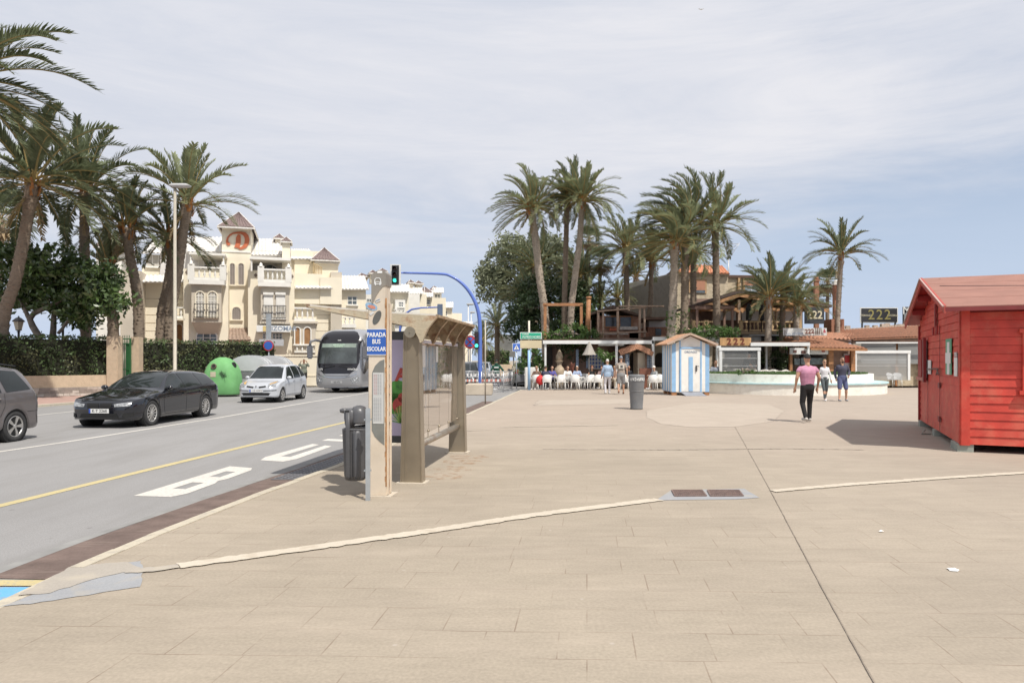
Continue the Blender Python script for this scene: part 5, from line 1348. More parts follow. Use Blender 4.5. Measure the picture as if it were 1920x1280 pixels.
# ---- hedges, wall and gate on the left ----
stucco=mat('stucco_tan',(.52,.41,.29),.9,.10,5,bump=1.0,bscale=35)
wa=Vector((-24.5,27.4,0)); wb_=G(206,740); wc=G(262,738.5); 
wb_=Vector((XY(203,33.0),33.0,0)); wdir=(wb_-wa).normalized(); 
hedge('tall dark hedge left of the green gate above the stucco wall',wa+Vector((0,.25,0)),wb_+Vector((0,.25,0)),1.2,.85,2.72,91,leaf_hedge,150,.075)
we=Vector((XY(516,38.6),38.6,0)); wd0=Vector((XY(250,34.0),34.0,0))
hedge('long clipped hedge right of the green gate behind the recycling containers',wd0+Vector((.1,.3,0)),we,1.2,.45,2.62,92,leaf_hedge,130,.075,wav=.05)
def wallseg(label,a,b,h,t=.28,stone=True,name='garden_wall'):
    a=Vector(a);b=Vector(b); d=(b-a).normalized(); nv=Vector((-d.y,d.x,0)); nv=nv if nv.y>0 else -nv
    r=thing(name,label,'wall',tuple(a.lerp(b,.5)))
    mb=MB(); mb.prism([a+Vector((0,0,0)),b,b+Vector((0,0,h)),a+Vector((0,0,h))],nv*t); mb.build('stucco',stucco,r)
    if stone:
        rr=random.Random(5); mb=MB(); L_=(b-a).length; x=0
        hs=h*.42
        for row in range(3):
            x=-rr.random()*.3
            while x<L_:
                w_=rr.uniform(.22,.5); z0=row*hs/3; 
                p0=a+d*max(0,x+.012)-nv*.045; p1=a+d*min(L_,x+w_-.012)-nv*.045
                if (p1-p0).length>.05:
                    j=[rr.uniform(-.02,.02) for _ in range(4)]
                    mb.prism([p0+Vector((0,0,z0+.01+j[0])),p1+Vector((0,0,z0+.01+j[1])),p1+Vector((0,0,z0+hs/3-.01+j[2])),p0+Vector((0,0,z0+hs/3-.01+j[3]))][::1],nv*.06,mi=rr.randrange(3))
                x+=w_
        mb.build('stone_facing',[mat('stone_a',(.40,.34,.29),.9,.2,4,bump=.5),mat('stone_b',(.27,.23,.20),.9,.2,4,bump=.5),mat('stone_c',(.47,.42,.37),.9,.2,4,bump=.5)],r)
        mb=MB(); mb.prism([a-nv*.03,b-nv*.03,b-nv*.03+Vector((0,0,hs*1.02)),a-nv*.03+Vector((0,0,hs*1.02))],nv*.025); mb.build('mortar',mat('mortar',(.34,.29,.24),.9,.1,8),r)
    return r
wallseg('low tan stucco wall with stone foot below the left hedge',wa,wb_,.95)
wallseg('low tan wall below the long hedge, mostly behind the containers',wd0,we-Vector((0,.3,0)),.75,stone=False)
for k,(px0,px1,y,lab) in enumerate(((203,224,33.0,'rough tan gate pillar left of the green gate'),(248,263,34.0,'rough tan gate pillar right of the green gate'))):
    x0,x1=XY(px0,y),XY(px1,y); mb=MB(); mb.bbox((x0,y-.18,0),(x1,y+.30,2.78),.03); solo(mb,'gate_pillar',stucco,lab,'pillar',group='pillars of the green gate')
gt=thing('garden_gate','tall green iron gate between two rough tan pillars','gate',(XY(236,33.7),33.7,0))
gm=mat('green_iron',(.03,.12,.045),.4,.1,5)
mb=MB(); x0,x1=XY(225,33.6),XY(248,33.8)
for x in (x0+.04,x1-.04): mb.bar((x,33.7,0),(x,33.7,2.7),.07,.07,up=(0,1,0))
for z in (.1,1.2,2.45,2.68): mb.bar((x0,33.7,z),(x1,33.7,z),.05,.05)
mb.build('frame',gm,gt)
mb=MB()
for i in range(5):
    x=x0+.08+i*(x1-x0-.16)/4; mb.bar((x,33.7,.1),(x,33.7,2.86),.02,.02,up=(0,1,0))
mb.build('bars',gm,gt)
mb=MB(); mb.box((x1-.24,33.72,.05),(x1-.02,33.74,2.45)); mb.build('side_sheet',gm,gt)
# chain-link fence posts with struts behind the left hedge end
# ================= CREAM APARTMENT HOUSE WITH TOWER, VILLAS, STREET FURNITURE =================
cream_w=mat('cream_render',(.79,.72,.575),.85,.06,.8,bump=.15,bscale=25)
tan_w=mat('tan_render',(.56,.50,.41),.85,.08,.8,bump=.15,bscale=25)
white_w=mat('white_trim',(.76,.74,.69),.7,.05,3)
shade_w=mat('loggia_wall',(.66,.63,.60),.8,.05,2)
tile_w=mat('whitewashed_tiles',(.70,.68,.64),.8,.12,6,dirt=(.42,.34,.28),dscale=9,damt=.7)
tile_b=mat('brown_tiles',(.17,.12,.115),.8,.35,9,dirt=(.36,.28,.24),dscale=12,damt=.6)
win_g=mat('window_glass',(.10,.12,.13),.08,.3,3,spec=.8)
curtain=mat('window_curtain',(.50,.47,.41),.8,.15,5)
lattice_m=mat('block_lattice',(.22,.19,.18),.8,.1,5); iron=mat('wrought_iron',(.06,.055,.055),.5,.1,5)
class Fac:
    """a facade frame: u along the front, v into the building, z up"""
    def __init__(s,px,y,deg):
        s.a=Vector((XY(px,y),y,0)); s.c=math.cos(R(deg)); s.s=math.sin(R(deg)); s.deg=deg
        s.M=Matrix.Translation(s.a)@Matrix.Rotation(R(deg),4,'Z')
    def u(s,px,v=0):
        k=(px-CX)/F; return (k*(s.a.y+v*s.c)-s.a.x+v*s.s)/(s.c-k*s.s)
    def z(s,px,py,v=0):
        u=s.u(px,v); y=s.a.y+u*s.s+v*s.c; return EYE+(HZ-py)*y/F
    def pt(s,px,py,v=0): return s.M@Vector((s.u(px,v),v,s.z(px,py,v)))
    def rect(s,mb,x0,y0,x1,y1,v0,v1,mi=0,z0=None):
        """box whose front face covers the picture rectangle at depth v0 and goes back to v1"""
        u0,u1=s.u(x0,v0),s.u(x1,v0); xm=(x0+x1)/2; zt=s.z(xm,y0,v0); zb=s.z(xm,y1,v0) if z0 is None else z0
        mb.box((u0,v0,zb),(u1,v1,zt),mi,M=s.M); return u0,u1,zb,zt
def arch_poly(u0,u1,z0,z1,v,n=10):
    w=(u1-u0)/2; zc=z1-w; pts=[(u0,v,z0),(u1,v,z0)]
    for i in range(n+1):
        a=math.pi*i/n; pts.append((u0+w+w*math.cos(a),v,zc+w*math.sin(a)))
    return [Vector(p) for p in pts]
def tiles(mb,e0,e1,r1,r0,pitch=.24,mi=0,amp=.035):
    """barrel tiled slope: eaves e0-e1, ridge r0-r1 (3D points)"""
    e0,e1,r0,r1=map(Vector,(e0,e1,r0,r1)); L_=max((e1-e0).length,(r1-r0).length); n=max(4,int(L_/pitch)); k=6
    nrm=(e1-e0).cross(r0-e0).normalized(); 
    if nrm.z<0: nrm=-nrm
    o=len(mb.v); m=n*k; rows=5
    for j in range(rows+1):
        t=j/rows
        for i in range(m+1):
            u=i/m; p=e0.lerp(e1,u).lerp(r0.lerp(r1,u),t); mb.v.append(tuple(p+nrm*(abs(math.sin(u*n*math.pi))*amp*2+ (0.012 if j%2 else 0))))
    for j in range(rows):
        for i in range(m):
            a=o+j*(m+1)+i; mb.f.append([a,a+1,a+m+2,a+m+1]); mb.m.append(mi); mb.sm.append(False)
    # soffit
    mb.add([e0-nrm*.03,e1-nrm*.03,r1-nrm*.03,r0-nrm*.03],[(3,2,1,0)],mi)
    mb.add([e0-nrm*.03,e1-nrm*.03,e1+nrm*.03,e0+nrm*.03],[(0,1,2,3)],mi)
def hip_roof(f,x0,y0,x1,ya,v0,depth,name,m_,root,over=.35,pitch=.3):
    """pyramid roof over the picture span x0..x1 with eaves at y0 and apex at ya"""
    u0,u1=f.u(x0,v0),f.u(x1,v0); xm=(x0+x1)/2; z0=f.z(xm,y0,v0); um=(u0+u1)/2; zm=f.z(xm,ya,v0+depth/2)
    c=[f.M@Vector(p) for p in ((u0,v0,z0),(u1,v0,z0),(u1,v0+depth,z0),(u0,v0+depth,z0))]; ap=f.M@Vector((um,v0+depth/2,zm))
    mb=MB(); e=.02
    for i in range(4):
        a,b=c[i],c[(i+1)%4]; tiles(mb,a,b,ap+(b-ap)*e,ap+(a-ap)*e,pitch,amp=.025)
    r=mb.build(name,m_,root)
    m2=MB(); 
    for i in range(4): m2.bar(c[i],ap+Vector((0,0,.02)),.06,.05)
    for i in range(4): m2.bar(c[i]-Vector((0,0,.06)),c[(i+1)%4]-Vector((0,0,.06)),.08,.10)
    m2.build('ridge_caps',tile_w,r)
def balustrade(f,x0,x1,yt,yb,v0,root,posts=True,name='balustrade',side=.9):
    u0,u1=f.u(x0,v0),f.u(x1,v0); xm=(x0+x1)/2; zt=f.z(xm,yt,v0); zb=f.z(xm,yb,v0); h=zt-zb; mb=MB(); M=f.M
    mb.box((u0,v0,zb),(u1,v0+.2,zb+h*.2),M=M); mb.box((u0,v0-.02,zt-h*.12),(u1,v0+.22,zt),M=M)
    n=max(3,int((u1-u0)/.27)); z0=zb+h*.2; z1=zt-h*.12; hh=z1-z0
    for i in range(n):
        u=u0+(u1-u0)*(i+.5)/n
        mb.lathe([(.05,z0),(.04,z0+hh*.12),(.085,z0+hh*.35),(.05,z0+hh*.62),(.035,z0+hh*.78),(.055,z0+hh*.92),(.05,z1)],c=(u,v0+.1,0),n=8,M=M)
    if posts:
        for u in (u0,u1):
            mb.box((u-.19,v0-.05,zb-.0),(u+.19,v0+.28,zt+.10),M=M); mb.lathe([(.2,zt+.10),(.22,zt+.14),(.08,zt+.22),(.11,zt+.30),(.0,zt+.40)],c=(u,v0+.11,0),n=10,M=M)
    return mb.build(name,white_w,root)
def arch_window(f,x0,x1,yt,yb,v0,root,fill='lattice',bars=0,ring=True):
    u0,u1=f.u(x0,v0),f.u(x1,v0); xm=(x0+x1)/2; zt=f.z(xm,yt,v0); zb=f.z(xm,yb,v0); M=f.M; v=Vector
    T=lambda ps:[M@p for p in ps]; yv=M.to_3x3()@Vector((0,1,0))
    mb=MB(); mb.prism(T(arch_poly(u0,u1,zb,zt,v0-.01))[::-1],yv*.02); 
    w=mb.build('window',{'lattice':lattice_m,'curtain':curtain,'glass':win_g,'dark':mat('porch_dark',(.30,.16,.07),.8,.2,3)}[fill],root)
    mb=MB(); pl=arch_poly(u0,u1,zb,zt,v0,14)
    for a,b in zip(pl[1:],pl[2:]+[pl[0]]):
        mb.bar(M@(a+Vector((0,-.03,0))),M@(b+Vector((0,-.03,0))),.07,.09,up=yv)
    mb.box((u0-.1,v0-.12,zb-.08),(u1+.1,v0+.02,zb),M=M)
    mb.build('frame',white_w if not ring else cream_w,w)
    if fill in('lattice',):
        mb=MB(); n=max(3,int((u1-u0)/.11)); m=int((zt-zb)/.11); cw=(u1-u0)/n
        for i in range(n):
            for j in range(m):
                uu=u0+cw*(i+.5); zz=zb+.055+j*.11; r_=(u1-u0)/2
                if zz>zt-r_ and (uu-(u0+r_))**2+(zz-(zt-r_))**2>(r_-.03)**2: continue
                mb.bar(M@Vector((uu-.045,v0-.025,zz-.045)),M@Vector((uu+.045,v0-.025,zz+.045)),.022,.03,up=yv); mb.bar(M@Vector((uu-.045,v0-.027,zz+.045)),M@Vector((uu+.045,v0-.027,zz-.045)),.022,.03,up=yv)
        mb.build('lattice',mat('lattice_light',(.50,.45,.41),.8,.05,5),w)
    if fill in ('glass','curtain') :
        mb=MB(); n=3
        for i in range(n+1): mb.box((u0+(u1-u0)*i/n-.02,v0-.035,zb),(u0+(u1-u0)*i/n+.02,v0-.012,zt-(.0 if 0<i<n else (u1-u0)/2)),M=M)
        for j in range(1,5): z_=zb+(zt-zb)*j/5; mb.box((u0,v0-.035,z_-.02),(u1,v0-.013,z_+.02),M=M) if z_<zt-(u1-u0)*.35 else None
        mb.build('glazing_bars',white_w,w)
    if bars: railing(f,x0-2,x1+2,bars,yb,v0-.22,w)
    return w
def railing(f,x0,x1,yt,yb,v0,root):
    u0,u1=f.u(x0,v0),f.u(x1,v0); xm=(x0+x1)/2; zt=f.z(xm,yt,v0); zb=f.z(xm,yb,v0); M=f.M; mb=MB()
    for z in (zt,zb+.05): mb.bar(M@Vector((u0,v0,z)),M@Vector((u1,v0,z)),.045,.045)
    n=max(3,int((u1-u0)/.16))
    for i in range(n+1):
        u=u0+(u1-u0)*i/n; mb.bar(M@Vector((u,v0,zb)),M@Vector((u,v0,zt)),.022,.022,up=(0,1,0))
    for u in (u0,u1): mb.bar(M@Vector((u,v0,zt)),M@Vector((u,v0+.22,zt)),.03,.03)
    return mb.build('railing',iron,root)
def rect_window(f,x0,y0,x1,y1,v0,root,nx=3,ny=3,shut=0,m_=None):
    mb=MB(); u0,u1,zb,zt=f.rect(mb,x0,y0,x1,y1,v0-.012,v0+.02); w=mb.build('window',m_ or win_g,root); M=f.M
    mb=MB(); t=.045
    for i in range(nx+1): u=u0+(u1-u0)*i/nx; mb.box((u-t/2,v0-.04,zb),(u+t/2,v0-.013,zt),M=M)
    for j in range(ny+1): z=zb+(zt-zb)*j/ny; mb.box((u0-t/2,v0-.038,z-t/2),(u1+t/2,v0-.014,z+t/2),M=M)
    mb.box((u0-.1,v0-.12,zb-.09),(u1+.1,v0,zb-.02),M=M)
    mb.build('frame',white_w,w)
    if shut:
        mb=MB(); mb.box((u0,v0-.06,zt-(zt-zb)*shut),(u1,v0-.041,zt),M=M); mb.box((u0-.05,v0-.16,zt),(u1+.05,v0-.0,zt+.16),M=M); mb.build('roller_blind',white_w,w)
    return w
f=Fac(420,45,17)
D=thing('apartment_house','cream three-storey apartment house with a square tower bearing a red letter D','building',tuple(f.a),R(17))
def wl_part(name,rects,m_,root=D):
    o=None
    for q in rects:
        mb=MB(); f.rect(mb,*q[:4],q[4],q[5],z0=0.0 if len(q)<7 else q[6]); o=mb.build(name,m_,root)
    return o
# main masses: (x0,ytop,x1,ybot,v0,v1)
wl_part('wall',[(344,505,428,690,0,6.0),(465,508,552,690,0,6.0)],cream_w)
wl_part('wall',[(262,528,344,690,1.2,8),(552,520,622,700,1.5,8)],cream_w)
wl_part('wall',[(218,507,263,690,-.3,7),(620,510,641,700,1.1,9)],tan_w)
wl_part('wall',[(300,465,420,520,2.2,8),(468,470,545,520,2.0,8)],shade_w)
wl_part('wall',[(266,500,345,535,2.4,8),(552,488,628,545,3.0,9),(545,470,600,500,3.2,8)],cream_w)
tw_=MB(); f.rect(tw_,416,425,470,690,.9,4.0,z0=0); tower=tw_.build('tower',cream_w,D)
mb=MB(); f.rect(mb,416,423,470,429,.80,4.1); f.rect(mb,416,470,470,473,.85,4.0); mb.build('cornice',white_w,tower)
hip_roof(f,408,425,477,398,.35,4.4,'tower_roof',tile_b,D,pitch=.22)
# the painted letter on the tower: built from strokes and a swash
Mt=frame_M(f.pt(452,447,.88),f.M.to_3x3()@Vector((1,0,0)))
mb=MB(); k=44.5/F*1.0
def dpx(px,py,d=0): q=f.pt(px,py,.87-d); return q
yv=f.M.to_3x3()@Vector((0,-1,0))
def stroke(ptsr):
    # ptsr: (px,py,width px)
    L_=[];R_=[]
    for i,(x,y,w_) in enumerate(ptsr):
        a=ptsr[max(0,i-1)]; b=ptsr[min(len(ptsr)-1,i+1)]; dx,dy=b[0]-a[0],b[1]-a[1]; l_=math.hypot(dx,dy) or 1; nx,ny=-dy/l_*w_/2,dx/l_*w_/2
        L_.append((x+nx,y+ny)); R_.append((x-nx,y-ny))
    for i in range(len(L_)-1):
        q=[dpx(*L_[i]),dpx(*L_[i+1]),dpx(*R_[i+1]),dpx(*R_[i])]; mb.prism(q,yv*.03)
stroke([(427.5,457,6),(425.5,452,4),(427,446,3.2),(431,441,3),(437,437.5,3),(444,436.5,3.4),(452,436.5,4.5),(458,438.5,7),(462,443,8.5),(463.5,449,9),(462.5,456,8.5),(459,462,7),(453,465.5,5),(448,466,4)])
stroke([(425,456,3),(428,458,6),(431.5,457,4)])
stroke([(448.5,440,5),(447,446,9),(447,454,9),(445.5,460,9),(444,465,10)])
mb.build('painted_letter',mat('letter_red',(.52,.15,.07),.8,.12,6),tower)
# tower windows
for x0,x1 in ((430,441.5),(446,458.5)): arch_window(f,x0,x1,493,534,.88,D)
arch_window(f,434.5,452.5,575,599,.88,D)
mb=MB(); a,b=f.pt(428,638,-.3),f.pt(471,638,-.3); c_,d_=f.pt(464,616,.85),f.pt(429,616,.85); tiles(mb,a,b,c_,d_,.22); mb.build('porch_roof',mat('porch_tiles',(.30,.22,.17),.9,.3,8),D)
# left bay, balcony, loggia
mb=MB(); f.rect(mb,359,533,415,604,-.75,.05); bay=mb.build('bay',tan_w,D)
mb=MB(); u0,u1=f.u(359,-.75),f.u(415,-.75); zb=f.z(387,604,-.75); q=[Vector((u0,-.75,zb)),Vector((u1,-.75,zb)),Vector(((u0+u1)/2+.8,0,zb-.6)),Vector(((u0+u1)/2-.8,0,zb-.6))]
mb.add([f.M@Vector(p) for p in ((u0,-.75,zb),(u1,-.75,zb),(u1,0,zb),(u0,0,zb),((u0+u1)/2-.6,0,zb-.75),((u0+u1)/2+.6,0,zb-.75))],[(0,1,5,4),(1,2,5),(0,4,3),(3,4,5,2)]); mb.build('corbel',tan_w,bay)
for x0,x1 in ((366.5,384),(389.5,407.5)): arch_window(f,x0,x1,546,594,-.76,D,'curtain')
railing(f,364,410,570,596,-1.05,bay)
arch_window(f,368,407,615,645,-.01,D,'glass',ring=False)
mb=MB(); f.rect(mb,354,524,421,533,-1.05,.6); mb.build('balcony_slab',white_w,D)
balustrade(f,358,418,500,525,-1.0,D)
mb=MB(); f.rect(mb,354,474,422,478,-.6,2.6); 
for px in (356,418): f.rect(mb,px,478,px+2.5,502,-.5,-.35)
mb.build('awning_frame',white_w,D)
rect_window(f,383,490,398,503,2.18,D,2,2); rect_window(f,372,488,382,503,2.18,D,1,5,m_=shade_w)
# right bay
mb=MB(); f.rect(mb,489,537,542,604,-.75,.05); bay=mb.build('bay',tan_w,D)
mb=MB(); u0,u1=f.u(487,-.85),f.u(544,-.85); zb=f.z(515,607,-.75); mb.box((u0,-.8,zb),(u1,0,zb+.14),M=f.M); mb.build('sill_band',tan_w,bay)
for x0,x1 in ((495,511.5),(518,534)): rect_window(f,x0,553,x1,596,-.76,D,2,4,shut=.45,m_=curtain)
railing(f,493,536,573,597,-1.05,bay)
mb=MB(); f.rect(mb,484,528,545,537,-1.05,.6); mb.build('balcony_slab',white_w,D)
balustrade(f,489,541,504,529,-1.0,D)
arch_window(f,486,524,496,512,1.98,D,'glass',ring=False)
mb=MB(); f.rect(mb,468,482,545,487,-.7,2.6); f.rect(mb,470,487,473,508,-.6,-.42); mb.build('awning_frame',white_w,D)
# roofs
def roof(x0,x1,ye,yr,v0,v1,xr0=None,xr1=None,m_=tile_w,root=D,name='roof'):
    mb=MB(); tiles(mb,f.pt(x0,ye,v0),f.pt(x1,ye,v0),f.pt(xr1 or x1,yr,v1),f.pt(xr0 or x0,yr,v1)); return mb.build(name,m_,root)
roof(350,418,473,446,1.6,5); roof(470,530,479,449,1.4,5); roof(262,345,475,456,2.0,5,xr0=285)
roof(545,600,486,468,2.8,5,xr1=580); roof(553,624,541,527,.6,2.2,xr1=605); roof(262,345,529,517,.3,1.6)
wl_part('upper_wall',[(300,446,470,470,4.6,7,7.5),(470,450,530,482,4.8,7,7.5)],white_w)
for (x0,x1,yt,yb,v) in ((529,544,452,484,.6),(516,531,446,470,4.0)):
    mb=MB(); f.rect(mb,x0,yt,x1,yb+25,v,v+1.1); ch_=mb.build('chimney',cream_w,D); hip_roof(f,x0-3,yt,x1+3,yt-7,v-.15,1.4,'chimney_cap',tile_b,ch_,pitch=.2)
# second tower on the right
mb=MB(); f.rect(mb,592,486,634,520,2.2,6.0,z0=3); t2=mb.build('tower',cream_w,D); hip_roof(f,583,487,637,465,1.9,4.6,'tower_roof',tile_b,D,pitch=.22)
mb=MB(); f.rect(mb,590,491,635,494,2.1,6.0); mb.build('cornice',white_w,t2)
hip_roof(f,175,462,232,434,3.0,4.6,'tower_roof',tile_b,D,pitch=.22)
wl_part('wall',[(180,462,228,640,3.3,7)],white_w)
# terrace walls, stair rail, lower balcony and arches
mb=MB(); 
for i in range(6): a=f.pt(588+i*3,494+i*1.5,1.4); b=f.pt(588+i*3,516,1.4); mb.bar(a,b,.05,.05,up=(0,1,0))
mb.bar(f.pt(587,493,1.4),f.pt(604,502,1.4),.06,.06); mb.build('stair_rail',mat('rail_tan',(.48,.36,.20),.6,.1),D)
wl_part('parapet',[(552,513,605,522,1.0,1.3,5.5),(600,520,641,526,.9,1.2,5.5)],cream_w)
mb=MB(); f.rect(mb,550,602,596,606,-.5,1.5); f.rect(mb,552,606,592,660,-.3,1.4,z0=0); mb.build('porch_front',tan_w,D)
balustrade(f,552,591,576,602,-.4,D,posts=False)
for x0,x1 in ((552.5,563),(569.5,583)): arch_window(f,x0,x1,613,645,-.31,D,'dark',ring=False)
balustrade(f,552,591,646,661,-.45,D,posts=False)
balustrade(f,296,344,575,596,.2,D,posts=False); mb=MB(); f.rect(mb,293,596,346,600,.0,1.4); mb.build('balcony_slab',cream_w,D)
arch_window(f,330,343,607,650,1.19,D,'dark',ring=False)
for yy in (560,575,590,605,620,635):
    for x0,x1,v in ((263,343,1.19),(592,621,1.49)): mb=MB(); f.rect(mb,x0,yy,x1,yy+.7,v-.004,v+.01); mb.build('render_groove',mat('groove',(.40,.33,.24),.9,.1),D)
rect_window(f,275,478,308,500,2.38,D,3,1,m_=curtain)
arch_window(f,216,225,610,650,-.31,D,'dark',ring=False)
# wall lamps and diamonds
mb=MB()
for px,py in ((350.5,510),(423.5,513),(479.5,516),(547.5,518)): 
    c=f.pt(px,py,-.02); s=.11; ux=f.M.to_3x3()@Vector((1,0,0)); mb.prism([c-ux*s,c-Vector((0,0,s*1.3)),c+ux*s,c+Vector((0,0,s*1.3))],yv*.02)
mb.build('diamond_tiles',mat('diamond_brown',(.20,.15,.12),.7,.1),D)
# satellite dishes & aerials
mb=MB()
for px,py,v in ((474,440,5),(463,436,6)): c=f.pt(px,py,v); mb.tube([c-Vector((0,0,1.2)),c+Vector((0,0,.2))],.025,6)
mb.build('aerial_poles',mat('aerial',(.5,.5,.5),.5,.05,metal=.5),D)
# shop fascia
mb=MB(); f.rect(mb,481,610,545,622,-.9,-.1); sgn=mb.build('shop_fascia',mat('fascia_white',(.74,.74,.72),.6,.05),D)
p=f.pt(529,616,-.91); tm=text_mesh('TIZOMAR',.42,frame_M(p,f.M.to_3x3()@Vector((1,0,0))),.01,.006); tm.build('lettering',mat('fascia_text',(.25,.30,.38),.6,.05),sgn)
mb=MB(); f.rect(mb,493,611,502,621,-.93,-.91); mb.build('yellow_panel',mat('ochre',(.62,.48,.20),.6,.1),sgn)
for x0,x1 in ((493,506),(511,529)): rect_window(f,x0,625,x1,640,-.01,D,3,3)
mb=MB(); f.rect(mb,486,636,532,648,-.95,-.85); mb.build('grey_awning',mat('awning_grey',(.40,.41,.43),.7,.05),D)
# low cream wall in front
f2=Fac(560,44.5,12)
lw_=thing('boundary_wall','low cream wall below the arcade, behind the woman by the coach','wall',tuple(f2.a),R(12))
mb=MB(); u0,u1=f2.u(514,0),f2.u(690,0); mb.box((u0,0,0),(u1,.3,1.9),M=f2.M); mb.box((u0,-.05,1.9),(u1,.35,2.0),M=f2.M); mb.box((u0,-.03,.62),(u1,0,.70),M=f2.M); mb.build('masonry',cream_w,lw_)
# ---------- villas behind the coach ----------
def villa(label,fx,fy,deg,walls,roofs,wins=(),balc=(),chim=(),hips=(),wallm=cream_w):
    global f
    old=f; f=Fac(fx,fy,deg); r=thing('villa',label,'building',tuple(f.a),R(deg),group='cream villas stepping away along the road')
    for q in walls: mb=MB(); f.rect(mb,*q[:6],z0=0); mb.build('wall',wallm if len(q)<7 else q[6],r)
    for (x0,x1,ye,yr,v0,v1,a0,a1) in roofs: roof(x0,x1,ye,yr,v0,v1,a0,a1,tile_w,r)
    for q in wins: rect_window(f,*q[:4],q[4],r,2,2)
    for (x0,x1,yt,yb,v) in balc:
        mb=MB(); f.rect(mb,x0,yb,x1,yb+4,v,v+1.2); mb.build('balcony_slab',white_w,r); balustrade(f,x0,x1,yt,yb,v,r,posts=False)
    for (x0,x1,yt,yb,v) in chim:
        mb=MB(); f.rect(mb,x0,yt,x1,yb,v,v+1.1); c_=mb.build('chimney',cream_w,r); hip_roof(f,x0-2,yt,x1+2,yt-4,v-.2,1.5,'chimney_cap',tile_b,c_,pitch=.25)
    for (x0,x1,ye,ya,v) in hips: hip_roof(f,x0,ye,x1,ya,v,4.5,'roof_turret',tile_b,r,pitch=.3)
    f=old
villa('nearest cream villa beside the apartment house, white tiled roof above a small arched window',640,50,17,
  [(636,542,686,700,0,8),(684,552,700,700,1.2,8,white_w)],[(633,692,543,518,-.4,3.5,None,684)],[(652,556,669,571,0),(688,560,696,573,1.2)],[(627,668,594,610,-1.2)],[(695,706,511,530,3.0),(712,725,508,530,3.6)],[(672,692,517,513,4)])
villa('cream villa glimpsed between the bus stop pillar and the shelter roof',736,55,17,
  [(700,548,766,700,0,8),(741,562,760,700,-.8,1,white_w)],[(700,768,548,534,-.5,3,None,None)],[(748,566,756,575,-.8)],[(738,760,580,590,-1.3)],[(705,716,512,540,4)])
villa('cream villa with twin capped chimneys above the shelter roof',768,61,17,
  [(762,551,800,700,0,8),(765,551,787,700,-.6,1,white_w),(786,556,810,700,1.5,9)],[(762,792,551,539,-.5,3,None,None),(788,812,557,546,1.0,4,None,None)],[(798,562,806,570,1.5)],(),[(768,775,529,548,2.5),(781,792,531,548,2.8)],[(796,812,548,538,3)])
villa('tall cream villa with dark turret roofs left of the far signal arm',812,68,17,
  [(800,558,836,700,0,8),(813,545,828,700,1.0,5,white_w)],[(812,832,549,540,.6,3,None,None)],[(815,552,825,560,1.0),(803,566,808,576,0)],(),(),[(810,832,544,537,2)])
f_=Fac(832,78,17)
villa('small cream villa with a red-edged roof in the far row',832,78,17,[(828,575,848,700,0,8)],[(826,850,577,567,-.4,3,None,None)],[(833,583,838,592,0)],(),(),())
villa('plain flat-roofed cream block low in the far row',850,88,17,[(838,587,866,700,0,8),(864,603,874,700,2,9)],(),[(843,592,847,600,0)])
villa('last low cream house by the far lamp posts',872,110,17,[(866,607,884,700,0,8)],[(864,886,608,603,-.4,3,None,None)])
# ---------- street furniture on the left ----------
# recycling igloo
c=G(418,739.5); r=thing('bottle_bank','rounded green bottle bank with graffiti and a round slot','recycling bin',tuple(c))
gi=mat('bottle_bank_green',(.15,.38,.14),.75,.08,3,dirt=(.20,.45,.20),dscale=5,damt=.4)
mb=MB(); 
def squ(w,d,z,n=36,e=3.4): return [Vector((c.x+w*math.copysign(abs(math.cos(t))**(2/e),math.cos(t)),c.y+d*math.copysign(abs(math.sin(t))**(2/e),math.sin(t)),z)) for t in [i*2*math.pi/n for i in range(n)]]
loft(mb,[squ(w,d,z) for w,d,z in ((.80,.66,.02),(.82,.69,.06),(.82,.70,.5),(.80,.70,.85),(.73,.68,1.15),(.62,.61,1.40),(.47,.49,1.60),(.28,.33,1.73),(.10,.16,1.79))]); mb.build('shell',gi,r)
mb=MB(); pd=Vector((0,-1,.30)).normalized(); Mi=Vector((c.x-.12,c.y-.60,1.42)).to_track_quat if False else None
Ms=Matrix.Translation((c.x-.16,c.y-.655,1.36))@pd.to_track_quat('Z','Y').to_matrix().to_4x4()
mb.lathe([(.125,-.1),(.13,.02),(.08,.03),(.08,-.0)],n=20,M=Ms,mi=0); mb.build('slot_ring',mat('slot_ring_brown',(.10,.07,.05),.6,.1),r)
mb=MB(); mb.lathe([(.08,.005),(.07,.012)],n=16,M=Ms); mb.build('slot_hole',gap_m,r)
Ms2=Matrix.Translation((c.x+.60,c.y-.18,1.42))@Vector((1,-.35,.35)).normalized().to_track_quat('Z','Y').to_matrix().to_4x4()
mb=MB(); mb.lathe([(.14,-.1),(.14,.03),(.10,.04)],n=16,M=Ms2); mb.build('slot_hole',gap_m,r)
mb=MB(); mb.box((c.x-.30,c.y-.712,.86),(c.x-.05,c.y-.69,1.10)); mb.build('notice',mat('notice_buff',(.50,.45,.33),.7,.1),r)
mb=MB(); rr=random.Random(12); p_=Vector((c.x+.12,c.y-.72,1.05))
for k in range(22):
    q=Vector((c.x+.12+.38*((k*7)%22)/22,c.y-.722,.98+.12*math.sin(k*2.1)+rr.uniform(-.12,.12))); q.y=c.y-.72*(1-max(0,(q.x-c.x-.30))**2*.9); mb.bar(p_,q,.007,.006,up=(0,-1,0)); p_=q
mb.bar((c.x+.33,c.y-.724,.95),(c.x+.41,c.y-.715,.62),.007,.006,up=(0,-1,0)); mb.build('graffiti',mat('graffiti_ink',(.03,.05,.03),.6,0),r)
for sx_ in (-.3,.3): 
    mb=MB(); mb.tube([(c.x+sx_*.2,c.y,1.75),(c.x+sx_*.2,c.y,1.88),(c.x-sx_*.2*0,c.y,1.92)],.02,6)
mb.build('lifting_eye',iron,r)
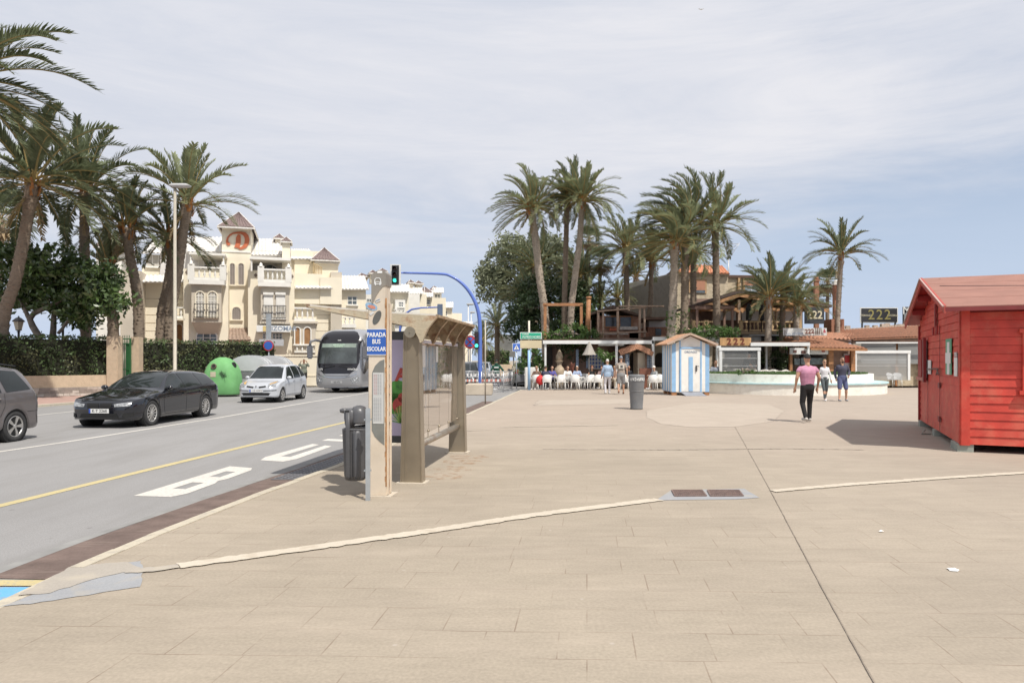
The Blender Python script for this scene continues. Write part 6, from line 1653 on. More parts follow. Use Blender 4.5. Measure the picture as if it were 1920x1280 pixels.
# grey domed containers
gc=mat('container_grey',(.42,.43,.44),.45,.08,2,dirt=(.30,.30,.29),dscale=4,damt=.4)
def container(px,y,label,w_=1.95,h=1.55):
    c=Vector((XY(px,y),y,0)); r=thing('refuse_container',label,'refuse container',tuple(c),group='grey domed refuse containers')
    mb=MB(); mb.bbox((c.x-w_/2,c.y-.5,.15),(c.x+w_/2,c.y+.6,1.12),.06); mb.build('body',gc,r)
    mb=MB(); n=12; prof=[(c.x-w_/2-.02,c.y+.05+.62*math.cos(math.pi*i/n),1.10+.72*math.sin(math.pi*i/n)) for i in range(n+1)]
    # lid vaulted across the width
    pl=[Vector((c.x+(w_/2+.02)*math.cos(math.pi*i/n),c.y-.52,1.12+.74*math.sin(math.pi*i/n)**.8)) for i in range(n+1)]
    mb.prism(pl[::-1],(0,1.15,0)); lid=mb.build('lid',mat('container_lid',(.50,.51,.52),.4,.05,2),r)
    mb=MB()
    for k in range(3):
        q=[p+Vector((0,.1+k*.42,.0)) for p in pl]
        for a,b in zip(q,q[1:]): mb.bar(a+Vector((0,0,.015)),b+Vector((0,0,.015)),.05,.03,up=(0,1,0))
    mb.build('lid_ribs',gc,lid)
    mb=MB(); mb.box((c.x-.5,c.y-.515,.75),(c.x+.3,c.y-.505,1.05)); mb.build('flap',mat('container_dark',(.18,.18,.19),.6,.1),r)
    for sx_ in (-1,1):
        mb=MB(); mb.lathe([(.12,-.03),(.12,.03)],n=12,M=Matrix.Translation((c.x+sx_*.7,c.y-.3,.12))@Matrix.Rotation(R(90),4,'Y')); mb.build('wheel',tyre_m,r)
container(472,34.8,'grey domed refuse container nearest the green bottle bank'); container(511,37.0,'grey domed refuse container partly behind the first one, by the no-parking pole')
# lamps and poles
def lamp_post(label,px,ybase,ytop,y,rad,head,name='street_lamp',group=None,arm=.9):
    x=XY(px,y); z=EYE+(HZ-ytop)*y/F; r=thing(name,label,'street lamp',(x,y,0),group=group)
    mb=MB(); mb.tube([(x,y,0),(x,y,.4),(x,y,.42),(x,y,z)],[rad*1.5,rad*1.5,rad,rad*.72],12); mb.build('pole',mat('pole_buff',(.40,.365,.30),.5,.06,4,metal=.2) if head else mat('pole_white',(.62,.62,.62),.5,.05),r)
    mb=MB(); mb.bar((x-.08,y,z),(x+arm*.45,y,z+.08),.06,.06); loft(mb,[rrect(x+arm*.25,y,w*arm,d*arm,.05*arm,z+dz) for w,d,dz in ((.5,.24,.0),(.9,.36,.04),(1.0,.38,.10),(.7,.3,.16))]); mb.build('lamp_head',mat('lamp_grey',(.45,.45,.45),.5,.05),r); return r
lamp_post('tall buff street lamp in front of the palms on the left',328,700,352,30.5,.085,True)
lamp_post('thin white street lamp farthest left beyond the traffic signals',878,690,572,62,.07,False,group='thin far street lamps',arm=.7)
lamp_post('shorter thin white street lamp just right of the other far one',883.5,690,587,66,.06,False,group='thin far street lamps',arm=.5)
def lantern(label,px,ytop,y):
    x=XY(px,y); z=EYE+(HZ-ytop)*y/F; r=thing('garden_lantern',label,'lantern',(x,y,0),group='black garden lanterns behind the hedge')
    mb=MB(); mb.tube([(x,y,0),(x,y,z-.75)],.055,8); mb.lathe([(.12,z-.78),(.05,z-.74),(.16,z-.68)],c=(x,y,0),n=8); mb.build('post',iron,r)
    mb=MB(); mb.lathe([(.15,z-.68),(.25,z-.25)],c=(x,y,0),n=6,smooth=False); mb.build('glass',mat('lantern_glass',(.50,.46,.38),.3,.05),r)
    mb=MB(); mb.lathe([(.31,z-.25),(.30,z-.20),(.14,z-.06),(.05,z-.02),(.03,z+.05)],c=(x,y,0),n=6,smooth=False); mb.build('cap',iron,r)
lantern('black garden lantern nearer the left edge',35,594,36); lantern('black garden lantern left of the dark straight palm trunk',118,576,35)
# parking sign beside containers
x=XY(504,38.2); r=thing('round_road_sign','round blue road sign on a pole by the grey containers','road sign',(x,38.2,0))
mb=MB(); mb.tube([(x,38.2,0),(x,38.2,3.0)],.035,8); mb.build('pole',mat('galvanised'),r)
mb=MB(); mb.lathe([(.29,0),(.29,.02)],n=24,M=Matrix.Translation((x,38.14,2.45))@Matrix.Rotation(R(90),4,'X'),mi=0); d_=mb.build('disc',mat('sign_red',(.45,.04,.04),.5,.05),r)
mb=MB(); mb.lathe([(.23,.0),(.23,.03)],n=24,M=Matrix.Translation((x,38.14,2.45))@Matrix.Rotation(R(90),4,'X')); mb.build('disc_face',mat('sign_blue'),d_)
mb=MB(); mb.box((x-.14,38.16,2.8),(x+.14,38.2,4.2)); mb.build('grey_plate',mat('galvanised'),r)
# traffic signal on a blue swan-neck pole
by_=38.3; bx_=XY(900,by_); blue=mat('signal_blue',(.10,.17,.50),.35,.05,3,coat=.3)
ts=thing('traffic_signal','blue swan-neck traffic signal pole with a green light hanging over the road','traffic signal',(bx_,by_,0))
pts=[P(900,731,by_),P(900,680,by_),P(900,620,by_),P(898.5,595,by_),P(893,572,by_),P(882,550,by_),P(867,532,by_),P(850,520,by_),P(833,514,by_),P(800,512.5,by_),P(757,511.5,by_)]
fx=[pchip([(i,p[k]) for i,p in enumerate(pts)]) for k in range(3)]
sp_=[Vector((fx[0](t/4),fx[1](t/4),fx[2](t/4))) for t in range(0,41)]
mb=MB(); mb.tube(sp_,[.125-.07*(i/40)**1.2 for i in range(41)],14); mb.build('pole',blue,ts)
def sighead(mbx,cx,cy,z1,w_,h,root,lit=2,n=3):
    mb=MB(); mb.bbox((cx-w_/2,cy,z1-h),(cx+w_/2,cy+.03,z1),.02); mb.build('backing_board',mat('board_white',(.66,.66,.64),.5,.05),root)
    mb=MB(); mb.bbox((cx-w_*.33,cy-.02,z1-h*.95),(cx+w_*.33,cy-.004,z1-h*.05),.008); mb.bbox((cx-w_*.22,cy-.2,z1-h*.93),(cx+w_*.22,cy-.02,z1-h*.07),.03); hb=mb.build('housing',mat('signal_black',(.02,.02,.022),.5,.05),root)
    for i in range(n):
        z=z1-h*(.22+.28*i) if n==3 else z1-h*(.3+.4*i); rr_=min(w_*.2,.1)
        Mv=Matrix.Translation((cx,cy-.21,z))@Matrix.Rotation(R(90),4,'X')
        mb=MB(); mb.lathe([(rr_,0),(rr_*.98,.01),(.01,.03)],n=16,M=Mv); mb.build('lens',mat('green_lit',(.05,.85,.55),.3,0,emit=2.2) if i==lit else mat('lens_dark',(.04,.02,.02),.2,.1),hb)
        mb=MB(); 
        for k in range(9):
            a=R(-10+200*k/8); mb.bar((cx+math.cos(a)*rr_*1.15,cy-.2,z+math.sin(a)*rr_*1.15),(cx+math.cos(a)*rr_*1.1,cy-.40,z+math.sin(a)*rr_*1.1),rr_*.5,.012,up=(math.cos(a),0,math.sin(a)))
        mb.build('visor',mat('signal_black'),hb)
sighead(None,XY(742,by_),by_-.1,EYE+(HZ-496)*by_/F,.60,1.16,ts)
mb=MB(); mb.tube([P(757,511.5,by_),P(745,511.5,by_)],.05,8); mb.build('bracket',blue,ts)
x=XY(894,by_); mb=MB(); mb.bbox((x-.11,by_-.35,EYE+(HZ-655)*by_/F),(x+.11,by_-.15,EYE+(HZ-622)*by_/F),.03); hb=mb.build('repeater_housing',mat('signal_black'),ts)
for zy,m_ in ((629,mat('lens_dark')),(638,mat('lens_dark')),(648,mat('green_lit'))):
    mb=MB(); mb.lathe([(.09,0),(.08,.02)],n=14,M=Matrix.Translation((x,by_-.355,EYE+(HZ-zy)*by_/F))@Matrix.Rotation(R(90),4,'X')); mb.build('lens',m_,hb)
# street name mark on planter block of the mast
x0,x1=XY(873,34.5),XY(926,34.5); mb=MB(); mb.bbox((x0,34.2,-.08),(x1-.1,36.6,.44),.03); solo(mb,'concrete_plinth',mat('plinth_concrete',(.50,.43,.34),.9,.1,3,bump=.3),'pale concrete plinth in front of the blue signal pole','plinth')
# no stopping sign
x=XY(881,39.0); r=thing('no_stopping_sign','round red and blue no-stopping sign left of the blue pole','road sign',(x,39.2,0))
mb=MB(); mb.tube([(x,39.2,-.05),(x,39.2,3.0)],.03,8); mb.build('pole',mat('galvanised'),r)
Mv=lambda d,z: Matrix.Translation((x,39.15-d,z))@Matrix.Rotation(R(90),4,'X')
zc=EYE+(HZ-641)*39.0/F
mb=MB(); mb.lathe([(.37,0),(.37,.015)],n=28,M=Mv(0,zc)); d_=mb.build('disc',mat('sign_red'),r)
mb=MB(); mb.lathe([(.27,0),(.27,.02)],n=28,M=Mv(0,zc)); mb.build('disc_face',mat('sign_blue_bright',(.06,.16,.55),.4,.05),d_)
mb=MB(); 
for sg in (-1,1): mb.bar((x-.2,39.125,zc-sg*.2),(x+.2,39.125,zc+sg*.2),.07,.006,up=(0,-1,0))
mb.build('cross',mat('sign_red'),d_)
# second signal arm farther off (seen from behind)
yy=52; r=thing('traffic_signal','far blue signal arm with a grey board seen above the shelter roof','traffic signal',(XY(752,yy),yy,0))
mb=MB(); pts=[(XY(748,yy),yy,0)]+[tuple(P(a,b,yy)) for a,b in ((748,640),(752,600),(760,588),(772,580),(790,577),(820,576))]
mb.tube(pts,[.12,.1,.09,.08,.07,.06,.05],10); mb.build('pole',mat('signal_blue'),r)
mb=MB(); mb.bbox((XY(820,yy),yy-.05,EYE+(HZ-592)*yy/F),(XY(830,yy),yy+.05,EYE+(HZ-570)*yy/F),.02); mb.build('backing_board',mat('board_grey',(.12,.16,.24),.5,.2,9),r)
# crowd barriers with red and white tape
bar_m=mat('barrier_steel',(.50,.51,.52),.4,.08,6,metal=.6)
def barrier(label,xa,ya,xb,yb_,k):
    a=Vector((xa,ya,0)); b=Vector((xb,yb_,0)); a.z=b.z=-.08; r=thing('crowd_barrier',label,'barrier',tuple(a.lerp(b,.5)),group='steel crowd barriers at the crossing')
    mb=MB(); d=(b-a)
    for z in (.15,.42,.62,.82,1.12): mb.tube([a+Vector((0,0,z)),b+Vector((0,0,z))],.022 if z in(.15,1.12) else .014,6)
    for t in (0,1): mb.tube([a+d*t,a+d*t+Vector((0,0,1.12))],.024,6); q=a+d*t; mb.bar(q+Vector((-.3,0,.03)) if abs(d.y)>abs(d.x) else q+Vector((0,-.3,.03)),q+Vector((.3,0,.03)) if abs(d.y)>abs(d.x) else q+Vector((0,.3,.03)),.04,.03)
    for i in range(1,12): q=a+d*(i/12); mb.tube([q+Vector((0,0,.15)),q+Vector((0,0,1.12))],.008,5)
    mb.build('frame',bar_m,r)
    mb=MB(); n=10
    for i in range(n):
        q0=a+d*((i+.1)/n); q1=a+d*((i+.9)/n); sk=d/n*.35
        mb.prism([q0+Vector((0,-.03,.56)),q1+Vector((0,-.03,.56)),q1+sk*.3+Vector((0,-.03,.70)),q0+sk*.3+Vector((0,-.03,.70))],(0,.008,0),mi=i%2)
        if i%2==k%2: mb.prism([q0+Vector((0,-.03,.86)),q1+Vector((0,-.03,.86)),q1+Vector((0,-.03,.99)),q0+Vector((0,-.03,.99))],(0,.008,0),mi=1)
    mb.build('striped_board',[mat('tape_red',(.58,.22,.17),.5,.1),mat('tape_white',(.72,.70,.68),.5,.1)],r)
barrier('steel barrier with red and white boards left of the blue pole',XY(862,38.0),37.4,XY(897,38.0),37.6,0)
barrier('steel barrier with red and white boards right of the blue pole',XY(903,37.8),37.6,XY(944,37.8),37.6,1)
barrier('end barrier turned sideways next to the pedestrian crossing sign',XY(944,37.4),37.2,XY(960,39.5),40.0,0)
# slim cream post in front of the barriers
mb=MB(); q=G(910,757,0); mb.tube([(q.x,q.y-.0,0),(q.x,q.y,3.15)],.028,8); solo(mb,'slim_post',mat('pole_buff'),'slim cream post standing right of the blue pole at the kerb','post')
# pedestrian sign
x=XY(968.5,40.5); r=thing('pedestrian_sign','square blue pedestrian crossing sign with white triangle','road sign',(x,40.5,0))
mb=MB(); mb.tube([(x,40.5,0),(x,40.5,2.3)],.03,8); mb.build('pole',mat('galvanised'),r)
zc=EYE+(HZ-651)*40.5/F; mb=MB(); mb.box((x-.24,40.44,zc-.24),(x+.24,40.46,zc+.24),0); b_=mb.build('plate',mat('sign_white'),r)
mb=MB(); mb.box((x-.215,40.43,zc-.215),(x+.215,40.438,zc+.215)); mb.build('blue_field',mat('sign_blue_bright'),b_)
mb=MB(); mb.prism([(x-.16,40.42,zc-.13),(x+.16,40.42,zc-.13),(x,40.42,zc+.15)],(0,.008,0)); mb.build('triangle',mat('sign_white'),b_)
mb=MB(); mb.bar((x,40.415,zc+.07),(x-.01,40.415,zc-.02),.03,.006,up=(0,-1,0)); mb.bar((x-.01,40.415,zc-.02),(x-.05,40.415,zc-.11),.02,.006,up=(0,-1,0)); mb.bar((x-.01,40.415,zc-.02),(x+.04,40.415,zc-.11),.02,.006,up=(0,-1,0)); mb.build('walking_figure',gap_m,b_)
# green street name sign on a blue and white post
yy=38.2; x=XY(993,yy); r=thing('street_name_sign','green street name board over a beige board on a light blue post','street sign',(x,yy,0))
mb=MB(); mb.tube([(x-.03,yy,0),(x-.03,yy,2.2)],.075,10); mb.build('lower_post',mat('light_blue_paint',(.30,.48,.70),.5,.1,5),r)
mb=MB(); mb.tube([(x-.03,yy+.02,2.2),(x-.03,yy+.02,3.82)],.055,10); mb.build('upper_post',mat('pole_cream',(.62,.58,.48),.5,.05),r)
x0,x1=XY(975,yy),XY(1015.5,yy)
mb=MB(); mb.bbox((x0,yy-.10,EYE+(HZ-636)*yy/F),(x1,yy-.07,EYE+(HZ-623)*yy/F),.01); mb.build('board_rim',mat('sign_white'),r)
mb=MB(); mb.box((x0+.03,yy-.108,EYE+(HZ-635)*yy/F),(x1-.03,yy-.101,EYE+(HZ-624)*yy/F)); gb=mb.build('green_board',mat('street_green',(.03,.36,.22),.4,.05),r)
for s_,py in (('CARRER',626.7),('ALFRED NOBEL',631.8)):
    tm=text_mesh(s_,.15 if s_!='CARRER' else .10,frame_M((x0+.12,yy-.112,EYE+(HZ-py)*yy/F),(1,0,0)),.002,.001,align='LEFT'); tm.build('lettering',mat('sign_white'),gb)
mb=MB(); mb.bbox((x0,yy-.10,EYE+(HZ-653)*yy/F),(x1,yy-.07,EYE+(HZ-638)*yy/F),.01); mb.build('beige_board',mat('beige_board',(.58,.50,.33),.6,.08,3),r)
# low white pier beside it
mb=MB(); mb.bbox((XY(984,39.5),39.4,0),(XY(1010,39.5),39.8,1.25),.04); solo(mb,'white_pier',white_w,'short whitewashed wall stub at the end of the terrace','wall')
# far hedge, wall and billboard beyond the crossing
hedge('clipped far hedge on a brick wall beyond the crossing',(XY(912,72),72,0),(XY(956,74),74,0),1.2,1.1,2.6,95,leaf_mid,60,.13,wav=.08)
wallseg('low brick wall below the far clipped hedge',(XY(912,71.6),71.8,0),(XY(960,73.6),73.8,0),1.2,stone=False)
mb=MB(); yy=80; mb.box((XY(928,yy),yy,2.0),(XY(966,yy),yy+.2,4.6)); mb.box((XY(929,yy),yy-.05,2.15),(XY(946,yy),yy-.01,4.45)); mb.bar((XY(930,yy),yy+.3,0),(XY(930,yy),yy+.3,2.2),.15,.15); mb.bar((XY(963,yy),yy+.3,0),(XY(963,yy),yy+.3,2.2),.15,.15)
solo(mb,'far_hoarding',mat('hoarding_grey',(.17,.17,.16),.6,.2,2),'grey far hoarding above the far clipped hedge','billboard')
mb=MB(); mb.box((-75,150,0),(-12,160,7.5)); mb.box((10,180,0),(70,190,5)); 
# ================= RESTAURANTS AND SQUARE =================
wood_d=mat('dark_wood',(.10,.055,.035),.7,.3,5,bump=.2); wood_o=mat('orange_wood',(.34,.16,.07),.65,.25,6,bump=.2); wood_t=mat('tan_wood',(.42,.27,.14),.7,.2,5)
terra=mat('terracotta_tiles',(.36,.17,.10),.85,.35,7,dirt=(.20,.13,.09),dscale=6,damt=.7,bump=.2)
terra2=mat('bright_terracotta_tiles',(.50,.20,.10),.85,.25,7,dirt=(.3,.16,.1),dscale=8,damt=.5)
stone_w=mat('pale_stone_wall',(.50,.42,.30),.9,.22,3.5,bump=.6,bscale=8,dirt=(.36,.28,.19),dscale=4,damt=.5)
grey_w=mat('weathered_grey_wall',(.45,.41,.36),.9,.15,2,dirt=(.2,.17,.14),dscale=2,damt=.6)
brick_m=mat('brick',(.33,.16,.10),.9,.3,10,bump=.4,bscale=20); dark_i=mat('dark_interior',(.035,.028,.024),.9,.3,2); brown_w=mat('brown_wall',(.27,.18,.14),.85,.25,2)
pl_white=mat('awning_white',(.74,.74,.72),.4,.04,4); film=glassmat('clear_plastic_film',(.80,.80,.78),1.45,.08,1.0,.22); film2=glassmat('cloudy_plastic_film',(.6,.62,.66),1.45,.12,1.0,.45)
XR=Vector((1,0,0)); YV=Vector((0,1,0))
def frx(mb,x0,y0,x1,y1,Y0,Y1,mi=0,z0=None):
    """frontal box: picture rectangle at distance Y0, running back to Y1"""
    a=XY(x0,Y0); b=XY(x1,Y0); zt=EYE+(HZ-y0)*Y0/F; zb=EYE+(HZ-y1)*Y0/F if z0 is None else z0
    mb.box((a,Y0,zb),(b,Y1,zt),mi); return a,b,zb,zt
def part(root,name,m_,*rs,each=True):
    o=None
    if each:
        for q in rs: mb=MB(); frx(mb,*q); o=mb.build(name,m_,root)
    else:
        mb=MB(); [frx(mb,*q) for q in rs]; o=mb.build(name,m_,root)
    return o
def T3(px,py,y): return P(px,py,y)
# --- A: terrace bar with white pergola ---
bar_=thing('terrace_restaurant','low brown terrace restaurant with white awning rails and a small tiled door porch','restaurant',(XY(1180,42),42,0))
part(bar_,'wall',brown_w,(1022,640,1162,735,43.2,46,0,0)); part(bar_,'wall',mat('beige_bar_wall',(.50,.42,.32),.9,.12,2),(1162,640,1350,735,43.0,46,0,0))
part(bar_,'roof_slab',wood_d,(1020,636,1226,641,41.3,46.5),(1226,629,1350,634,41.2,46.5))
part(bar_,'awning_rail',pl_white,(1018,638,1226,644.5,40.9,41.2),(1225,631.5,1352,638.5,40.8,41.1),(1122,645,1170,648,41.2,41.3))
part(bar_,'post',pl_white,(1021,644,1024.5,700,41.0,41.1,0,0),(1154,644,1158.5,690,41.0,41.12,0,0),(1222.5,636,1227,690,40.9,41.02,0,0),(1343,638,1347,660,40.9,41.02,0,0))
for x0,x1,yt in ((1181,1196,661),(1228.5,1247,661),(1262,1282,662)):
    Y=42.97; a,b=XY(x0,Y),XY(x1,Y); zt=EYE+(HZ-yt)*Y/F; zb=EYE+(HZ-688)*Y/F if x0>1200 else 0
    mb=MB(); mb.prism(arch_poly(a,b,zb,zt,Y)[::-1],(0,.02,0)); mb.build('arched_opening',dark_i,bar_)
porch=part(bar_,'door_porch',wood_d,(1169,660,1172,735,41.0,41.1,0,0),(1210,660,1213,735,41.0,41.1,0,0))
mb=MB()
ap=T3(1195,644,40.9); for_l=T3(1160,658.5,40.9); for_r=T3(1226,660,40.9)
for e,sg in ((for_l,1),(for_r,-1)):
    b0=ap+Vector((0,0,0)); q=[e,ap,ap+Vector((0,2,0)),e+Vector((0,2,0))]
    if sg<0: tiles(mb,e+Vector((0,2.2,0)),e,ap,ap+Vector((0,2.2,0)),.22,amp=.03)
    else: tiles(mb,e,e+Vector((0,2.2,0)),ap+Vector((0,2.2,0)),ap,.22,amp=.03)
mb.build('porch_roof',terra,bar_)
mb=MB()
for e in (for_l,for_r): d_=(ap-e); mb.prism([e-Vector((0,.05,0)),ap-Vector((0,.05,0)),ap-Vector((0,.05,.32)),e+d_*.12-Vector((0,.05,.30))],(0,.06,0))
mb.build('bargeboard',mat('tile_print_board',(.40,.20,.12),.8,.5,14),bar_)
part(bar_,'menu_board',mat('menu_board',(.10,.13,.18),.5,.2,6),(1166.5,663,1180,692,41.2,41.25),(1211.5,663,1225,692,41.2,41.25))
mb=MB(); rr=random.Random(3)
for x0 in (1167.5,1212.5):
    for r_ in range(8):
        for c_ in range(2):
            px=x0+c_*6; py=665+r_*3.2; frx(mb,px,py,px+rr.uniform(3.5,5),py+rr.uniform(1.2,2.2),41.18,41.195)
mb.build('menu_pictures',mat('menu_pics',(.45,.50,.55),.6,.5,50),bar_)
part(bar_,'door',mat('red_brown_door',(.20,.08,.05),.6,.2,5),(1199,690,1222,722,40.8,40.9,0,0))
part(bar_,'wall_column',mat('beige_bar_wall'),(1196,661,1210,735,41.3,42.9,0,0))
# blue and white window
w_=part(bar_,'window',mat('window_blue',(.10,.16,.38),.3,.4,6),(1104,663,1127,691,43.1,43.15))
mb=MB()
for i in range(5): px=1104+i*23/4; frx(mb,px-.7,662,px+.7,692,43.04,43.09)
for j in range(5): py=663+j*7; frx(mb,1103,py-.8,1128,py+.8,43.03,43.08)
mb.build('glazing_bars',white_w,w_)
part(bar_,'shutter',mat('shutter_blue',(.30,.38,.50),.6,.2,5),(1099,663,1103,690,43.05,43.1),(1128.5,663,1132,690,43.05,43.1),(1080,655,1085,690,42.4,42.5))
# mural of brown shapes
for k,(a_,b_,c_,d_,m_) in enumerate(((1062,652,1078,690,'brown_wall'),(1026,650,1036,700,'dark_interior'),(1140,650,1153,690,'dark_wood'))): part(bar_,'panel',MATS[m_],(a_,b_,c_,d_,42.9,43.1))
part(bar_,'panel',mat('rusty_mural',(.24,.15,.10),.8,.5,1.5),(1058,656,1080,685,42.8,42.9))
# terracotta urn statue
x,Y=XY(1049,41.6),41.6; mb=MB(); mb.lathe([(.22,0),(.24,.3),(.16,.42),(.26,.62),(.32,.9),(.28,1.15),(.15,1.3),(.13,1.42),(.24,1.58),(.27,1.62)],c=(x,Y,0),n=16); mb.lathe([(.2,1.62),(.22,1.9),(.12,2.1),(.05,2.3)],c=(x,Y,0),n=10)
solo(mb,'stone_urn',mat('urn_stone',(.44,.35,.25),.9,.3,6,bump=.4),'pale carved stone urn with a stacked top on the left of the terrace','urn')
mb=MB(); x,Y=XY(1105,40.5),40.5; mb.tube([(x,Y,0),(x,Y,2.75)],.025,8); mb.lathe([(.42,1.95),(.30,2.15),(.14,2.5),(.03,2.72)],c=(x,Y,0),n=10,smooth=False); solo(mb,'parasol',mat('parasol_cloth',(.36,.33,.29),.8,.08,3),'half-folded pale parasol hanging left of the blue and white window','parasol')
mb=MB(); rr=random.Random(9); x,Y=XY(1072,41.0),41.0
for i in range(40):
    a=rr.random()*6.28; e_=Vector((x+math.cos(a)*.45*rr.random(),Y+math.sin(a)*.3,rr.uniform(.9,1.55))); mb.bar((x,Y,.45),e_,.035,.01)
mb.lathe([(.16,0),(.24,.45),(.26,.5)],c=(x,Y,0),n=12); solo(mb,'red_leaf_plant',mat('red_leaves',(.24,.09,.06),.6,.4,8),'spiky red-leaved plant in a pot behind the seated couple','plant')
# --- B: upper wooden hut ---
hut=thing('rooftop_hut','weathered wooden rooftop hut with dark thatch and two dark windows above the white awning','hut',(XY(1155,47),47,3.0))
part(hut,'wall',mat('hut_boards',(.38,.20,.13),.8,.35,3,dirt=(.45,.38,.32),dscale=3,damt=.6),(1122,592,1199,641,46.0,49.5))
part(hut,'wall',mat('pale_side_wall',(.52,.49,.46),.85,.1),(1217,600,1250,613,46.5,50)); part(hut,'wall',brick_m,(1215,613,1252,642,46.4,50),(1180,622,1217,642,46.0,48))
w_=part(hut,'window',mat('hut_window',(.05,.055,.065),.15,.4,2),(1135,594,1160,612,45.9,46.0),(1163,594,1184,612,45.9,46.0),(1229,616,1240,630,46.3,46.4))
part(hut,'window_frame',wood_o,(1133,592,1186,594,45.8,45.9),(1133,612,1186,614,45.8,45.9),(1133,594,1135,612,45.8,45.9),(1160,594,1163,612,45.8,45.9),(1184,594,1186,612,45.8,45.9))
part(hut,'painted_board',mat('red_orange_board',(.50,.14,.07),.7,.3,6),(1143,615,1160,620,45.7,45.8)); part(hut,'painted_board',mat('pale_board',(.52,.47,.42),.7,.3,6),(1162,612,1196,618,45.7,45.8),(1125,624,1178,627,45.6,45.7))
mb=MB()
for e0,e1 in (((1105,591),(1150,578)),((1199,593),(1150,578))):
    a=T3(*e0,45.2); b=T3(*e1,45.2); mb.prism([a,b,b+Vector((0,0,.22)),a+Vector((0,0,.14))] if e0[0]<1150 else [b,a,a+Vector((0,0,.14)),b+Vector((0,0,.22))],(0,5,0))
mb.build('thatch_roof',mat('thatch',(.12,.085,.065),.95,.4,9,bump=1,bscale=14),hut)
part(hut,'lean_to_roof',wood_d,(1211,594,1252,599,44.8,50))
mb=MB()
for a,b,w__ in (((1121,641),(1122,582),.12),((1131,641),(1131,582),.1),((1159,642),(1158,576),.13),((1199,640),(1200,572),.12),((1209,641),(1208,573),.10),((1107,640),(1107,600),.08)):
    mb.tube([T3(*a,44.8),T3(*b,44.8)],w__/2+.02,8)
for a,b in (((1120,584),(1212,576)),((1118,625),(1212,622)),((1160,574),(1245,574))): mb.tube([T3(*a,44.7),T3(*b,44.7)],.05,6)
mb.build('log_frame',mat('log_wood',(.46,.33,.24),.85,.25,8,bump=.4),hut)
part(hut,'base_slab',mat('rough_base',(.30,.22,.17),.9,.3,3),(1105,634,1255,642,44.6,50))
wf=thing('timber_gateway','tall orange timber gateway standing among the trio of palms','gateway',(XY(1055,43.3),43.3,2.8))
mb=MB()
for a,b in (((1022,640),(1022,572)),((1090,612),(1090,572)),((1018,571),(1093,571))): mb.bar(T3(*a,43.3),T3(*b,43.3),.18,.16,up=(0,1,0))
mb.build('beams',wood_o,wf)
mb=MB(); mb.tube([T3(1101,641,43),T3(1104,560,43)],[.16,.14],10); mb.tube([T3(1104,560,43),T3(1104,556,43)],.17,10); solo(mb,'slanting_post',wood_o,'thick leaning wooden post with a pale metal cap beside the orange frame','post')
# --- C: stone house ---
fh=Fac(1266,54,6)
H=thing('stone_house','pale stone house with an orange tiled roof and a half-lowered orange blind','building',tuple(fh.a),R(6))
mb=MB(); fh.rect(mb,1266,511,1365,640,0,9,z0=0); mb.build('wall',stone_w,H)
mb=MB(); u0=fh.u(1266,0); a=fh.M@Vector((u0,0,0)); b=fh.M@Vector((u0-2.6,6.2,0)); zt=fh.z(1266,511,0); mb.add([a-Vector((.0,.0,0)),b,Vector((b.x,b.y,zt-.3)),Vector((a.x,a.y,zt)),a+Vector((.5,6,0))],[(0,1,2,3)][::1]); mb.prism([Vector((a.x,a.y,0)),Vector((b.x,b.y,0)),Vector((b.x,b.y,zt-.9)),Vector((a.x,a.y,zt+.05))],(.3,.15,0)); mb.build('side_wall',grey_w,H)
mb=MB(); mb.bar(T3(1231,533,59.5),T3(1266,508,53.8),.5,.14); mb.build('verge',wood_d,H); mb=MB(); mb.tube([T3(1226,520,60),T3(1226,600,60)],.22,8); mb.tube([T3(1233,535,59),T3(1233,600,59)],.07,8); mb.build('drain_pipes',iron,H)
mb=MB(); tiles(mb,fh.pt(1262,511,-.4),fh.pt(1369,513,-.4),fh.pt(1355,499,3.2),fh.pt(1290,497,3.2),.26,amp=.04); mb.build('roof',terra2,H)
mb=MB(); fh.rect(mb,1264,512,1368,515,-.25,.1); mb.build('cornice',mat('cornice_stone',(.58,.50,.40),.8,.1),H)
mb=MB(); fh.rect(mb,1292,523,1325,550,-.06,.1); wn_=mb.build('window',wood_t,H)
mb=MB(); fh.rect(mb,1295,526,1322,544,-.10,-.05); mb.build('orange_blind',mat('blind_orange',(.42,.20,.12),.7,.08,6),wn_)
mb=MB(); fh.rect(mb,1295,544,1322,549,-.09,-.05); mb.build('pane',win_g,wn_)
mb=MB(); fh.rect(mb,1365,520,1438,640,.8,8,z0=0); mb.build('wing_wall',stone_w,H); mb=MB(); fh.rect(mb,1364,516,1440,521,.6,8); mb.build('wing_roof',wood_d,H)
mb=MB(); fh.rect(mb,1397,535,1420,548,.75,.9); wn_=mb.build('window',mat('sky_glass',(.30,.35,.38),.1,.2,2),H); mb=MB(); fh.rect(mb,1397,527,1420,535,.70,.78); mb.build('orange_blind',mat('blind_orange'),wn_); mb=MB(); fh.rect(mb,1395,534,1396.5,549,.7,.8); fh.rect(mb,1408,535,1409,549,.7,.8); fh.rect(mb,1420,534,1421.5,549,.7,.8); mb.build('frame',pl_white,wn_)
mb=MB(); fh.rect(mb,1384,521,1388,560,.6,.8); fh.rect(mb,1394,522,1397,560,.6,.75); mb.build('timber',wood_t,H)
